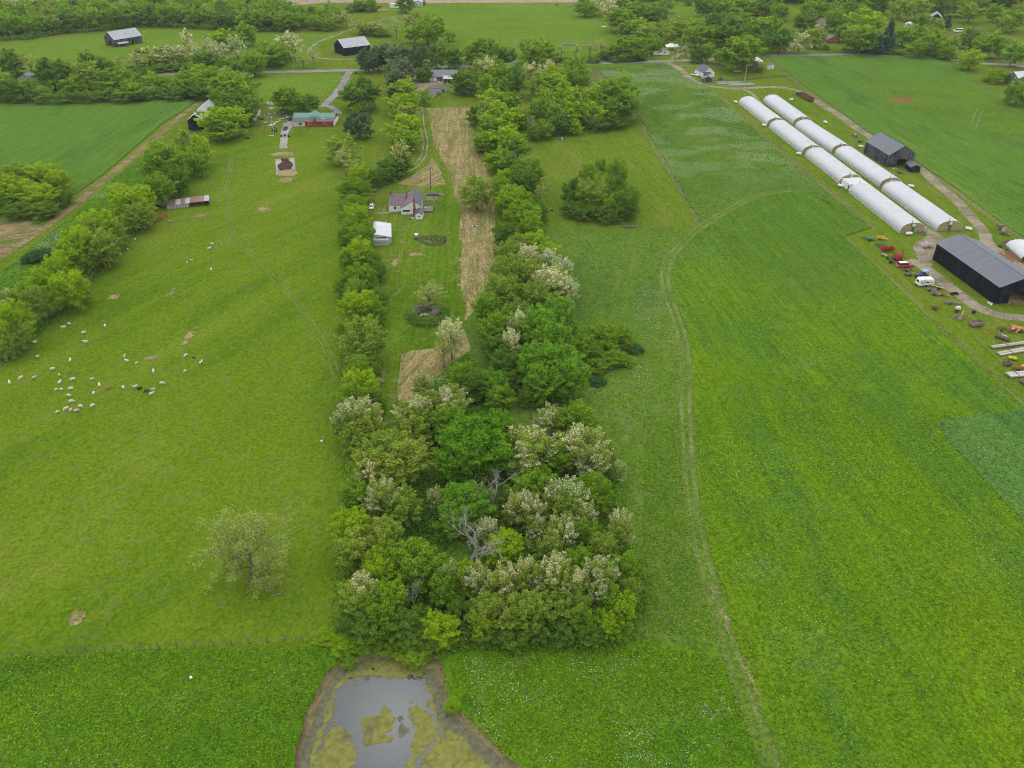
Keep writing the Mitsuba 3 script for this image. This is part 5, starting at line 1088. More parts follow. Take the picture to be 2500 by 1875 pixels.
part(k, 'porch_shade', pp('navy').box(-.1, .9, .02, -.012, 8.4, 2.4), 'paint', xf)
part(k, 'roof_vent', pp('silver').tube([(8, 9.5, 4.9), (8, 9.5, 6.0)], .22, 8), 'paint', xf)
k, xf, W = building('mobile_shed', 'long pale shed with dark roof in front of the brick house', 'shed', (-38.4, 484.9), (-38.4, 489.5), 10, [(0, 2.5), (2.3, 3.1), (4.6, 2.5)], ('paint', 'pale'), (7,), .25, windows=[('l', 3.2, 1.0, .5, .8), ('l', 6.0, 1.0, .5, .8)])
part(k, 'teal_door', pp('teal', 0).box(-.3, .9, .05, -.05, 2.6, 1.7), 'paint', xf)
building('low_shed', 'low dark-roofed shed under the leaning yard tree', 'shed', (-48.8, 471.5), (-45.2, 470.9), 11, [(0, 2.0), (1.8, 2.7), (3.6, 2.0)], ('paint', 'pale'), (7,), .2)
k, xf, W = building('white_house', 'white clapboard house with a slate roof beside the lane', 'house', (119.4, 522.6), (126.8, 524.0), 10.5, [(0, 2.9), (3.7, 6.0), (7.4, 2.9)], ('paint', 'white'), (5, 5), .3, windows=[('f', 1.9, 1.2, 2.4, .6, 'navy', 3)], doors=[('f', .2, .9, 2.1, 'dark')])
building('', '', '', (117.4, 527.0), (119.6, 527.3), 7.0, [(0, 2.6), (2.2, 3.9)], ('paint', 'white'), (5,), .2, parent=k)
part(k, 'porch_roof', MB(5.5, 0).hull([(0.2, -1.6, 2.5), (4.6, -1.6, 2.5), (.2, 0, 3.2), (4.6, 0, 3.2), (.2, -1.6, 2.6), (4.6, -1.6, 2.6), (.2, 0, 3.3), (4.6, 0, 3.3)]), 'roofing', xf)
part(k, 'chimney', pp('brick', 0).box(3.4, 8.4, 5.4, 4.1, 9.1, 7.0), 'paint', xf)
building('dark_shed', 'small weathered shed in front of the white house', 'shed', (116.8, 510.3), (122.4, 510.3), 4.2, [(0, 2.0), (2.8, 3.3), (5.6, 2.0)], ('boards', 1), (6,), .25, doors=[('f', 2.2, 3.2, 1.7, 'black')])
building('garden_shed', 'small white shed with slate roof at the corner of the alfalfa', 'shed', (166.2, 546), (169.8, 546), 3.4, [(0, 2.1), (3.6, 3.0)], ('paint', 'white'), (5,), .15, doors=[('f', 1.2, 2.2, 1.9, 'pale')])
building('roofed_house', 'house with a white metal roof half hidden by the big shade tree', 'house', (149.5, 556), (160.5, 549), 9, [(0, 2.8), (6.5, 6.2), (13.0, 2.8)], ('paint', 'oldwood'), (4,), .4)
for nm, (fx, fy), w_, l_, he, hr, wl, rf, lab in (
    ('brick_cottage', (232.97, 632.4), 9, 8, 2.6, 4.8, ('paint', 'brick'), 2, 'small orange brick cottage among the far right trees'),
    ('pale_house', (247.99, 698.77), 10, 8, 3.0, 6.0, ('paint', 'cream'), 2, 'pinkish pale house behind the white-flowering tree'),
    ('white_cottage', (98.6, 590.62), 11, 8, 2.4, 3.6, ('paint', 'white'), 2, 'low white house across the road beside bare trees'),
    ('teal_shed', (-3.16, 545.23), 9, 8, 2.6, 4.0, ('paint', 'pale'), 3, 'teal-roofed shed hidden in the trees by the road'),
    ('white_trailer', (-111.61, 798.71), 17, 5, 3.0, 3.6, ('paint', 'white'), 4, 'long white trailer house at the edge of the tilled field'),
    ('pale_shed', (-90.42, 809.37), 8, 10, 3.4, 5.0, ('paint', 'pale'), 4, 'pale shed with white roof beside the tilled field'),
    ('grey_cottage', (-301.98, 510.25), 8, 7, 2.6, 4.6, ('paint', 'oldwood'), 6, 'grey-roofed cottage behind the left overgrown row'),
    ('brown_shed', (-273.75, 472.34), 9, 6, 2.2, 3.6, ('paint', 'purple'), 6, 'low brown-roofed shed at the left end of the overgrown row'),
    ('white_shed', (-213.17, 484.11), 6, 5, 2.6, 3.6, ('paint', 'white'), 4, 'white shed peeping through the overgrown row'),
    ('white_hut', (319.01, 695.75), 6, 5, 2.6, 4.0, ('paint', 'white'), 4, 'white hut among the far right farmstead trees')):
    building(nm, lab, 'house' if 'house' in nm or 'cottage' in nm or 'trailer' in nm else 'shed', (fx, fy), (fx + w_, fy + .6), l_, [(0, he), (w_ / 2, hr), (w_, he)], wl, (rf,), .3, windows=[('f', w_ * .3, 1.0, 1.0, .9), ('f', w_ * .7, 1.0, 1.0, .9)])
for i_, (x_, y_) in enumerate(((113.77, 608.56), (120.26, 608.56))):
    cn = thing('canopy', ('left' if i_ == 0 else 'right') + ' white peaked canopy across the road', 'canopy')
    part(cn, 'cover', pp('white', .02).hull([(x_ - 4, y_ - 4, 2.6), (x_ + 4, y_ - 4, 2.6), (x_ - 4, y_ + 4, 2.6), (x_ + 4, y_ + 4, 2.6), (x_, y_, 4.6)]), 'paint')
    for a_ in (-1, 1):
        for b_ in (-1, 1):
            part(cn, 'pole', pp('silver').box(x_ + a_ * 3.8 - .06, y_ + b_ * 3.8 - .06, 0, x_ + a_ * 3.8 + .06, y_ + b_ * 3.8 + .06, 2.58), 'paint')
hp = thing('hoop_shelter', 'end of a white hoop shelter at the right edge behind the big barn', 'shelter')
hx, hy = (173.14, 250.09)
arc = np.linspace(0, np.pi, 15)
part(hp, 'cover', MB().prism([(4 - 4 * math.cos(a_), 1.0 + 2.2 * math.sin(a_)) for a_ in arc] + [(4 - 3.9 * math.cos(a_), 1.0 + 2.1 * math.sin(a_)) for a_ in arc[::-1]], 0, 12), 'film', at(hx, hy, -4))
part(hp, 'side_wall', pp('oldwood').box(0, .1, 0, .1, 11.9, 1.0).box(7.9, .1, 0, 8.0, 11.9, 1.0), 'paint', at(hx, hy, -4))

# ---------------------------------------------------------------- greenhouses
GW, GH = 9.5, 3.9
def greenhouse(bl, fl, label, front=True):
    """bl, fl: back-left and front-left ground corners."""
    (bx, by), (fx, fy) = bl, fl
    L = math.hypot(bx - fx, by - fy)
    xf, _ = frame_at((fx, fy), (fx + GW * (by - fy) / L, fy - GW * (bx - fx) / L))
    g_ = thing('greenhouse', label, 'greenhouse', 'white film greenhouses in two rows')
    n = 21
    a_ = np.linspace(0, np.pi, n)
    prof = np.c_[GW / 2 - (GW / 2) * np.sign(np.cos(a_)) * np.abs(np.cos(a_)) ** .9, .75 + (GH - .75) * np.sin(a_) ** .88]
    ys = np.linspace(0, L, int(L / 1.22) * 4 + 1)
    V = []
    for y_ in ys:
        sag = .16 * math.sin(math.pi * ((y_ / 1.22) % 1.0)) ** 2
        c_ = np.array([GW / 2, .6])
        V.append(np.c_[c_[0] + (prof[:, 0] - c_[0]) * (1 - sag / 4), np.full(n, y_), c_[1] + (prof[:, 1] - c_[1]) * (1 - sag / 2.5)])
    V = np.vstack(V)
    F = [(i * n + j, i * n + j + 1, (i + 1) * n + j + 1, (i + 1) * n + j) for i in range(len(ys) - 1) for j in range(n - 1)]
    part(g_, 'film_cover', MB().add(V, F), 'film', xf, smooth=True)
    hb = pp('pale', 0)
    for y_ in np.arange(1.22, L - .5, 1.22):
        hb.tube(np.c_[prof[:, 0], np.full(n, y_), prof[:, 1] + .005], .02, 3, cap=False)
    rk = part(g_, 'rib', hb, 'paint', xf)
    labels[rk] = {'kind': 'stuff'}
    for s_, nm in ((0, 'left'), (1, 'right')):
        x0 = -.02 if s_ == 0 else GW - .05
        part(g_, 'base_board', pp('white', .03).box(x0, 0, 0, x0 + .07, L, .34), 'paint', xf)
        part(g_, 'side_curtain', pp('dark', 0).box(x0 + .02, .1, .36, x0 + .05, L - .1, .52), 'paint', xf)
        part(g_, 'curtain_roll', pp('pale', 0).tube([(x0 + .03, 0, .64), (x0 + .03, L, .64)], .10, 6), 'paint', xf)
    for y0, dr_ in ((0.0, -1), (L, 1)):
        outline = [(.03, 0), (GW - .03, 0)] + [(x, z) for x, z in prof[::-1]]
        m_ = trimesh.creation.extrude_polygon(Polygon(outline).buffer(-.03), .03, engine='earcut')
        v_ = np.array(m_.vertices)
        e_ = part(g_, 'end_wall', pp('panel', .12).add(np.c_[v_[:, 0], y0 + dr_ * (-.06 + v_[:, 2]), v_[:, 1]], m_.faces), 'paint', xf)
        fr = pp('wood')
        ya, yb = sorted((y0 - dr_ * .02, y0 + dr_ * .03))
        for i_ in range(1, 10):
            x_ = GW * i_ / 10
            zt = np.interp(x_, prof[:, 0], prof[:, 1])
            if abs(x_ - GW / 2) > .6:
                fr.box(x_ - .035, ya, 0, x_ + .035, yb, zt - .06)
        for z_ in (.9, 1.8, 2.7):
            xs = np.interp(z_, prof[:n // 2 + 1, 1], prof[:n // 2 + 1, 0])
            fr.box(xs + .05, ya + .004, z_ - .03, GW / 2 - .62, yb - .004, z_ + .03).box(GW / 2 + .62, ya + .004, z_ - .03, GW - xs - .05, yb - .004, z_ + .03)
        part(e_, 'frame', fr, 'paint', xf)
        d_ = part(g_, 'door', pp('green', .3).box(GW / 2 - .55, ya, .02, GW / 2 + .55, yb, 2.3), 'paint', xf, label='dull green door in the end wall')
        part(g_, 'fan_shutter', pp('white', 0).box(GW / 2 - .5, ya - .02, 2.42, GW / 2 + .5, yb + .02, 3.35), 'paint', xf)
        st_ = part(g_, 'stove_pipe', pp('steel').tube([(GW / 2 - 1.0, y0 + dr_ * .12, 2.2), (GW / 2 - 1.0, y0 + dr_ * .12, 4.9)], .11, 6), 'paint', xf)
        part(g_, 'end_arch', pp('white', 0).tube(np.c_[prof[:, 0], np.full(n, y0), prof[:, 1]], .07, 5), 'paint', xf)
    return g_


for i_, (b_, f_) in enumerate((((126.83, 459.12), (130.59, 415.2)), ((130.84, 411.67), (134.52, 368.43)), ((135.02, 365.54), (138.1, 328.18)), ((138.52, 317.7), (142, 274.94)))):
    greenhouse(b_, f_, ('farthest' if i_ == 0 else 'second farthest' if i_ == 1 else 'second nearest' if i_ == 2 else 'nearest') + ' greenhouse of the left row, white film over arched ribs')
for i_, (b_, f_) in enumerate((((141.58, 463.38), (144.93, 417.58)), ((144.05, 411.67), (148.9, 370.38)), ((149.31, 367.46), (153.42, 323.89)), ((152.73, 320), (156.35, 276.76)))):
    greenhouse(b_, f_, ('farthest' if i_ == 0 else 'second farthest' if i_ == 1 else 'second nearest' if i_ == 2 else 'nearest') + ' greenhouse of the right row, white film over arched ribs')
building('header_house', 'white box shed joining two greenhouses of the left row', 'shed', (139.0, 318.9), (146.4, 319.6), 7.6, [(0, 2.7), (7.4, 2.95)], ('paint', 'white'), (4,), .1, doors=[('l', .6, 1.6, 2.0, 'navy')])

TANKS = (((157.87, 465.39), 20, 'beside the farthest right greenhouse'), ((162.06, 419.27), -60, 'in the mown grass left of the gravel lane'), ((165.18, 377.75), -30, 'at the corner of the vented barn'), ((166.2, 323.11), -35, 'in the grass below the vented barn'),
    ((168.35, 277.37), -40, 'beside the nearest end of the right row'), ((144.52, 272.77), 2, 'in front of the nearest left greenhouse door'), ((137.07, 323.58), -40, 'beside the white box shed'), ((132.56, 366.69), -40, 'left of the second nearest left greenhouse'),
    ((128.83, 413.55), -40, 'left of the second farthest left greenhouse'), ((125.37, 460.25), -40, 'at the far end of the left row'))
for (x_, y_), an, lab in TANKS:
    t_ = thing('propane_tank', 'white propane tank ' + lab, 'tank', 'white propane tanks around the greenhouses')
    u_ = np.linspace(-1.25, 1.25, 13)
    rr_ = .52 * np.clip(1 - np.clip((np.abs(u_) - .8) / .46, 0, 1) ** 2.2, .03, 1) ** .5
    part(t_, 'vessel', pp('white', .02).tube([(a_, 0, .82) for a_ in u_], rr_, 14), 'paint', at(x_, y_, an), smooth=50)
    part(t_, 'dome', pp('silver', 0).tube([(0, 0, 1.3), (0, 0, 1.48), (0, 0, 1.56)], [.2, .2, .1], 8), 'paint', at(x_, y_, an))
    for s_ in (-.7, .7):
        part(t_, 'leg', pp('grey').box(s_ - .09, -.35, 0, s_ + .09, .35, .42), 'paint', at(x_, y_, an))

# ---------------------------------------------------------------- the pasture shed, pens and fences
ps = thing('pasture_shed', 'collapsing open shed with rusty patched roof in the sheep pasture', 'shed')
(x0, y0), (x1, y1) = (-135.13, 298.44), (-119.6, 303.04)
an = math.degrees(math.atan2(y1 - y0, x1 - x0)); Ls_ = math.hypot(x1 - x0, y1 - y0)
px = at(x0, y0, an)
part(ps, 'back_wall', pp('oldwood', .2).box(0, 4.2, 0, Ls_, 4.35, 2.0), 'paint', px)
part(ps, 'front_wall', pp('oldwood', .15).box(0, 0, 0, Ls_ * .52, .12, 1.55), 'paint', px)
for s_ in np.arange(.6, Ls_ * .5, 1.15):
    part(ps, 'board', pp('pale', .3).box(s_, -.06, .1, s_ + .8, -.005, 1.45), 'paint', px)
part(ps, 'end_wall', pp('oldwood', .3).box(Ls_ - .15, .1, 0, Ls_, 4.15, 1.9), 'paint', px)
for s_ in (Ls_ * .56, Ls_ * .7, Ls_ * .84):
    part(ps, 'post', pp('wood').box(s_ - .07, .05, 0, s_ + .07, .19, 1.7), 'paint', px)
for i_ in range(9):
    a_, b_ = Ls_ * i_ / 9, Ls_ * (i_ + 1) / 9 + .05
    dz = (.0, .06, -.05, .03, .1, .28, .3, .33, .36)[i_]
    part(ps, 'roof_sheet', MB((8, 8, 0, 8, 0, 8, 8, 8, 0)[i_] + .5, 0).hull([(a_, -.35, 1.62 + dz), (b_, -.35, 1.62 + dz), (a_, 4.6, 2.12 + dz), (b_, 4.6, 2.12 + dz), (a_, -.35, 1.66 + dz), (b_, -.35, 1.66 + dz), (a_, 4.6, 2.16 + dz), (b_, 4.6, 2.16 + dz)]), 'roofing', px)


def fence(name, label, line, gap, ph, pr, wires, colour='oldwood', wire='steel', rails=False, maxp=400):
    k_ = thing(name, label, 'fence')
    ln = LineString(line)
    rng = np.random.default_rng(len(label))
    n_ = min(maxp, max(2, int(ln.length / gap)))
    P = np.array([ln.interpolate(t, normalized=True).coords[0] for t in np.linspace(0, 1, n_ + 1)])
    for p_ in P:
        lx, ly = rng.normal(0, .05, 2)
        part(k_, 'post', pp(colour, .1).tube([(p_[0], p_[1], -.1), (p_[0] + lx, p_[1] + ly, ph * rng.uniform(.92, 1.08))], pr, 5), 'paint')
    for z_ in wires:
        mb = pp(wire, 0)
        if rails:
            for a_, b_ in zip(P[:-1], P[1:]):
                d_ = b_ - a_
                mb.rbox((*((a_ + b_) / 2), z_), (np.linalg.norm(d_), .05, .14), math.atan2(d_[1], d_[0]))
        else:
            mb.tube(np.c_[P, np.full(len(P), z_)], .012, 3, cap=False)
        part(k_, 'rail' if rails else 'wire', mb, 'paint')
    return k_


fence('wire_fence', 'post and wire fence along the bottom of the sheep pasture', [(-89,88.3), (-88.1,88.8), (-85.4,89), (-73.2,90.1), (-61.3,90.8), (-55,91.1), (-43,92), (-37.3,92.4), (-30.6,92.6)], 3.0, 1.55, .11, (.4, .75, 1.1), 'wood')
fence('wire_fence', 'wire fence along the right side of the paddock', [(64.5,419.3), (65.7,376.3), (67.3,344.6), (68.8,313.9), (69.8,291.4), (70.8,283)], 5.0, 1.25, .07, (.5, 1.0))
fence('wire_fence', 'low wire fence closing the bottom of the paddock', [(70.3,284.3), (62.6,281.7), (46.5,280.8)], 5.5, 1.2, .06, (.5, 1.0))
fence('wire_fence', 'old fence of bleached stakes below the left tree row', [(-138.5,183.1), (-138.3,193.3), (-138.3,206.7), (-137.8,216.6), (-137.8,222.7), (-137.5,236.4), (-138.1,252.3), (-138.8,265.7), (-138.1,276.7)], 2.6, 1.3, .08, (.4, .8, 1.15), 'pale')
fence('wire_fence', 'thin wire fence along the flower meadow by the road', [(54.1,555.4), (56.7,529.2), (58.4,505)], 6.5, 1.3, .08, (.6, 1.1), 'oldwood')
fence('wire_fence', 'wire fence across the yard below the red house', [(-139.7,397), (-125.9,397), (-118.4,397.4), (-110.3,396), (-98.2,395.6), (-87.3,396)], 5.5, 1.2, .05, (.5, 1.0), 'steel')
fence('wire_fence', 'post fence between the brick house lawn and the cut hay', [(-45.5,454.1), (-41,454.5), (-33.1,454.1), (-25.2,454.5)], 4.0, 1.3, .08, (.5, 1.0))
fence('wire_fence', 'dotted post fence along the right edge of the alfalfa', [(292.8,571.5), (290.2,536.4), (281.4,495.2), (279.8,476.6), (277.4,459.1)], 7.0, 1.3, .1, (.6, 1.1))
fence('board_fence', 'dark board fence behind the lumber piles near the white house', [(122,509.2), (130,510.9), (142.1,514), (153.3,517.7), (163.4,520.9), (174.5,524.5)], 3.4, 1.4, .1, (.5, .9, 1.3), 'dark', 'dark', rails=True)
fence('board_fence', 'dark board fence along the road above the alfalfa', [(170.6,584.1), (194.5,589.3), (227,595), (240.1,595.9), (253.5,592.8)], 7.0, 1.4, .1, (.6, 1.2), 'dark', 'dark', rails=True)
fence('board_fence', 'dark board fence under the trees right of the alfalfa', [(284.2,584.1), (292,577.8), (300.7,571.5)], 5.0, 1.4, .1, (.6, 1.2), 'dark', 'dark', rails=True)
fence('board_fence', 'short dark fence beside the road at the right edge', [(316.2,567.4), (321.6,562.6)], 4.5, 1.4, .1, (.6, 1.2), 'dark', 'dark', rails=True)
fence('pen_fence', 'small wire pen in front of the collapsing pasture shed', [(-128.5,284.3), (-123.9,285.5), (-115.4,288.1), (-119.3,300.9)], 3.2, 1.3, .06, (.4, .8, 1.2), 'wood')

POLES = (((-182.55, 434.94), 10, 'oldwood', 'grey wooden utility pole at the edge of the sown field', 0), ((-33.76, 321.55), 9.5, 'dark', 'dark utility pole behind the farmhouse', 3), ((141.79, 509.16), 10.5, 'pale', 'pale leaning utility pole by the board fence', 4),
    ((-138.2, 534.6), 8.5, 'oldwood', 'utility pole beside the road left of the driveway', 0), ((-8.54, 632.4), 8.5, 'wood', 'lone pole in the far green meadow', 0), ((254.53, 593.69), 9, 'oldwood', 'utility pole in front of the blue-green spruce', 5),
    ((237.42, 418.78), 8, 'pale', 'left thin pale pole standing in the alfalfa', 6), ((237.29, 412.84), 8, 'pale', 'right thin pale pole standing in the alfalfa', 0), ((162.95, 377.95), 11, 'oldwood', 'leaning pole beside the vented barn and gravel lane', 7), ((109.38, 567.43), 9, 'dark', 'dark utility pole at the lane turning', 0), ((-119.01, 402.21), 7.5, 'pale', 'thin pole beside the dark tractor', 0))
for (x_, y_), h_, c_, lab, ln_ in POLES:
    k = thing('utility_pole', lab, 'pole')
    tilt = ln_ * .012 * h_
    part(k, 'pole', pp(c_, .05).tube([(x_, y_, -.2), (x_ + tilt, y_, h_)], [.17, .12], 7), 'paint')
    if 'thin' not in lab:
        part(k, 'crossarm', pp(c_).rbox((x_ + tilt, y_, h_ - .7), (1.9, .12, .14), .3), 'paint')
        part(k, 'insulator', pp('pale').tube([(x_ + tilt - .7, y_ - .2, h_ - .6), (x_ + tilt - .7, y_ - .2, h_ - .35)], .07, 6).tube([(x_ + tilt + .7, y_ + .2, h_ - .6), (x_ + tilt + .7, y_ + .2, h_ - .35)], .07, 6), 'paint')
    if 'farmhouse' in lab:
        part(k, 'transformer', pp('pale').tube([(x_ + tilt + .35, y_, h_ - 2.1), (x_ + tilt + .35, y_, h_ - 1.3)], .25, 8), 'paint')
# ---------------------------------------------------------------- sheep
def sheep_mesh(pose):
    """One continuous body: deep fleecy barrel, neck, wedge head with ears, four jointed legs, tail."""
    J = []
    def bone(a, ra, b, rb):
        J.append(m3.Manifold.hull(m3.Manifold.sphere(ra, 10).translate(a) + m3.Manifold.sphere(rb, 10).translate(b)))
    z = .66 if pose != 'lie' else .36
    bone((-.36, 0, z + .02), .27, (.02, 0, z + .0), .31); bone((.02, 0, z), .31, (.36, 0, z + .01), .27)
    if pose == 'graze':
        bone((.40, 0, z + .03), .19, (.62, 0, z - .18), .13); bone((.62, 0, z - .18), .125, (.76, 0, z - .40), .085); bone((.74, 0, z - .36), .09, (.82, 0, z - .54), .055)
        hx, hz = .68, z - .26
    else:
        bone((.40, 0, z + .08), .20, (.60, 0, z + .30), .13); bone((.60, 0, z + .32), .12, (.74, 0, z + .30), .095); bone((.72, 0, z + .30), .095, (.92, 0, z + .22), .06)
        hx, hz = .64, z + .38
    for s in (-1, 1):
        bone((hx, s * .09, hz + .03), .035, (hx - .03, s * .21, hz + .02), .025)
        if pose != 'lie':
            o = .07 * s
            bone((.34, s * .15, z - .10), .11, (.34 + o, s * .15, .33), .055); bone((.34 + o, s * .15, .33), .05, (.35 + o, s * .15, .03), .042)
            bone((-.34, s * .15, z - .05), .14, (-.30 - o, s * .16, .40), .075); bone((-.30 - o, s * .16, .40), .06, (-.43 - o, s * .16, .26), .046); bone((-.43 - o, s * .16, .26), .045, (-.40 - o, s * .16, .03), .042)
        else:
            bone((.30, s * .22, .14), .09, (.52, s * .20, .07), .05); bone((-.35, s * .24, .16), .13, (-.08, s * .30, .07), .05)
    bone((-.60, 0, z + .10), .06, (-.68, 0, z - .12), .04)
    m = m3.Manifold.batch_boolean(J, m3.OpType.Add).refine_to_length(.11).to_mesh()
    tm = trimesh.Trimesh(m.vert_properties[:, :3], m.tri_verts)
    trimesh.smoothing.filter_taubin(tm, iterations=6)
    v = np.array(tm.vertices)
    v += (meshkit.noise(v * 9, 3)[:, None] - .5) * .03 * (v[:, 2:] > .4)
    return v, np.array(tm.faces)


POSE = {p: sheep_mesh(p) for p in ('graze', 'stand', 'lie')}
sheep_ply = {}
FLOCK = [(p, c, s) for c, s, pts in (
    ('wool', 1.0, [(-131.3,204.4), (-130.3,205.9), (-123.6,200.7), (-119.2,204.7), (-120.7,195.4), (-135.4,195.8), (-137.6,197), (-120.5,185.4), (-123.2,181.1), (-129.5,176.7), (-131.2,174.3), (-118.5,174.9), (-115.5,176), (-107.5,173.6), (-113.9,171.6), (-113,168.4), (-107.1,169.4), (-111.1,165.8), (-100.6,172.1), (-97.6,172.5), (-92.2,169.2), (-91.3,174.1), (-95.7,179.8), (-105.2,185.7), (-89.9,188.1), (-84.5,184.3), (-111,162.6), (-107.8,163.6), (-105,163.9), (-100.4,243.6), (-106.2,260.3), (-106.6,264.6)]),
    ('wool', .72, [(-130.6,187.7), (-120.2,178.3), (-110.6,176.4), (-117.6,171.3), (-116.4,171.5), (-102,184.3), (-87.4,180.3), (-112.6,161.4), (-109.3,250.8), (-110.1,248.7), (-134.5,259.4), (-135.5,255.4), (-136.3,279.6), (-135.5,268.4), (-129.2,285.9)]),
    ('skin', 1.0, [(-126,176.8), (-92.7,171.5), (-106.5,187.4), (-109.5,161.9), (-108,161.7)]), ('brownwool', 1.0, [(-104.4,171.8)]), ('brownwool', .7, [(-115.9,179.5)]), ('darkwool', 1.0, [(-96.4,172), (-93.9,170.4)]), ('darkwool', .7, [(-87.4,187.1)])) for p in pts]
rng = np.random.default_rng(77)
WORD = {'wool': 'white', 'skin': 'pinkish-tan', 'brownwool': 'brown', 'darkwool': 'black'}
counts = {}
for (x_, y_), c_, s_ in sorted(FLOCK, key=lambda t: t[0][0]):
    pose = rng.choice(['graze', 'graze', 'graze', 'stand', 'lie']) if s_ == 1 else rng.choice(['graze', 'stand'])
    if (pose, c_) not in sheep_ply:
        v, f = POSE[pose]
        sheep_ply[pose, c_] = mikit.ply((v, f), 'paint', smooth=True, uv=np.tile([PI_[c_] + .5, 0], (len(v), 1)))
    kind = WORD[c_] + (' lamb' if s_ < 1 else ' sheep')
    n = counts[kind] = counts.get(kind, -1) + 1
    tot = sum(t[1] == c_ and t[2] == s_ for t in FLOCK)
    where = 'in the pasture' if tot == 1 else ('leftmost ' if n == 0 else 'rightmost ' if n == tot - 1 else ORD[n] + ' from the left ') + f'of the {tot} in the pasture'
    key = thing('sheep', f"{kind} {dict(graze='grazing head down', stand='standing head up', lie='lying on the grass')[pose]}, {where}", 'sheep', 'sheep in the pasture')
    scene[key] = {**sheep_ply[pose, c_], 'to_world': T().translate([x_, y_, -.01]).rotate([0, 0, 1], float(rng.choice([200, 225, 245, 20, 40, 65, 110, 160]) + rng.uniform(-14, 14))).scale(s_ * 1.0)}

# ---------------------------------------------------------------- vehicles
def car(name, label, cat, pos, deg, L, W, H, body, roof=None, style='sedan'):
    k = thing(name, label, cat)
    x = at(pos[0], pos[1], deg)
    w = W / 2
    hood = {'wagon': .30, 'sedan': .28, 'van': .16, 'truck': .24}[style]; tail = {'wagon': .01, 'sedan': .16, 'van': .01, 'truck': .45}[style]
    zb = H * .56
    low = [(-L / 2, .42), (-L / 2 + .1, .3), (L / 2 - .15, .3), (L / 2, .45), (L / 2 - .05, zb - .12), (L / 2 - .25, zb), (-L / 2 + .12, zb), (-L / 2, zb - .15)]
    b = pp(body, .06)
    for s0, s1, e in ((-w, -w + .12, .06), (-w + .12, w - .12, 0), (w - .12, w, .06)):
        pass
    b.hull([(px_, sy * (w - (.10 if pz < .4 or pz > zb - .05 else 0)), pz) for px_, pz in low for sy in (-1, 1)])
    part(k, 'body', b, 'paint', x)
    xa, xb = L / 2 - L * hood, -L / 2 + L * tail
    wi = w - .10
    cab = [(xa, zb), (xa - .55 * (H / 1.5), H - .06), (xb + .28, H - .06), (xb + .05, zb)]
    part(k, 'cabin', pp(body, .05).hull([(px_, sy * (wi if pz < zb + .1 else wi - .14), pz) for px_, pz in cab for sy in (-1, 1)]), 'paint', x)
    part(k, 'roof', pp(roof or body, .02).hull([(px_, sy * (wi - .13), pz) for px_, pz in ((cab[1][0] - .02, H - .06), (cab[2][0] + .02, H - .06), (cab[1][0] - .25, H + .01), (cab[2][0] + .2, H + .01)) for sy in (-1, 1)]), 'paint', x)
    gl = lambda pts: MB().hull(pts)
    t_ = .04
    def lerp(p, q, a): return (p[0] + (q[0] - p[0]) * a, p[1] + (q[1] - p[1]) * a)
    f0, f1 = lerp(cab[0], cab[1], .15), lerp(cab[0], cab[1], .88)
    part(k, 'windscreen', gl([(px_ + t_, sy * (wi - .12), pz + .02) for px_, pz in (f0, f1) for sy in (-1, 1)] + [(px_ - .02, sy * (wi - .14), pz - .01) for px_, pz in (f0, f1) for sy in (-1, 1)]), 'glass_dark', x)
    r0, r1 = lerp(cab[3], cab[2], .15), lerp(cab[3], cab[2], .85)
    part(k, 'rear_window', gl([(px_ - t_, sy * (wi - .16), pz + .02) for px_, pz in (r0, r1) for sy in (-1, 1)] + [(px_ + .02, sy * (wi - .18), pz) for px_, pz in (r0, r1) for sy in (-1, 1)]), 'glass_dark', x)
    nw = 3 if style == 'wagon' else 2
    for sy in (-1, 1):
        for i_ in range(nw):
            a0, a1 = (i_ + .06) / nw, (i_ + .94) / nw
            lo0, lo1 = cab[3][0] + .12 + (cab[0][0] - cab[3][0] - .3) * a0, cab[3][0] + .12 + (cab[0][0] - cab[3][0] - .3) * a1
            up0, up1 = cab[2][0] + .06 + (cab[1][0] - cab[2][0] - .12) * a0, cab[2][0] + .06 + (cab[1][0] - cab[2][0] - .12) * a1
            za, zz = zb + .07, H - .15
            part(k, 'side_window', gl([(lo0, sy * (wi + .008), za), (lo1, sy * (wi + .008), za), (up0, sy * (wi - .11), zz), (up1, sy * (wi - .11), zz), (lo0, sy * (wi - .05), za), (up1, sy * (wi - .16), zz), (lo1, sy * (wi - .05), za), (up0, sy * (wi - .16), zz)]), 'glass_dark', x)
    if style == 'truck':
        part(k, 'truck_bed', pp('dark').box(-L / 2 + .15, -w + .14, zb + .004, xb - .1, w - .14, zb + .02), 'paint', x)
    for sx in (L * .31, -L * .30):
        for sy in (-1, 1):
            wk = part(k, 'wheel', pp('tyre', 0).wheel((sx, sy * (w - .08), .33), .33, .22, math.pi / 2), 'paint', x)
            part(wk, 'hub', pp('silver', 0).wheel((sx, sy * (w + .035), .33), .17, .02, math.pi / 2), 'paint', x)
    for sy in (-1, 1):
        part(k, 'headlight', pp('silver', 0).rbox((L / 2 - .03, sy * (w - .32), zb - .25), (.08, .3, .16)), 'paint', x)
        part(k, 'tail_light', pp('red', 0).rbox((-L / 2 + .02, sy * (w - .25), zb - .22), (.06, .2, .16)), 'paint', x)
    part(k, 'bumper', pp('silver', .1).box(L / 2 - .03, -w + .1, .36, L / 2 + .07, w - .1, .5).box(-L / 2 - .07, -w + .1, .38, -L / 2 + .03, w - .1, .52), 'paint', x)
    return k


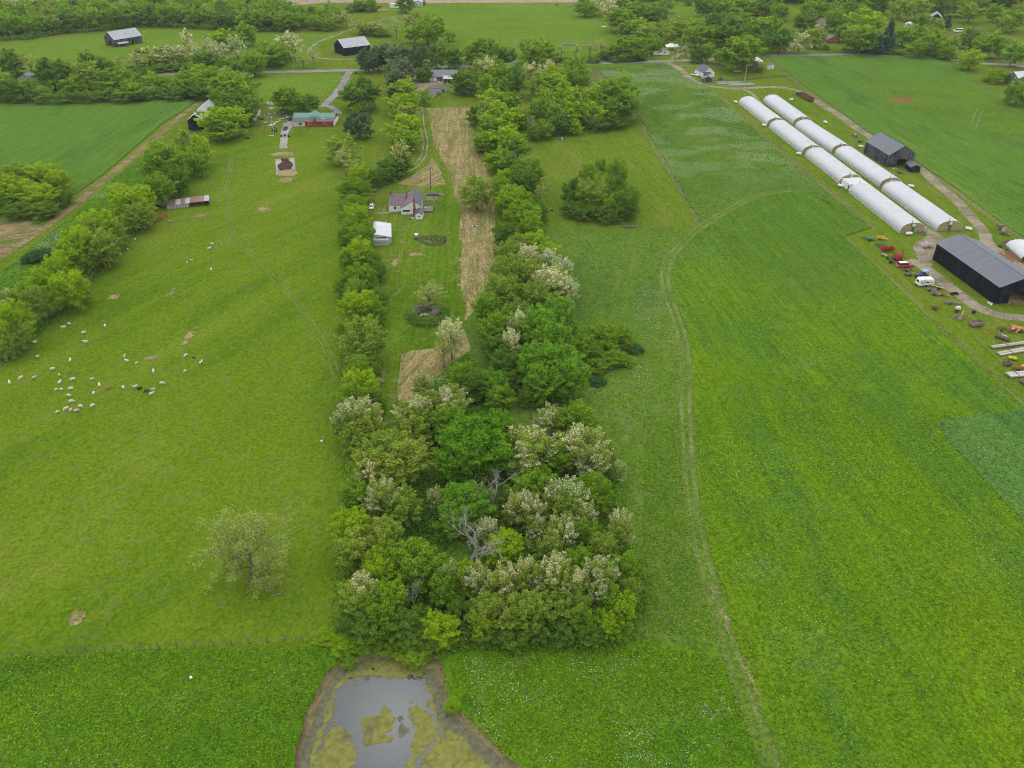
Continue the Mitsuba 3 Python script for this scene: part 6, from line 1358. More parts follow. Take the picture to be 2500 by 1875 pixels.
car('station_wagon', 'red station wagon with a white roof in the machinery row', 'car', (132.08, 246.11), 4, 5.3, 1.95, 1.75, 'crimson', 'white', 'wagon')
car('parked_car', 'white car parked between hedgerow and farmhouse', 'car', (-55.09, 299.95), -88, 4.5, 1.75, 1.45, 'white')
car('parked_car', 'dark blue-grey car on the concrete path below the red house', 'car', (-114.68, 408.06), -95, 4.5, 1.75, 1.45, 'navy')
car('parked_car', 'bright blue car beside the left end of the red house', 'car', (-116.56, 425.44), 70, 4.5, 1.75, 1.5, 'blue')
car('pickup_truck', 'white pickup truck beside the white house', 'truck', (115.05, 527.77), -50, 5.2, 1.9, 1.8, 'white', None, 'truck')
car('parked_van', 'white van on the far grass at the right', 'van', (350.67, 677.77), 150, 6.5, 2.4, 2.8, 'white', None, 'van')

k = thing('dump_truck', 'dark truck with a rust-red dump bed beside the gravel lane', 'truck')
(x0, y0), (x1, y1) = (165.71, 478.41), (168.16, 464.73)
x = at(x1, y1, math.degrees(math.atan2(y0 - y1, x0 - x1)))
LT = math.hypot(x0 - x1, y0 - y1)
part(k, 'chassis', pp('dark').box(-2.2, -.5, .7, LT + .6, .5, .95), 'paint', x)
part(k, 'dump_bed', pp('rust', .5).box(-2.6, -1.25, 1.0, LT * .62, 1.25, 1.12).box(-2.6, -1.25, 1.12, LT * .62, -1.15, 2.3).box(-2.6, 1.15, 1.12, LT * .62, 1.25, 2.3).box(-2.6, -1.15, 1.12, -2.5, 1.15, 2.2).box(LT * .62 - .1, -1.15, 1.12, LT * .62, 1.15, 2.5), 'paint', x, label='open rust-red dump bed')
part(k, 'cab', pp('dark', .1).hull([(LT * .66, s, z) for s in (-1.1, 1.1) for z in (1.0, 1.9)] + [(LT * .66, s * .95, 2.7) for s in (-1, 1)] + [(LT * .66 + 1.5, s * .95, 2.7) for s in (-1, 1)] + [(LT * .66 + 1.8, s, z) for s in (-1.1, 1.1) for z in (1.0, 1.8)]), 'paint', x)
part(k, 'hood', pp('black', .1).hull([(LT * .66 + 1.82, s, z) for s in (-.85, .85) for z in (.8, 1.7)] + [(LT + 1.2, s, z) for s in (-.75, .75) for z in (.8, 1.5)]), 'paint', x)
part(k, 'windscreen', MB().hull([(LT * .66 + 1.83, s, 1.9) for s in (-.95, .95)] + [(LT * .66 + 1.58, s, 2.6) for s in (-.85, .85)] + [(LT * .66 + 1.7, s, 1.9) for s in (-.95, .95)] + [(LT * .66 + 1.5, s, 2.6) for s in (-.85, .85)]), 'glass_dark', x)
for sx in (-1.4, .1, LT + .1):
    for sy in (-1.05, 1.05):
        part(k, 'wheel', pp('tyre', 0).wheel((sx, sy, .5), .5, .35, math.pi / 2), 'paint', x)


def tractor(label, pos, deg, colour, canopy=None, s=1.0):
    k = thing('tractor', label, 'tractor')
    x = at(pos[0], pos[1], deg) @ T().scale(s)
    part(k, 'hood', pp(colour, .05).hull([(.3, sy, z) for sy in (-.36, .36) for z in (.8, 1.4)] + [(2.0, sy * .85, z) for sy in (-.36, .36) for z in (.75, 1.3)]), 'paint', x)
    part(k, 'chassis', pp('steel').box(-1.0, -.3, .55, 1.9, .3, .85), 'paint', x)
    part(k, 'seat', pp('black').box(-.9, -.28, 1.05, -.4, .28, 1.2).box(-1.0, -.28, 1.1, -.9, .28, 1.6), 'paint', x)
    part(k, 'fender', pp(colour).box(-1.2, -1.0, 1.25, .1, -.62, 1.33).box(-1.2, .62, 1.25, .1, 1.0, 1.33), 'paint', x)
    part(k, 'steering_wheel', pp('black').tube([(0, 0, 1.2), (-.12, 0, 1.5)], .03, 5).tube([(-.12 + .0 * a, .2 * math.cos(a), 1.52 + .06 * math.sin(a)) for a in np.linspace(0, 6.28, 9)], .025, 4), 'paint', x)
    part(k, 'exhaust', pp('steel').tube([(1.2, .2, 1.3), (1.2, .2, 2.1)], .05, 6), 'paint', x)
    for sy in (-.85, .85):
        w_ = part(k, 'rear_wheel', pp('tyre', 0).wheel((-.6, sy, .72), .72, .38, math.pi / 2), 'paint', x)
        part(w_, 'rim', pp('pale', 0).wheel((-.6, sy * 1.03, .72), .38, .36, math.pi / 2), 'paint', x)
        part(k, 'front_wheel', pp('tyre', 0).wheel((1.6, sy * .8, .4), .4, .24, math.pi / 2), 'paint', x)
    if canopy:
        part(k, 'canopy', pp(canopy, 0).hull([(px_, sy, z) for px_ in (-1.5, .5) for sy in (-.85, .85) for z in (2.35, 2.45)]), 'paint', x)
        for px_, sy in ((-1.2, -.6), (-1.2, .6), (.2, -.6), (.2, .6)):
            part(k, 'canopy_post', pp('blue').box(px_ - .04, sy - .04, 1.2, px_ + .04, sy + .04, 2.34), 'paint', x)


tractor('blue tractor with pale canopy behind the white camper', (134.26, 237.61), 190, 'blue', 'sky', 1.1)
tractor('dark tractor parked on the grass left of the concrete path', (-119.32, 405.12), -70, 'dark', None, 1.15)
tractor('orange lawn tractor beside the pale shed', (-42.46, 479.11), 20, 'orange', None, .62)
tractor('dark tractor at the end of the board fence', (128.68, 515.24), 100, 'dark', None, 1.0)

k = thing('camper', 'white camper trailer in the machinery row', 'camper')
x = at(*(132.44, 232.01), 3)
LC, WC = 5.2, 2.2
sidep = [(-2.6, .75), (-2.2, .5), (2.3, .5), (2.6, .9), (2.55, 2.0), (2.2, 2.6), (-1.9, 2.65), (-2.35, 2.2)]
part(k, 'body', pp('white', .03).hull([(a_, s, z) for a_, z in sidep for s in (-1.1, 1.1)] + [(a_ * .97, s, z + .05) for a_, z in sidep[4:] for s in (-.9, .9)]), 'paint', x, smooth=25)
for a_, w_, h_, z_ in ((-1.55, .5, .4, 1.4), (.35, 1.0, .42, 1.45), (1.75, .6, .35, 1.5)):
    fr = part(k, 'window', pp('silver', 0).box(a_ - w_ / 2 - .05, -1.135, z_ - .05, a_ + w_ / 2 + .05, -1.104, z_ + h_ + .05), 'paint', x)
    part(fr, 'pane', MB().box(a_ - w_ / 2, -1.15, z_, a_ + w_ / 2, -1.137, z_ + h_), 'glass_dark', x)
part(k, 'front_window', MB().hull([(-2.52, s, 1.4) for s in (-.7, .7)] + [(-2.37, s, 2.1) for s in (-.7, .7)] + [(-2.45, s, 1.38) for s in (-.7, .7)] + [(-2.33, s, 2.08) for s in (-.7, .7)]), 'glass_dark', x)
part(k, 'roof_hatch', pp('cream').box(-.3, -.3, 2.66, .3, .3, 2.78), 'paint', x)
part(k, 'door', pp('pale', .0).box(-1.05, -1.125, .62, -.45, -1.103, 2.3), 'paint', x)
part(k, 'hitch', pp('steel').hull([(-2.3, s, .5) for s in (-.5, .5)] + [(-3.5, 0, .5), (-3.5, 0, .58), (-2.3, .5, .58), (-2.3, -.5, .58)]), 'paint', x)
for s in (-1.0, 1.0):
    part(k, 'wheel', pp('tyre', 0).wheel((.2, s, .33), .33, .2, math.pi / 2), 'paint', x)
part(k, 'wheel_arch', pp('dark', 0).box(-.35, -1.13, .3, .75, -1.104, .78), 'paint', x)

# ---------------------------------------------------------------- farm machinery
def rims(k, x, spots, r=.34, c='tyre', hub='rust'):
    for sx, sy in spots:
        w_ = part(k, 'wheel', pp(c, 0).wheel((sx, sy, r), r, .2, math.pi / 2), 'paint', x)
        part(w_, 'hub', pp(hub, .2).wheel((sx, sy, r), r * .5, .23, math.pi / 2), 'paint', x)


def implement(label, cat, pos, deg, L, W, colour, style, second='rust', wheels=True):
    """A trailed implement; its length runs along x with the hitch at +x."""
    k = thing(cat.replace(' ', '_'), label, cat)
    x = at(pos[0], pos[1], deg)
    fr = pp(colour, .25)
    for s in (-W / 2, 0, W / 2):
        fr.box(-L / 2, s - .06, .62, L / 2, s + .06, .74)
    for s in np.linspace(-L / 2, L / 2, 4):
        fr.box(s - .06, -W / 2, .745, s + .06, W / 2, .84)
    part(k, 'frame', fr, 'paint', x)
    part(k, 'hitch', pp(colour, .2).hull([(L / 2, s, z) for s in (-.4, .4) for z in (.6, .7)] + [(L / 2 + 1.1, s, z) for s in (-.06, .06) for z in (.5, .6)]), 'paint', x)
    rng = np.random.default_rng(int(abs(pos[0] * 31 + pos[1])))
    if style == 'disc':
        for sx in (-L * .3, L * .2):
            for sy in np.linspace(-W / 2, W / 2, 9):
                part(k, 'disc', pp(second, .4).wheel((sx, sy, .32), .32, .05, math.pi / 2 + .3), 'paint', x)
            part(k, 'axle', pp('steel').tube([(sx, -W / 2, .32), (sx, W / 2, .32)], .05, 5), 'paint', x)
    elif style == 'tines':
        for sx in np.linspace(-L / 2, L / 2, 3):
            for sy in np.linspace(-W / 2, W / 2, 5):
                part(k, 'tine', pp(second, .4).tube([(sx, sy, .66), (sx - .25, sy, .45), (sx - .1, sy, .05)], .045, 4), 'paint', x)
    elif style == 'plough':
        for i_ in range(3):
            a_, b_ = -L / 2 + L * (i_ + .5) / 3, -W / 2 + W * (i_ + .5) / 3
            part(k, 'mouldboard', pp(second, .3).hull([(a_, b_, .05), (a_ - .5, b_ + .35, .05), (a_ - .1, b_, .6), (a_ - .6, b_ + .42, .5), (a_ - .3, b_ + .1, .3)]), 'paint', x)
    elif style == 'rake':
        for i_ in range(5):
            s = -W / 2 + W * i_ / 4
            part(k, 'rake_bar', pp(colour, .1).tube([(-L / 2, s, .5 + .12 * i_), (L / 2, s + .3, .75 + .1 * i_)], .06, 5), 'paint', x)
        for s in np.linspace(-L / 2, L / 2, 9):
            part(k, 'tine', pp(second, .2).tube([(s, -W / 2, .62), (s, -W / 2 - .2, .04)], .025, 4), 'paint', x)
    elif style == 'mower':
        part(k, 'cutter_head', pp(colour, .1).hull([(-L * .45, s, z) for s in (-W / 2, W / 2) for z in (.25, .8)] + [(-L * .05, s, z) for s in (-W / 2, W / 2) for z in (.2, .95)]), 'paint', x)
        part(k, 'shield', pp('teal', .1).hull([(-L * .05, s, .96) for s in (-W / 2, W / 2)] + [(L * .2, s, .7) for s in (-W / 2, W / 2)] + [(-L * .45, 0, 1.1)]), 'paint', x)
        part(k, 'drawbar', pp(colour, .1).tube([(0, W * .3, .8), (L * .75, W * .3, .7)], .13, 6), 'paint', x)
    elif style == 'hoops':
        for s in (-W / 2, W / 2):
            part(k, 'upright', pp(colour, .1).tube([(-L / 2, s, .8), (-L / 2, s, 1.9), (L / 2, s, 1.9), (L / 2, s, .8)], .05, 5), 'paint', x)
        for sx in np.linspace(-L / 2, L / 2, 6):
            part(k, 'bar', pp(colour, .1).tube([(sx, -W / 2, 1.9), (sx, W / 2, 1.9)], .035, 4), 'paint', x)
    elif style == 'junk':
        for i_ in range(14):
            a_ = rng.uniform(-1, 1, 3) * [L / 2, W / 2, 1]
            part(k, 'scrap', pp(rng.choice([second, colour, 'steel', 'rust', 'wood']), .4).rbox((a_[0], a_[1], .55 + .45 * abs(a_[2])), (rng.uniform(.5, 1.6), rng.uniform(.08, .4), rng.uniform(.06, .3)), rng.uniform(0, 3), rng.uniform(-.4, .4)), 'paint', x)
    if wheels:
        rims(k, x, ((-L * .1, -W / 2 - .2), (-L * .1, W / 2 + .2)), .36, 'tyre', second)
    return k


implement('green mower-conditioner at the top of the machinery row', 'mower', (128.56, 268.74), 150, 3.2, 2.2, 'green', 'mower')
implement('yellow hay rake beside the green mower', 'hay rake', (133.03, 269.14), -28, 3.0, 1.9, 'yellow', 'rake')
implement('dark green hoop-framed wagon behind the red spreader', 'wagon', (129.97, 262.84), 12, 3.2, 1.5, 'green', 'hoops', 'dark')
implement('pale axle with two small wheels left of the red baler', 'axle', (128.24, 254.72), -50, 1.0, .6, 'pale', 'none', 'pale')
implement('small green plough left of the red baler', 'plough', (128.92, 252.16), -55, 1.2, .7, 'green', 'plough', 'dark')
implement('small black plough left of the red station wagon', 'plough', (128.56, 248.76), -50, 1.1, .7, 'black', 'plough', 'steel')
implement('rusty spring-tine cultivator below the red station wagon', 'cultivator', (131.33, 242.49), -10, 2.6, 1.3, 'rust', 'tines')
implement('grey disc harrow above the white camper', 'disc harrow', (130.72, 239.61), 14, 2.9, 1.4, 'oldwood', 'disc', 'steel')
implement('grey-green cultivator just below the white camper', 'cultivator', (132.97, 228.26), -35, 2.2, 1.4, 'grey', 'tines', 'steel')
implement('rusty disc harrow below the grey-green cultivator', 'disc harrow', (133.12, 225.36), -30, 1.8, 1.6, 'grey', 'disc', 'rust')
implement('orange plough at the lower end of the dark conveyor', 'plough', (135.54, 224.92), -45, 2.2, 1.3, 'orange', 'plough', 'rust')
implement('long row of grey-green discs above the tank heap', 'disc harrow', (135.29, 219.3), -8, 3.8, 1.0, 'grey', 'disc', 'oldwood')
implement('small rusty plough alone at the meadow edge', 'plough', (128.86, 215.74), 10, 1.8, 1.1, 'rust', 'plough')
implement('rusty cultivator above the brown cylinder tank', 'cultivator', (142.99, 202.5), -45, 3.0, 1.6, 'rust', 'tines', 'wood')
implement('heap of rusty plough parts beside the yellow sacks', 'plough', (134.19, 183.84), 10, 1.9, 1.3, 'purple', 'junk', 'rust')
implement('red harrow above the lowest plank stack', 'harrow', (135.86, 181.24), 5, 2.6, .9, 'crimson', 'tines', 'rust')
implement('grey machine at the right edge below the plank stack', 'cultivator', (133.9, 174.5), 20, 1.6, 1.2, 'grey', 'junk', 'steel')
implement('rusty implement with a tin sheet right of the curving lane', 'baler', (177.49, 265.21), -12, 4.6, 1.8, 'rust', 'junk', 'crimson')
implement('dark scrap implement behind the brown hopper', 'cultivator', (179.46, 273.56), -35, 2.6, 1.4, 'wood', 'junk', 'steel')
implement('small dark plough at the left end of the scrap row', 'plough', (172.55, 262.36), 10, 1.4, .8, 'dark', 'plough', 'wood')
implement('green implement at the right edge of the scrap row', 'cultivator', (177.98, 259.55), 8, 2.8, 1.4, 'green', 'junk', 'pale')
implement('brown implement at the right edge below the alfalfa', 'cultivator', (182.91, 266.65), -25, 1.6, 1.0, 'wood', 'tines', 'rust')
implement('dark roller implement in front of the vented barn', 'cultivator', (169.36, 341.54), -70, 2.2, 1.4, 'brush', 'junk', 'wood')
implement('dark tine frame near the leaning pole', 'harrow', (168.04, 386.44), 0, 1.8, .8, 'dark', 'tines', 'green')
implement('rust-brown hay wagon in the far meadow', 'wagon', (59.92, 814.02), 0, 6.0, 2.4, 'purple', 'hoops', 'rust')
implement('rust-brown wagon left of the others in the far meadow', 'wagon', (41.83, 814.02), 5, 4.5, 2.2, 'purple', 'hoops', 'rust')
implement('grey flat implement in the far meadow', 'harrow', (54.11, 807.83), 0, 7.0, 1.5, 'grey', 'tines', 'steel')
implement('red-brown feeder frame in the pasture under the tree row', 'feeder', (-134.13, 286.82), 62, 7.5, 1.6, 'crimson', 'hoops', 'rust', False)

k = thing('manure_spreader', 'bright red open manure spreader with a yellow wheel', 'spreader')
x = at(*(131.1, 258.9), 5)
part(k, 'box', pp('red', .08).hull([(-2.1, s, z) for s in (-.65, .65) for z in (.6, .7)] + [(2.1, s, z) for s in (-.65, .65) for z in (.6, .7)]).add([(-2.3, -.65, .7), (2.2, -.65, .7), (2.3, -.95, 1.4), (-2.4, -.95, 1.4), (-2.3, -.58, .7), (2.2, -.58, .7), (2.3, -.87, 1.4), (-2.4, -.87, 1.4)], [(0, 1, 2, 3), (7, 6, 5, 4), (3, 2, 6, 7), (0, 3, 7, 4), (1, 5, 6, 2)])
    .add([(-2.3, .65, .7), (2.2, .65, .7), (2.3, .95, 1.4), (-2.4, .95, 1.4), (-2.3, .58, .7), (2.2, .58, .7), (2.3, .87, 1.4), (-2.4, .87, 1.4)], [(3, 2, 1, 0), (4, 5, 6, 7), (7, 6, 2, 3), (4, 7, 3, 0), (2, 6, 5, 1)]).box(2.1, -.7, .7, 2.2, .7, 1.5), 'paint', x)
part(k, 'beater', pp('crimson', .2).tube([(-2.3, -.6, 1.0), (-2.3, .6, 1.0)], .2, 8).tube([(-2.35, -.6, 1.45), (-2.35, .6, 1.45)], .16, 8), 'paint', x)
part(k, 'drawbar', pp('crimson', .1).hull([(2.2, s, .6) for s in (-.4, .4)] + [(3.2, 0, .5), (3.2, 0, .6), (2.2, .4, .7), (2.2, -.4, .7)]), 'paint', x)
rims(k, x, ((-.3, -.95), (-.3, .95)), .42, 'tyre', 'yellow')
k = thing('round_baler', 'dark red round baler with a black pickup', 'baler')
x = at(*(131.83, 251.44), 100)
drum = [(-1.3, .7), (-1.0, 1.9), (-.3, 2.5), (.6, 2.45), (1.2, 1.9), (1.4, 1.0), (1.1, .5), (-1.0, .45)]
part(k, 'chamber', pp('red', .12).hull([(a_, s, z) for a_, z in drum for s in (-.9, .9)]), 'paint', x, smooth=30)
for s in (-1, 1):
    part(k, 'side_panel', pp('crimson', .3).prism([(a_ * .9, .2 + z * .88) for a_, z in drum], *sorted((s * .91, s * 1.06))), 'paint', x)
part(k, 'tailgate', pp('red', .05).hull([(-1.31, s, .8) for s in (-.8, .8)] + [(-1.05, s, 1.9) for s in (-.8, .8)] + [(-1.45, s, 1.0) for s in (-.8, .8)] + [(-1.2, s, 2.0) for s in (-.8, .8)]), 'paint', x)
part(k, 'pickup', pp('black').tube([(1.5, -1.0, .3), (1.5, 1.0, .3)], .24, 10), 'paint', x)
part(k, 'drawbar', pp('steel').hull([(1.3, s, .5) for s in (-.35, .35)] + [(2.8, 0, .5), (2.8, 0, .6), (1.3, .35, .62), (1.3, -.35, .62)]), 'paint', x)
rims(k, x, ((-.2, -1.25), (-.2, 1.25)), .45, 'tyre', 'rust')
k = thing('folded_gate', 'rusty slatted gate standing behind the red baler', 'gate')
x = at(*(135.06, 255.65), 75)
for i_ in range(4):
    part(k, 'slat', pp('rust', .3).box(-.7, -.03 + .0 * i_, .3 + i_ * .42, .7, .03, .45 + i_ * .42), 'paint', x)
part(k, 'post', pp('rust', .3).box(-.78, -.05, 0, -.7, .05, 2.0).box(.7, -.05, 0, .78, .05, 2.0), 'paint', x)
k = thing('conveyor', 'dark grain conveyor with a yellow end below the camper', 'conveyor')
x = at(*(135.62, 229.17), -42)
part(k, 'trough', pp('dark', .1).box(-1.7, -.4, .75, 1.7, .4, .85).box(-1.7, -.45, .85, 1.7, -.38, 1.05), 'paint', x)
part(k, 'belt', pp('pale', .1).box(-1.7, -.2, .86, 1.7, .38, .9), 'paint', x)
part(k, 'head', pp('yellow', .1).hull([(-1.72, s, z) for s in (-.4, .4) for z in (.7, 1.1)] + [(-2.5, s, z) for s in (-.3, .3) for z in (.9, 1.2)]), 'paint', x)
rims(k, x, ((.3, -.6), (.3, .6)), .32)
k = thing('feed_bunk', 'black open feed bunk between conveyor and gravel lane', 'trough')
x = at(*(139.24, 225.5), 8)
part(k, 'trough', pp('black').box(-1.2, -.35, .25, 1.2, .35, .33).box(-1.2, -.4, .33, 1.2, -.33, .7).box(-1.2, .33, .33, 1.2, .4, .7), 'paint', x)
part(k, 'leg', pp('dark').box(-1.1, -.3, 0, -1.0, .3, .25).box(1.0, -.3, 0, 1.1, .3, .25), 'paint', x)
k = thing('spray_tank', 'mint-white sprayer tank resting on the scrap heap', 'tank')
x_, y_ = (134.79, 214.09)
part(k, 'vessel', pp('mint', 0).ball((x_, y_, 1.35), (.85, .6, .6), 3), 'paint', smooth=True)
part(k, 'lid', pp('white', 0).tube([(x_, y_, 1.93), (x_, y_, 2.05)], .18, 8), 'paint')
part(k, 'cradle', pp('rust', .3).box(x_ - .7, y_ - .5, .5, x_ + .7, y_ + .5, .78), 'paint')
rims(k, at(x_, y_), ((-.5, -.7), (.6, .7)), .32)
k = thing('scrap_heap', 'heap of grey brush, rusty scrap and a pale plank', 'heap')
x_, y_ = (133.45, 210.06)
rng = np.random.default_rng(5)
for i_ in range(46):
    a_ = rng.normal(0, 1, 2) * [1.0, .8]
    part(k, 'stick', pp(rng.choice(['oldwood', 'brush', 'wood', 'rust'])).tube([(x_ + a_[0] - .7, y_ + a_[1] - .5, .1 + .3 * rng.random()), (x_ + a_[0] + rng.uniform(.3, .9), y_ + a_[1] + rng.uniform(.2, .8), .3 + .7 * rng.random())], .05, 4), 'paint')
part(k, 'plank', pp('cream').rbox((x_ + 1.5, y_ + 1.3, 1.0), (2.2, .16, .06), .9, -.4), 'paint')
part(k, 'mat', pp('oldwood', .2).hull([(x_ + .9 * math.cos(a_) * r_, y_ - .6 + .8 * math.sin(a_) * r_, z) for a_ in np.arange(0, 6.28, .6) for r_, z in ((1, .02), (.5, .6))]), 'paint')
k = thing('black_bin', 'small black bin beside the gravel lane', 'bin')
x_, y_ = (139.28, 213.07)
part(k, 'body', pp('black').hull([(x_ + a_ * .3, y_ + b_ * .3, 0) for a_ in (-1, 1) for b_ in (-1, 1)] + [(x_ + a_ * .4, y_ + b_ * .4, 1.0) for a_ in (-1, 1) for b_ in (-1, 1)]), 'paint')
part(k, 'lid', pp('dark').box(x_ - .45, y_ - .42, 1.01, x_ + .42, y_ + .45, 1.08), 'paint')
k = thing('crate_wagon', 'brown slatted wooden wagon box full of straw', 'wagon')
x = at(*(136.35, 205.55), 18)
for s in (-1, 1):
    for i_ in range(3):
        part(k, 'side_slat', pp('brush', .2).box(-1.9, s * .95 - .04, .55 + i_ * .36, 1.9, s * .95 + .04, .83 + i_ * .36), 'paint', x)
for s in (-1, 1):
    for i_ in range(3):
        part(k, 'end_slat', pp('brush', .2).box(s * 1.85 - .04, -.9, .55 + i_ * .36, s * 1.85 + .04, .9, .83 + i_ * .36), 'paint', x)
for s in np.linspace(-1.7, 1.7, 5):
    part(k, 'stake', pp('wood').box(s - .05, -1.04, .4, s + .05, -.992, 1.65).box(s - .05, .992, .4, s + .05, 1.04, 1.65), 'paint', x)
part(k, 'floor', pp('wood').box(-1.9, -.9, .4, 1.9, .9, .5), 'paint', x)
part(k, 'load', pp('tan', .1).hull([(a_, b_, .51) for a_ in (-1.7, 1.7) for b_ in (-.85, .85)] + [(-.8, 0, 1.0), (.6, .1, .9)]), 'paint', x)
rims(k, x, ((-1.2, -.8), (1.2, -.8), (-1.2, .8), (1.2, .8)), .3)
k = thing('sawhorse', 'small orange sawhorse alone on the mown grass', 'sawhorse')
x = at(*(136.34, 200.44), -25)
part(k, 'beam', pp('orange').box(-.6, -.06, .68, .6, .06, .8), 'paint', x)
for a_ in (-.5, .5):
    for b_ in (-.35, .35):
        part(k, 'leg', pp('orange').tube([(a_, 0, .7), (a_, b_, 0)], .05, 4), 'paint', x)
k = thing('old_combine', 'orange harvester with a white panel at the right edge', 'harvester')
x = at(*(146.72, 202.31), -18)
part(k, 'body', pp('orange', .2).hull([(-1.9, s, z) for s in (-.7, .7) for z in (.5, 1.6)] + [(1.6, s, z) for s in (-.7, .7) for z in (.6, 1.2)]), 'paint', x)
part(k, 'side_panel', pp('white', .1).box(-1.7, -.78, .8, -1.0, -.705, 1.4), 'paint', x)
part(k, 'boom', pp('white', .05).tube([(-.2, -.9, .3), (.3, -.8, 1.6)], .12, 6), 'paint', x)
part(k, 'snout', pp('orange', .2).hull([(-1.0, -1.8, .2), (0, -1.8, .2), (-.7, -1.0, .3), (-.1, -1.0, .3), (-.5, -1.5, .6)]), 'paint', x)
part(k, 'elevator', pp('tan', .3).tube([(.8, .3, 1.2), (2.4, .2, 1.9)], .15, 6), 'paint', x)
rims(k, x, ((-.9, -.9), (-.9, .9), (1.1, -.9), (1.1, .9)), .42, 'tyre', 'orange')
k = thing('rusty_tank', 'dull brown cylinder tank lying in the grass', 'tank')
x = at(*(139.96, 197.68), -42)
part(k, 'vessel', pp('purple', .25).tube([(-1.75, 0, .55), (-1.7, 0, .55), (1.7, 0, .55), (1.75, 0, .55)], [.42, .55, .55, .42], 16), 'paint', x, smooth=40)
part(k, 'pipe', pp('white').tube([(-.3, .75, 1.0), (1.0, .75, 1.0)], .11, 6), 'paint', x)
part(k, 'saddle', pp('wood').box(-1.2, -.5, 0, -.95, .5, .25).box(.95, -.5, 0, 1.2, .5, .25), 'paint', x)


def planks(label, a, b, n, layers, colour):
    k = thing('plank_stack', label, 'planks')
    a, b = np.array(a), np.array(b); L = np.linalg.norm(b - a)
    x = at(a[0], a[1], math.degrees(math.atan2(b[1] - a[1], b[0] - a[0])))
    rng = np.random.default_rng(n)
    for s in (.2, .8):
        part(k, 'bearer', pp('wood').box(L * s - .1, -.1, 0, L * s + .1, n * .24, .2), 'paint', x)
    for j in range(layers):
        for i_ in range(n):
            o = rng.uniform(-.3, .15)
            part(k, 'plank', pp(rng.choice([colour, colour, 'oldwood', 'cream', 'plank']), .05).box(o, i_ * .24, .205 + j * .11, L + o, i_ * .24 + .22, .305 + j * .11), 'paint', x)
    part(k, 'strap', pp('steel').box(L * .38, -.03, .15, L * .38 + .06, n * .24 + .02, .32 + layers * .11), 'paint', x)


planks('upper grey plank stack at the right edge of the machinery row', (134.71, 191.97), (146.66, 194.79), 5, 4, 'oldwood')
planks('middle plank stack above the yellow sacks', (134.93, 188.18), (144.66, 191.1), 7, 3, 'plank')
planks('lowest plank stack of bleached boards at the right edge', (131.82, 177.12), (137.85, 177.9), 9, 4, 'cream')
k = thing('lumber_rack', 'left rows of grey lumber piles near the dark shed', 'planks')
for j, (p0, p1) in enumerate((((124.52, 509.16), (140.83, 508.68)), ((124.73, 504.87), (138.78, 504.87)), ((130.85, 500.87), (146.61, 502.51)), ((131.16, 503.45), (146.77, 505.34)))):
    a, b = np.array(p0), np.array(p1); d_ = (b - a) / np.linalg.norm(b - a); L = np.linalg.norm(b - a)
    x = at(a[0], a[1], math.degrees(math.atan2(d_[1], d_[0])))
    for i_ in range(5):
        part(k, 'plank', pp(('silver', 'oldwood', 'steel', 'pale', 'dark')[i_], .05).box(.2 * i_, i_ * .3, .1, L - .3 * i_, i_ * .3 + .27, .45 + .1 * (i_ % 2)), 'paint', x)
for i_, (p0, s_, lab) in enumerate((((137.06, 186.49), 1.0, 'pair of bright yellow sacks beside the plank stack'), ((138.11, 182.05), .9, 'bright yellow sack at the right edge below the planks'))):
    k = thing('yellow_sack', lab, 'sack')
    for j, (dx, dy, r_) in enumerate(((-.35, .25, .62), (.45, -.1, .62), (.1, .1, .5))[:3 if i_ == 0 else 2]):
        v = trimesh.creation.icosphere(3).vertices
        f = trimesh.creation.icosphere(3).faces
        v = v * (r_ * s_ * (1 + .35 * (meshkit.noise(v * 2.2 + j, 2)[:, None] - .5))) * [1.1, .9, .8]
        part(k, 'sack', pp('lime', .02).add(v + [p0[0] + dx, p0[1] + dy, .55], f), 'paint', smooth=True)
k = thing('hopper', 'tall brown rusty hopper right of the curving lane', 'hopper')
x = at(*(179.74, 277.63), 5)
part(k, 'bin', pp('brush', .4).hull([(a_ * .5, b_ * .5, 1.2) for a_ in (-1, 1) for b_ in (-1, 1)] + [(a_ * .95, b_ * .9, 2.3) for a_ in (-1, 1) for b_ in (-1, 1)]), 'paint', x)
part(k, 'rim', pp('brush', .3).box(-1, -.95, 2.3, 1, -.85, 2.5).box(-1, .85, 2.3, 1, .95, 2.5).box(-1, -.85, 2.3, -.9, .85, 2.5).box(.9, -.85, 2.3, 1, .85, 2.5), 'paint', x)
for a_ in (-.8, .8):
    for b_ in (-.7, .7):
        part(k, 'leg', pp('wood', .3).box(a_ - .07, b_ - .07, 0, a_ + .07, b_ + .07, 2.2), 'paint', x)
part(k, 'chute', pp('rust', .3).box(-.3, -.9, .3, .3, -.3, 1.15), 'paint', x)
k = thing('tan_sack', 'pale tan sack beside the brown hopper', 'sack')
x_, y_ = (180.72, 276.6)
part(k, 'sack', pp('skin', 0).ball((x_, y_, .5), (.75, .5, .5), 2), 'paint', smooth=True)
part(k, 'pallet', pp('wood').box(x_ - .7, y_ - .5, .02, x_ + .7, y_ + .5, .14), 'paint')
k = thing('green_bar', 'long dark green toolbar lying in the scrap row', 'toolbar')
x = at(*(174.48, 259.78), -5)
part(k, 'bar', pp('green', .3).box(-1.5, -.2, .2, 1.5, .2, .5), 'paint', x)
part(k, 'foot', pp('dark').box(-1.2, -.35, 0, -1.0, .35, .2).box(1.0, -.35, 0, 1.2, .35, .2), 'paint', x)
k = thing('garden_cart', 'red and blue barrels on a cart by the leaning pole', 'cart')
x_, y_ = (169, 394.5)
part(k, 'barrel', pp('blue', 0).tube([(x_, y_, .3), (x_, y_, 1.2)], .5, 12), 'paint', label='blue barrel')
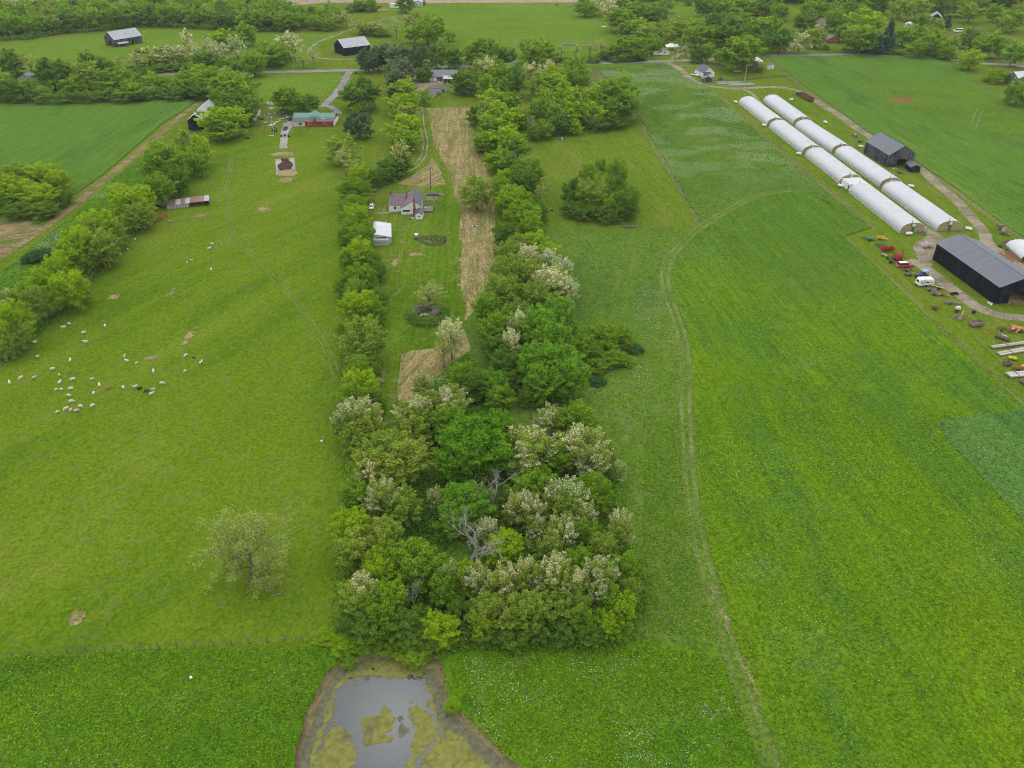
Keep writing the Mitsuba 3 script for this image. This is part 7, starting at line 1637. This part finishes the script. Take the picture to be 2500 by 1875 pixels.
part(k, 'barrel', pp('sky', 0).tube([(x_, y_ + 1.1, .3), (x_, y_ + 1.1, 1.3)], .45, 12), 'paint', label='pale barrel')
part(k, 'box', pp('crimson', .2).box(x_ - .8, y_ + 1.8, .4, x_ + .9, y_ + 3.2, 1.3), 'paint')
part(k, 'bed', pp('wood').box(x_ - 1, y_ - .6, .15, x_ + 1, y_ + 3.3, .28), 'paint')
for lab, p0, cols in (('colourful clutter at the corner of the vented barn', (168.78, 346.9), ('sky', 'crimson', 'cream', 'mint')), ('junk pile below the nearest left greenhouse door', (149.66, 273.97), ('brush', 'dark', 'rust', 'sky')),
    ('tools and barrels around the big barn corner', (147.66, 219.3), ('purple', 'white', 'dark')), ('bins and toys in front of the brick house', (-44.43, 511.34), ('dark', 'white', 'dark', 'cream')), ('white and blue clutter beside the low shed', (-44.7, 480.54), ('white', 'sky', 'white', 'dark')),
    ('rubbish heap with a blue tarp at the paddock corner', (24.17, 391.81), ('blue', 'brush', 'pale', 'brush')), ('clutter on the porch edge of the brick house', (-38.51, 505.02), ('cream', 'white', 'wood', 'dark')), ('white and black cans behind the farmhouse porch', (-38.07, 288.23), ('cream', 'black')),
    ('orange and white junk behind the left overgrown row', (-243.92, 487.84), ('orange', 'cream', 'white', 'orange')), ('white junk behind the overgrown row', (-231.84, 484.11), ('white', 'pale', 'white')), ('white gear by the driveway of the white house', (117.56, 522.69), ('red', 'dark')),
    ('rusty chains and scrap on the gravel yard', (146.12, 261.11), ('rust', 'brush', 'rust'))):
    k = thing('clutter', lab, 'clutter')
    rng = np.random.default_rng(len(lab))
    for j, c_ in enumerate(cols * 2):
        a_ = rng.normal(0, .75, 2)
        z_ = rng.uniform(.3, .8)
        sx, sy = rng.uniform(.3, .9, 2)
        if j % 2:
            part(k, 'can', pp(c_, .1).tube([(p0[0] + a_[0], p0[1] + a_[1], .01), (p0[0] + a_[0], p0[1] + a_[1], z_)], [sx * .5, sx * .45], 9), 'paint')
        else:
            part(k, 'box', pp(c_, .1).rbox((p0[0] + a_[0], p0[1] + a_[1], z_ / 2), (sx, sy, z_), rng.uniform(0, 3)), 'paint')

# ---------------------------------------------------------------- small things in the yards
for i_, ((x_, y_), lab) in enumerate(zip([(-140,441.3), (-136,440.9), (-135.5,437.4), (-134.9,433.8), (-135.5,430.8), (-136.3,429.2), (-134.8,426.5), (-134.8,423.5), (-137.3,417.6), (-133.7,455.8), (-136.2,457.6), (-131.7,446.4), (-130.6,446.4), (-121,452.2), (-136.5,398.9), (-165.8,498.9)], ('at the wood edge above the row', 'farthest in the slanting row', 'second farthest in the slanting row', 'third farthest in the slanting row', 'in the middle of the slanting row', 'left at the near end of the row', 'right at the near end of the row',
    'nearest in the slanting row', 'alone under the trees left of the row', 'farthest in the garden', 'low in the garden weeds', 'left of two in the garden', 'right of two in the garden', 'right of the teal shed', 'lying by the yard fence', 'in the tree shade by the track'))):
    k = thing('box_hive', 'white beehive box ' + lab, 'beehive', 'white boxes left of the red house')
    an = (i_ * 37) % 40 - 20
    part(k, 'body', pp('white', .05).rbox((x_, y_, .62), (1.25, 1.25, 1.0), math.radians(an)), 'paint')
    part(k, 'lid', pp('pale', .02).rbox((x_, y_, 1.19), (1.36, 1.36, .12), math.radians(an)), 'paint')
    part(k, 'stand', pp('oldwood').rbox((x_, y_, .06), (1.2, 1.2, .1), math.radians(an)), 'paint')
k = thing('teal_booth', 'tall dark teal booth under the yard tree by the red house', 'booth')
x = at(*(-122.58, 436.26), -8)
part(k, 'body', pp('teal', .05).box(-1.3, -1.0, .05, 1.3, 1.0, 2.6), 'paint', x)
part(k, 'door', pp('teal', .3).box(-.6, -1.05, .1, .6, -1.005, 2.1), 'paint', x)
part(k, 'roof', pp('dark').box(-1.45, -1.15, 2.61, 1.45, 1.15, 2.72), 'paint', x)
k = thing('brown_cart', 'brown wooden cart among the beehive boxes', 'cart')
x = at(*(-131.85, 427.36), -3)
part(k, 'box', pp('brush', .3).box(-1.5, -.7, .45, 1.5, .7, .55).box(-1.5, -.75, .55, 1.5, -.68, 1.1).box(-1.5, .68, .55, 1.5, .75, 1.1), 'paint', x)
rims(k, x, ((-.8, -.8), (.8, -.8), (-.8, .8), (.8, .8)), .32)
for lab, pts, cols, n_ in (('strip of scrap boards and tin left of the red house', [(-127.7,427.6), (-129,435.2), (-128.3,438.5)], ('oldwood', 'purple', 'pale', 'dark'), 22), ('curving line of pale rubble left of the blue car', [(-123.5,420.2), (-121.7,422.3), (-120.7,426.5), (-119.9,433)], ('cream', 'pale', 'skin', 'purple'), 26), ('pale boards heaped by the dark tractor', [(-128.4,421.2), (-126.5,420.7), (-124.6,420.2), (-122.5,414.1)], ('cream', 'white', 'pale', 'oldwood'), 20)):
    k = thing('scrap_pile', lab, 'scrap')
    ln = LineString(pts)
    rng = np.random.default_rng(n_)
    for j in range(n_):
        c = ln.interpolate(rng.uniform(0, ln.length))
        part(k, 'board', pp(cols[j % len(cols)], .1).rbox((c.x + rng.normal(0, .5), c.y + rng.normal(0, .9), .12 + .03 * (j % 5)), (rng.uniform(.6, 2.2), rng.uniform(.3, .9), .08), rng.uniform(0, 3), rng.uniform(-.1, .1)), 'paint')
k = thing('log', 'dark fallen log in the upper sheep pasture', 'log')
part(k, 'trunk', pp('brush').tube([(*(-131.8, 332.4), .15), (*(-128.86, 332.73), .15)], .15, 6), 'paint')
part(k, 'stump', pp('brush').tube([(*(-133.08, 336.04), 0), (*(-133.08, 336.04), .4)], .25, 7), 'paint')
k = thing('black_calf_hut', 'black low trough on the grass left of the concrete path', 'trough')
x = at(*(-129.38, 392.31), 5)
part(k, 'body', pp('black').hull([(a_, b_, 0) for a_ in (-1, 1) for b_ in (-.5, .5)] + [(a_ * .8, b_, .7) for a_ in (-1, 1) for b_ in (-.35, .35)]), 'paint', x)
part(k, 'rim', pp('dark').box(-.9, -.45, .71, .9, .45, .78), 'paint', x)
for lab, p0 in (('left black post block beside the concrete path', (-113.72, 396.03)), ('middle black block on the concrete path', (-112.22, 396.97)), ('right black block beside the concrete path', (-109.97, 395.56))):
    k = thing('gate_block', lab, 'block', 'black blocks across the concrete path')
    part(k, 'block', pp('black').rbox((p0[0], p0[1], .4), (1.0, .8, .8), .2), 'paint')
    part(k, 'cap', pp('dark').rbox((p0[0], p0[1], .84), (1.1, .9, .08), .2), 'paint')
k = thing('golf_cart', 'small white-roofed golf cart at the left end of the garden bed', 'golf cart')
x = at(*(-34.44, 269.57), -90)
part(k, 'roof', pp('white', 0).hull([(a_, b_, z) for a_ in (-.75, .65) for b_ in (-.6, .6) for z in (1.78, 1.84)]), 'paint', x)
part(k, 'body', pp('purple', 0).hull([(-1.1, b_, z) for b_ in (-.58, .58) for z in (.3, .75)] + [(1.1, b_, z) for b_ in (-.5, .5) for z in (.3, .6)]), 'paint', x)
part(k, 'seat', pp('cream').box(-.5, -.5, .76, .0, .5, .9).box(-.6, -.5, .8, -.5, .5, 1.3), 'paint', x)
part(k, 'front_cowl', pp('dark').hull([(.6, b_, .6) for b_ in (-.5, .5)] + [(1.1, b_, .6) for b_ in (-.45, .45)] + [(.7, b_, 1.0) for b_ in (-.45, .45)]), 'paint', x)
for a_, b_ in ((-.7, -.55), (-.7, .55), (.6, -.55), (.6, .55)):
    part(k, 'roof_post', pp('dark').tube([(a_ * 1.05, b_, .7), (a_, b_, 1.78)], .03, 4), 'paint', x)
rims(k, x, ((-.75, -.55), (.75, -.55), (-.75, .55), (.75, .55)), .24, 'tyre', 'pale')
# boat-shaped garden bed
k = thing('garden_bed', 'pointed garden bed edged with dark boards and young green plants', 'garden bed')
bed = [(-34.3,268.8), (-32.9,271.6), (-29.8,272.4), (-25.8,272.8), (-23.8,270.8), (-23.3,266.8), (-24.3,264), (-27.4,262.9), (-30.3,264), (-32.4,266.4)]
ln = LineString(bed + bed[:1])
for a_, b_ in zip(bed, bed[1:] + bed[:1]):
    d_ = np.array(b_) - a_
    part(k, 'edging', pp('wood', .2).rbox((*((np.array(a_) + b_) / 2), .16), (np.linalg.norm(d_) - .05, .10, .32), math.atan2(d_[1], d_[0])), 'paint')
part(k, 'soil', MB(8.5, 0).add(np.c_[np.array(bed), np.full(len(bed), .07)], [(0, i_, i_ + 1) for i_ in range(1, len(bed) - 1)]), 'bare')
rng = np.random.default_rng(12)
pg_ = Polygon(bed).buffer(-.4)
pts = []
while len(pts) < 700:
    p_ = (rng.uniform(pg_.bounds[0], pg_.bounds[2]), rng.uniform(pg_.bounds[1], pg_.bounds[3]))
    if pg_.contains(Point(p_)):
        pts.append((*p_, .12 + .35 * rng.random()))
key = part(k, 'plants', MB().add(*leaf_quads(rng, np.array(pts), rng.normal(0, .5, (700, 3)) + [0, 0, .8], .20, 10)), 'leaf')
labels[key] = {'kind': 'stuff'}
for p0 in ((-29.39, 265.98), (-27.08, 264.81), (-30.89, 266.77)):
    part(k, 'pale_sheet', pp('white', .0).rbox((p0[0], p0[1], .35), (.6, 1.4, .05), .8, .5), 'paint')
k = thing('fire_ring', 'ring of pale stones in the cut hay by the lone tree', 'fire ring')
x_, y_ = (-13.81, 280.72)
for i_ in range(14):
    a_ = i_ * 2 * math.pi / 14
    part(k, 'stone', pp(('pale', 'oldwood', 'cream')[i_ % 3], 0).rbox((x_ + 1.0 * math.cos(a_), y_ + 1.1 * math.sin(a_), .16), (.42, .3, .32), a_ + 1.57), 'paint')
part(k, 'ash', pp('dark', 0).tube([(x_, y_, .02), (x_, y_, .08)], .8, 12), 'paint')
# brush pile
k = thing('brush_pile', 'round pile of brown branches and white rubbish in the lawn', 'brush pile')
x_, y_ = (-25.96, 212.84)
rng = np.random.default_rng(31)
for i_ in range(230):
    a_, r_ = rng.uniform(-.9, 3.6), rng.uniform(.35, 1) ** .6
    cx_, cy_ = x_ + 4.1 * r_ * math.cos(a_), y_ + .6 + 3.3 * r_ * math.sin(a_)
    t_ = a_ + 1.57 + rng.normal(0, .7); l_ = rng.uniform(.5, 1.6)
    h_ = .15 + 1.3 * (1 - abs(r_ - .7) / .8) * rng.random()
    part(k, 'branch', pp(rng.choice(['brush', 'plank', 'oldwood', 'oldwood', 'wood', 'brush'])).tube([(cx_ - l_ * math.cos(t_), cy_ - l_ * .8 * math.sin(t_), h_), (cx_ + .1, cy_, h_ + .25), (cx_ + l_ * math.cos(t_), cy_ + l_ * .8 * math.sin(t_), max(.05, h_ - .1))], [.07, .09, .04], 4), 'paint')
for i_ in range(40):
    part(k, 'rubbish', pp(rng.choice(['white', 'cream', 'pale', 'sky'])).rbox((x_ + rng.uniform(-1.6, 1.2), y_ - 1.2 + rng.uniform(-.9, .8), .3 + .3 * rng.random()), (rng.uniform(.15, .6), .12, .12), rng.uniform(0, 3), rng.uniform(-.6, .6)), 'paint')
for lab, p0, w_, d_ in (('grey-brown brush heap at the edge of the paddock clump', (43.74, 280.09), 3.0, 1.2), ('brown brush heap on the bramble mound', (29.58, 191.15), 2.2, 1.6), ('reddish brush heap at the foot of the bramble mound', (25.96, 180.88), 1.7, 1.3), ('pinkish brush heap beside the blue-green thicket', (-161.86, 260.02), 1.9, 1.6)):
    k = thing('brush_heap', lab, 'brush heap')
    rng = np.random.default_rng(len(lab))
    for i_ in range(70):
        c_ = rng.normal(0, .5, 2) * [w_, d_]; t_ = rng.uniform(0, 3.1); l_ = rng.uniform(.4, 1.1)
        h_ = .1 + .9 * max(0, 1 - np.hypot(c_[0] / w_, c_[1] / d_)) * rng.random()
        part(k, 'branch', pp(rng.choice(['brush', 'oldwood', 'purple', 'wood'])).tube([(p0[0] + c_[0] - l_ * math.cos(t_), p0[1] + c_[1] - l_ * math.sin(t_), h_ + .05), (p0[0] + c_[0] + l_ * math.cos(t_), p0[1] + c_[1] + l_ * math.sin(t_), h_ + .15)], .045, 3, cap=False), 'paint')
# things lying about
for nm, lab, cat, p0, col, s in (('white_board', 'white board lying in the far green meadow', 'board', (75.03, 704.11), 'white', (4, 2, .1)), ('pale_board', 'pale board beside the yard fence', 'board', (-119.18, 397.92), 'cream', (2.6, .7, .1)), ('barrel', 'dark barrel with a pale lid left of the paddock clump', 'barrel', (15.51, 297.06), 'dark', None), ('green_dome', 'green dome tank beside the tilled field', 'tank', (-82.75, 817.14), 'green', None),
    ('yellow_can', 'yellow drum in front of the pale shed', 'drum', (-90.38, 812.46), 'yellow', None), ('dark_box', 'dark box on the verge by the driveway', 'box', (-98.99, 532.05), 'black', (1.2, 1.0, 1.2)), ('hay_stack', 'low heap of logs in the far meadow', 'logs', (-115.93, 778.14), 'tan', (9, 3, 1.4)), ('feed_trough', 'long grey trough in the meadow across the road', 'trough', (41.97, 625.08), 'oldwood', (10, 1.6, 1.2)),
    ('wood_heap', 'tan wood heap under the big shade tree', 'heap', (144.68, 539.51), 'tan', (5, 2.4, .9)), ('white_block', 'white salt block in the bottom pasture corner', 'block', (-44.81, 149.67), 'white', (.45, .4, .4)), ('flat_stone', 'white sheet lying in the left bottom meadow', 'sheet', (-53.68, 84.48), 'white', (.4, .35, .4))):
    k = thing(nm, lab, cat)
    z_ = HM if 'meadow' in lab and 'left bottom' in lab else 0
    if s:
        part(k, 'body', pp(col, .05).rbox((p0[0], p0[1], z_ + s[2] / 2 + .03), s, .15), 'paint')
        part(k, 'edge', pp('oldwood').rbox((p0[0], p0[1], z_ + .02), (s[0] * .9, s[1] * .9, .03), .15), 'paint')
    else:
        r_ = 2.2 if 'dome' in nm else .45
        part(k, 'body', pp(col, .05).tube([(p0[0], p0[1], .01), (p0[0], p0[1], r_ * .8), (p0[0], p0[1], r_ * 1.5), (p0[0], p0[1], r_ * 1.8)], [r_, r_, r_ * .9, r_ * .4], 12), 'paint')
        part(k, 'lid', pp('pale').tube([(p0[0], p0[1], r_ * 1.81), (p0[0], p0[1], r_ * 1.95)], r_ * .5, 10), 'paint')
k = thing('mailbox_swing', 'white pipe rack under the big dark round tree', 'rack')
for a_, b_ in (((-89.85, 453), (-88.64, 446.75)), ((-80.35, 449.45), (-78.89, 442.22)), ((-88.78, 446.75), (-78.89, 442.22))):
    part(k, 'rail', pp('white').tube([(*a_, .9), (*b_, .9)], .07, 5), 'paint')
for p0 in ((-88.56, 445.41), (-83.62, 443.28), (-78.73, 441.17)):
    part(k, 'post', pp('white').tube([(*p0, 0), (*p0, .9)], .07, 5), 'paint')
# the lone sycamore in the pasture and its fallen limbs
def sycamore():
    rng = np.random.default_rng(2024)
    tr, cr = MB(), MB()
    tips = []
    def grow(p, d, ln, r, lv):
        q_ = p + d * ln * .5 + rng.normal(0, .05, 3) * ln
        e = q_ + (d + rng.normal(0, .16, 3)) * ln * .5
        if lv < 3: tr.tube([p, q_, e], [r, r * .7, r * .42], 5 if lv < 2 else 3, cap=False)
        if lv >= 2: tips.append((e, lv))
        if lv < 3:
            for _ in range(5):
                s_ = p + (e - p) * rng.uniform(.35, 1)
                nd = d * .55 + ball_points(rng, 1)[0] * .95 + [0, 0, .02 if lv else .1]; nd /= np.linalg.norm(nd)
                grow(s_, nd, ln * rng.uniform(.55, .78), r * .5, lv + 1)
    p0 = np.array([0, 0, -.3])
    tr.tube([p0, [-.3, .1, 2.2], [-.8, .3, 4.6], [-1.3, .6, 7.2]], [.62, .46, .40, .26], 8)
    for h_, az, ln, up in ((2.6, 3.5, 5.0, .0), (3.2, .2, 6.0, .12), (3.8, -1.2, 4.0, .1), (4.4, 2.3, 4.8, .2), (4.8, .7, 5.6, .3), (5.4, 4.1, 4.2, .25), (6.0, 1.6, 4.2, .6), (6.6, 2.8, 4.4, .6), (7.0, .0, 4.4, .7), (7.1, 4.9, 3.0, .5), (2.4, 4.4, 5.0, -.22), (5.0, 3.2, 5.2, .3), (4.0, -.5, 5.2, .1)):
        b_ = np.array([np.interp(h_, [0, 2.2, 4.6, 7.2], [0, -.3, -.8, -1.3]), np.interp(h_, [0, 4.6, 7.2], [0, .3, .6]), h_])
        d_ = np.array([math.cos(az), math.sin(az), up]); d_ /= np.linalg.norm(d_)
        grow(b_, d_, ln, .17, 1)
    P_ = np.array([t[0] for t in tips])
    P_ = P_[P_[:, 2] > .8]
    P_ = P_[~((np.abs(P_[:, 0] + .5) < 1.7) & (P_[:, 1] < .3) & (P_[:, 2] < 7.4))]   # the trunk shows through at the front
    P_ = P_[rng.random(len(P_)) < .62]
    m_ = 60
    pts = np.repeat(P_, m_, 0) + rng.normal(0, .52, (len(P_) * m_, 3)) * [1, 1, .7]
    cr.add(*leaf_quads(rng, pts, rng.normal(0, .6, pts.shape) + [0, 0, .6], .18, 9))
    return tr, cr


tr, cr = sycamore()
k = thing('sycamore_tree', 'lone pale thin-leaved tree standing in the sheep pasture', 'tree')
x_, y_ = (-48.4, 106.81)
part(k, 'trunk', tr, 'bark', at(x_, y_) @ T().scale([.97, 1.0, 1.2]))
part(k, 'crown', cr, 'leaf', at(x_, y_) @ T().scale([.97, 1.0, 1.2]))
for lab, pts in (('nearest fallen branch under the lone pasture tree', [(-44.7,102.5), (-43.5,103), (-42.4,103.3)]), ('farther curved fallen branch under the lone pasture tree', [(-46.2,104.5), (-45.6,104.8), (-44.3,104.9), (-43.3,104.8)]), ('thin dead branch in the grass right of the lone tree', [(-42.5,106.8), (-42.2,106.2)])):
    k = thing('fallen_branch', lab, 'branch')
    part(k, 'limb', pp('oldwood').tube([(*p_, .12) for p_ in pts], np.linspace(.11, .04, len(pts)), 5), 'paint')
    part(k, 'twig', pp('oldwood').tube([(*pts[1], .13), (pts[1][0] + .5, pts[1][1] + .6, .3)], .03, 3), 'paint')

# ---------------------------------------------------------------- thin spring haze
scene['haze_air'] = {'type': 'homogeneous', 'albedo': .95, 'sigma_t': .00007}
scene['haze'] = {'type': 'cube', 'to_world': T().translate([0, 1500, 59.5]).scale([2500, 1850, 61.5]), 'bsdf': {'type': 'null'}, 'interior': {'type': 'ref', 'id': 'haze_air'}}
labels['haze'] = {'label': 'thin pale haze over the far fields', 'category': 'haze', 'kind': 'stuff'}
scene['camera']['medium'] = {'type': 'ref', 'id': 'haze_air'}
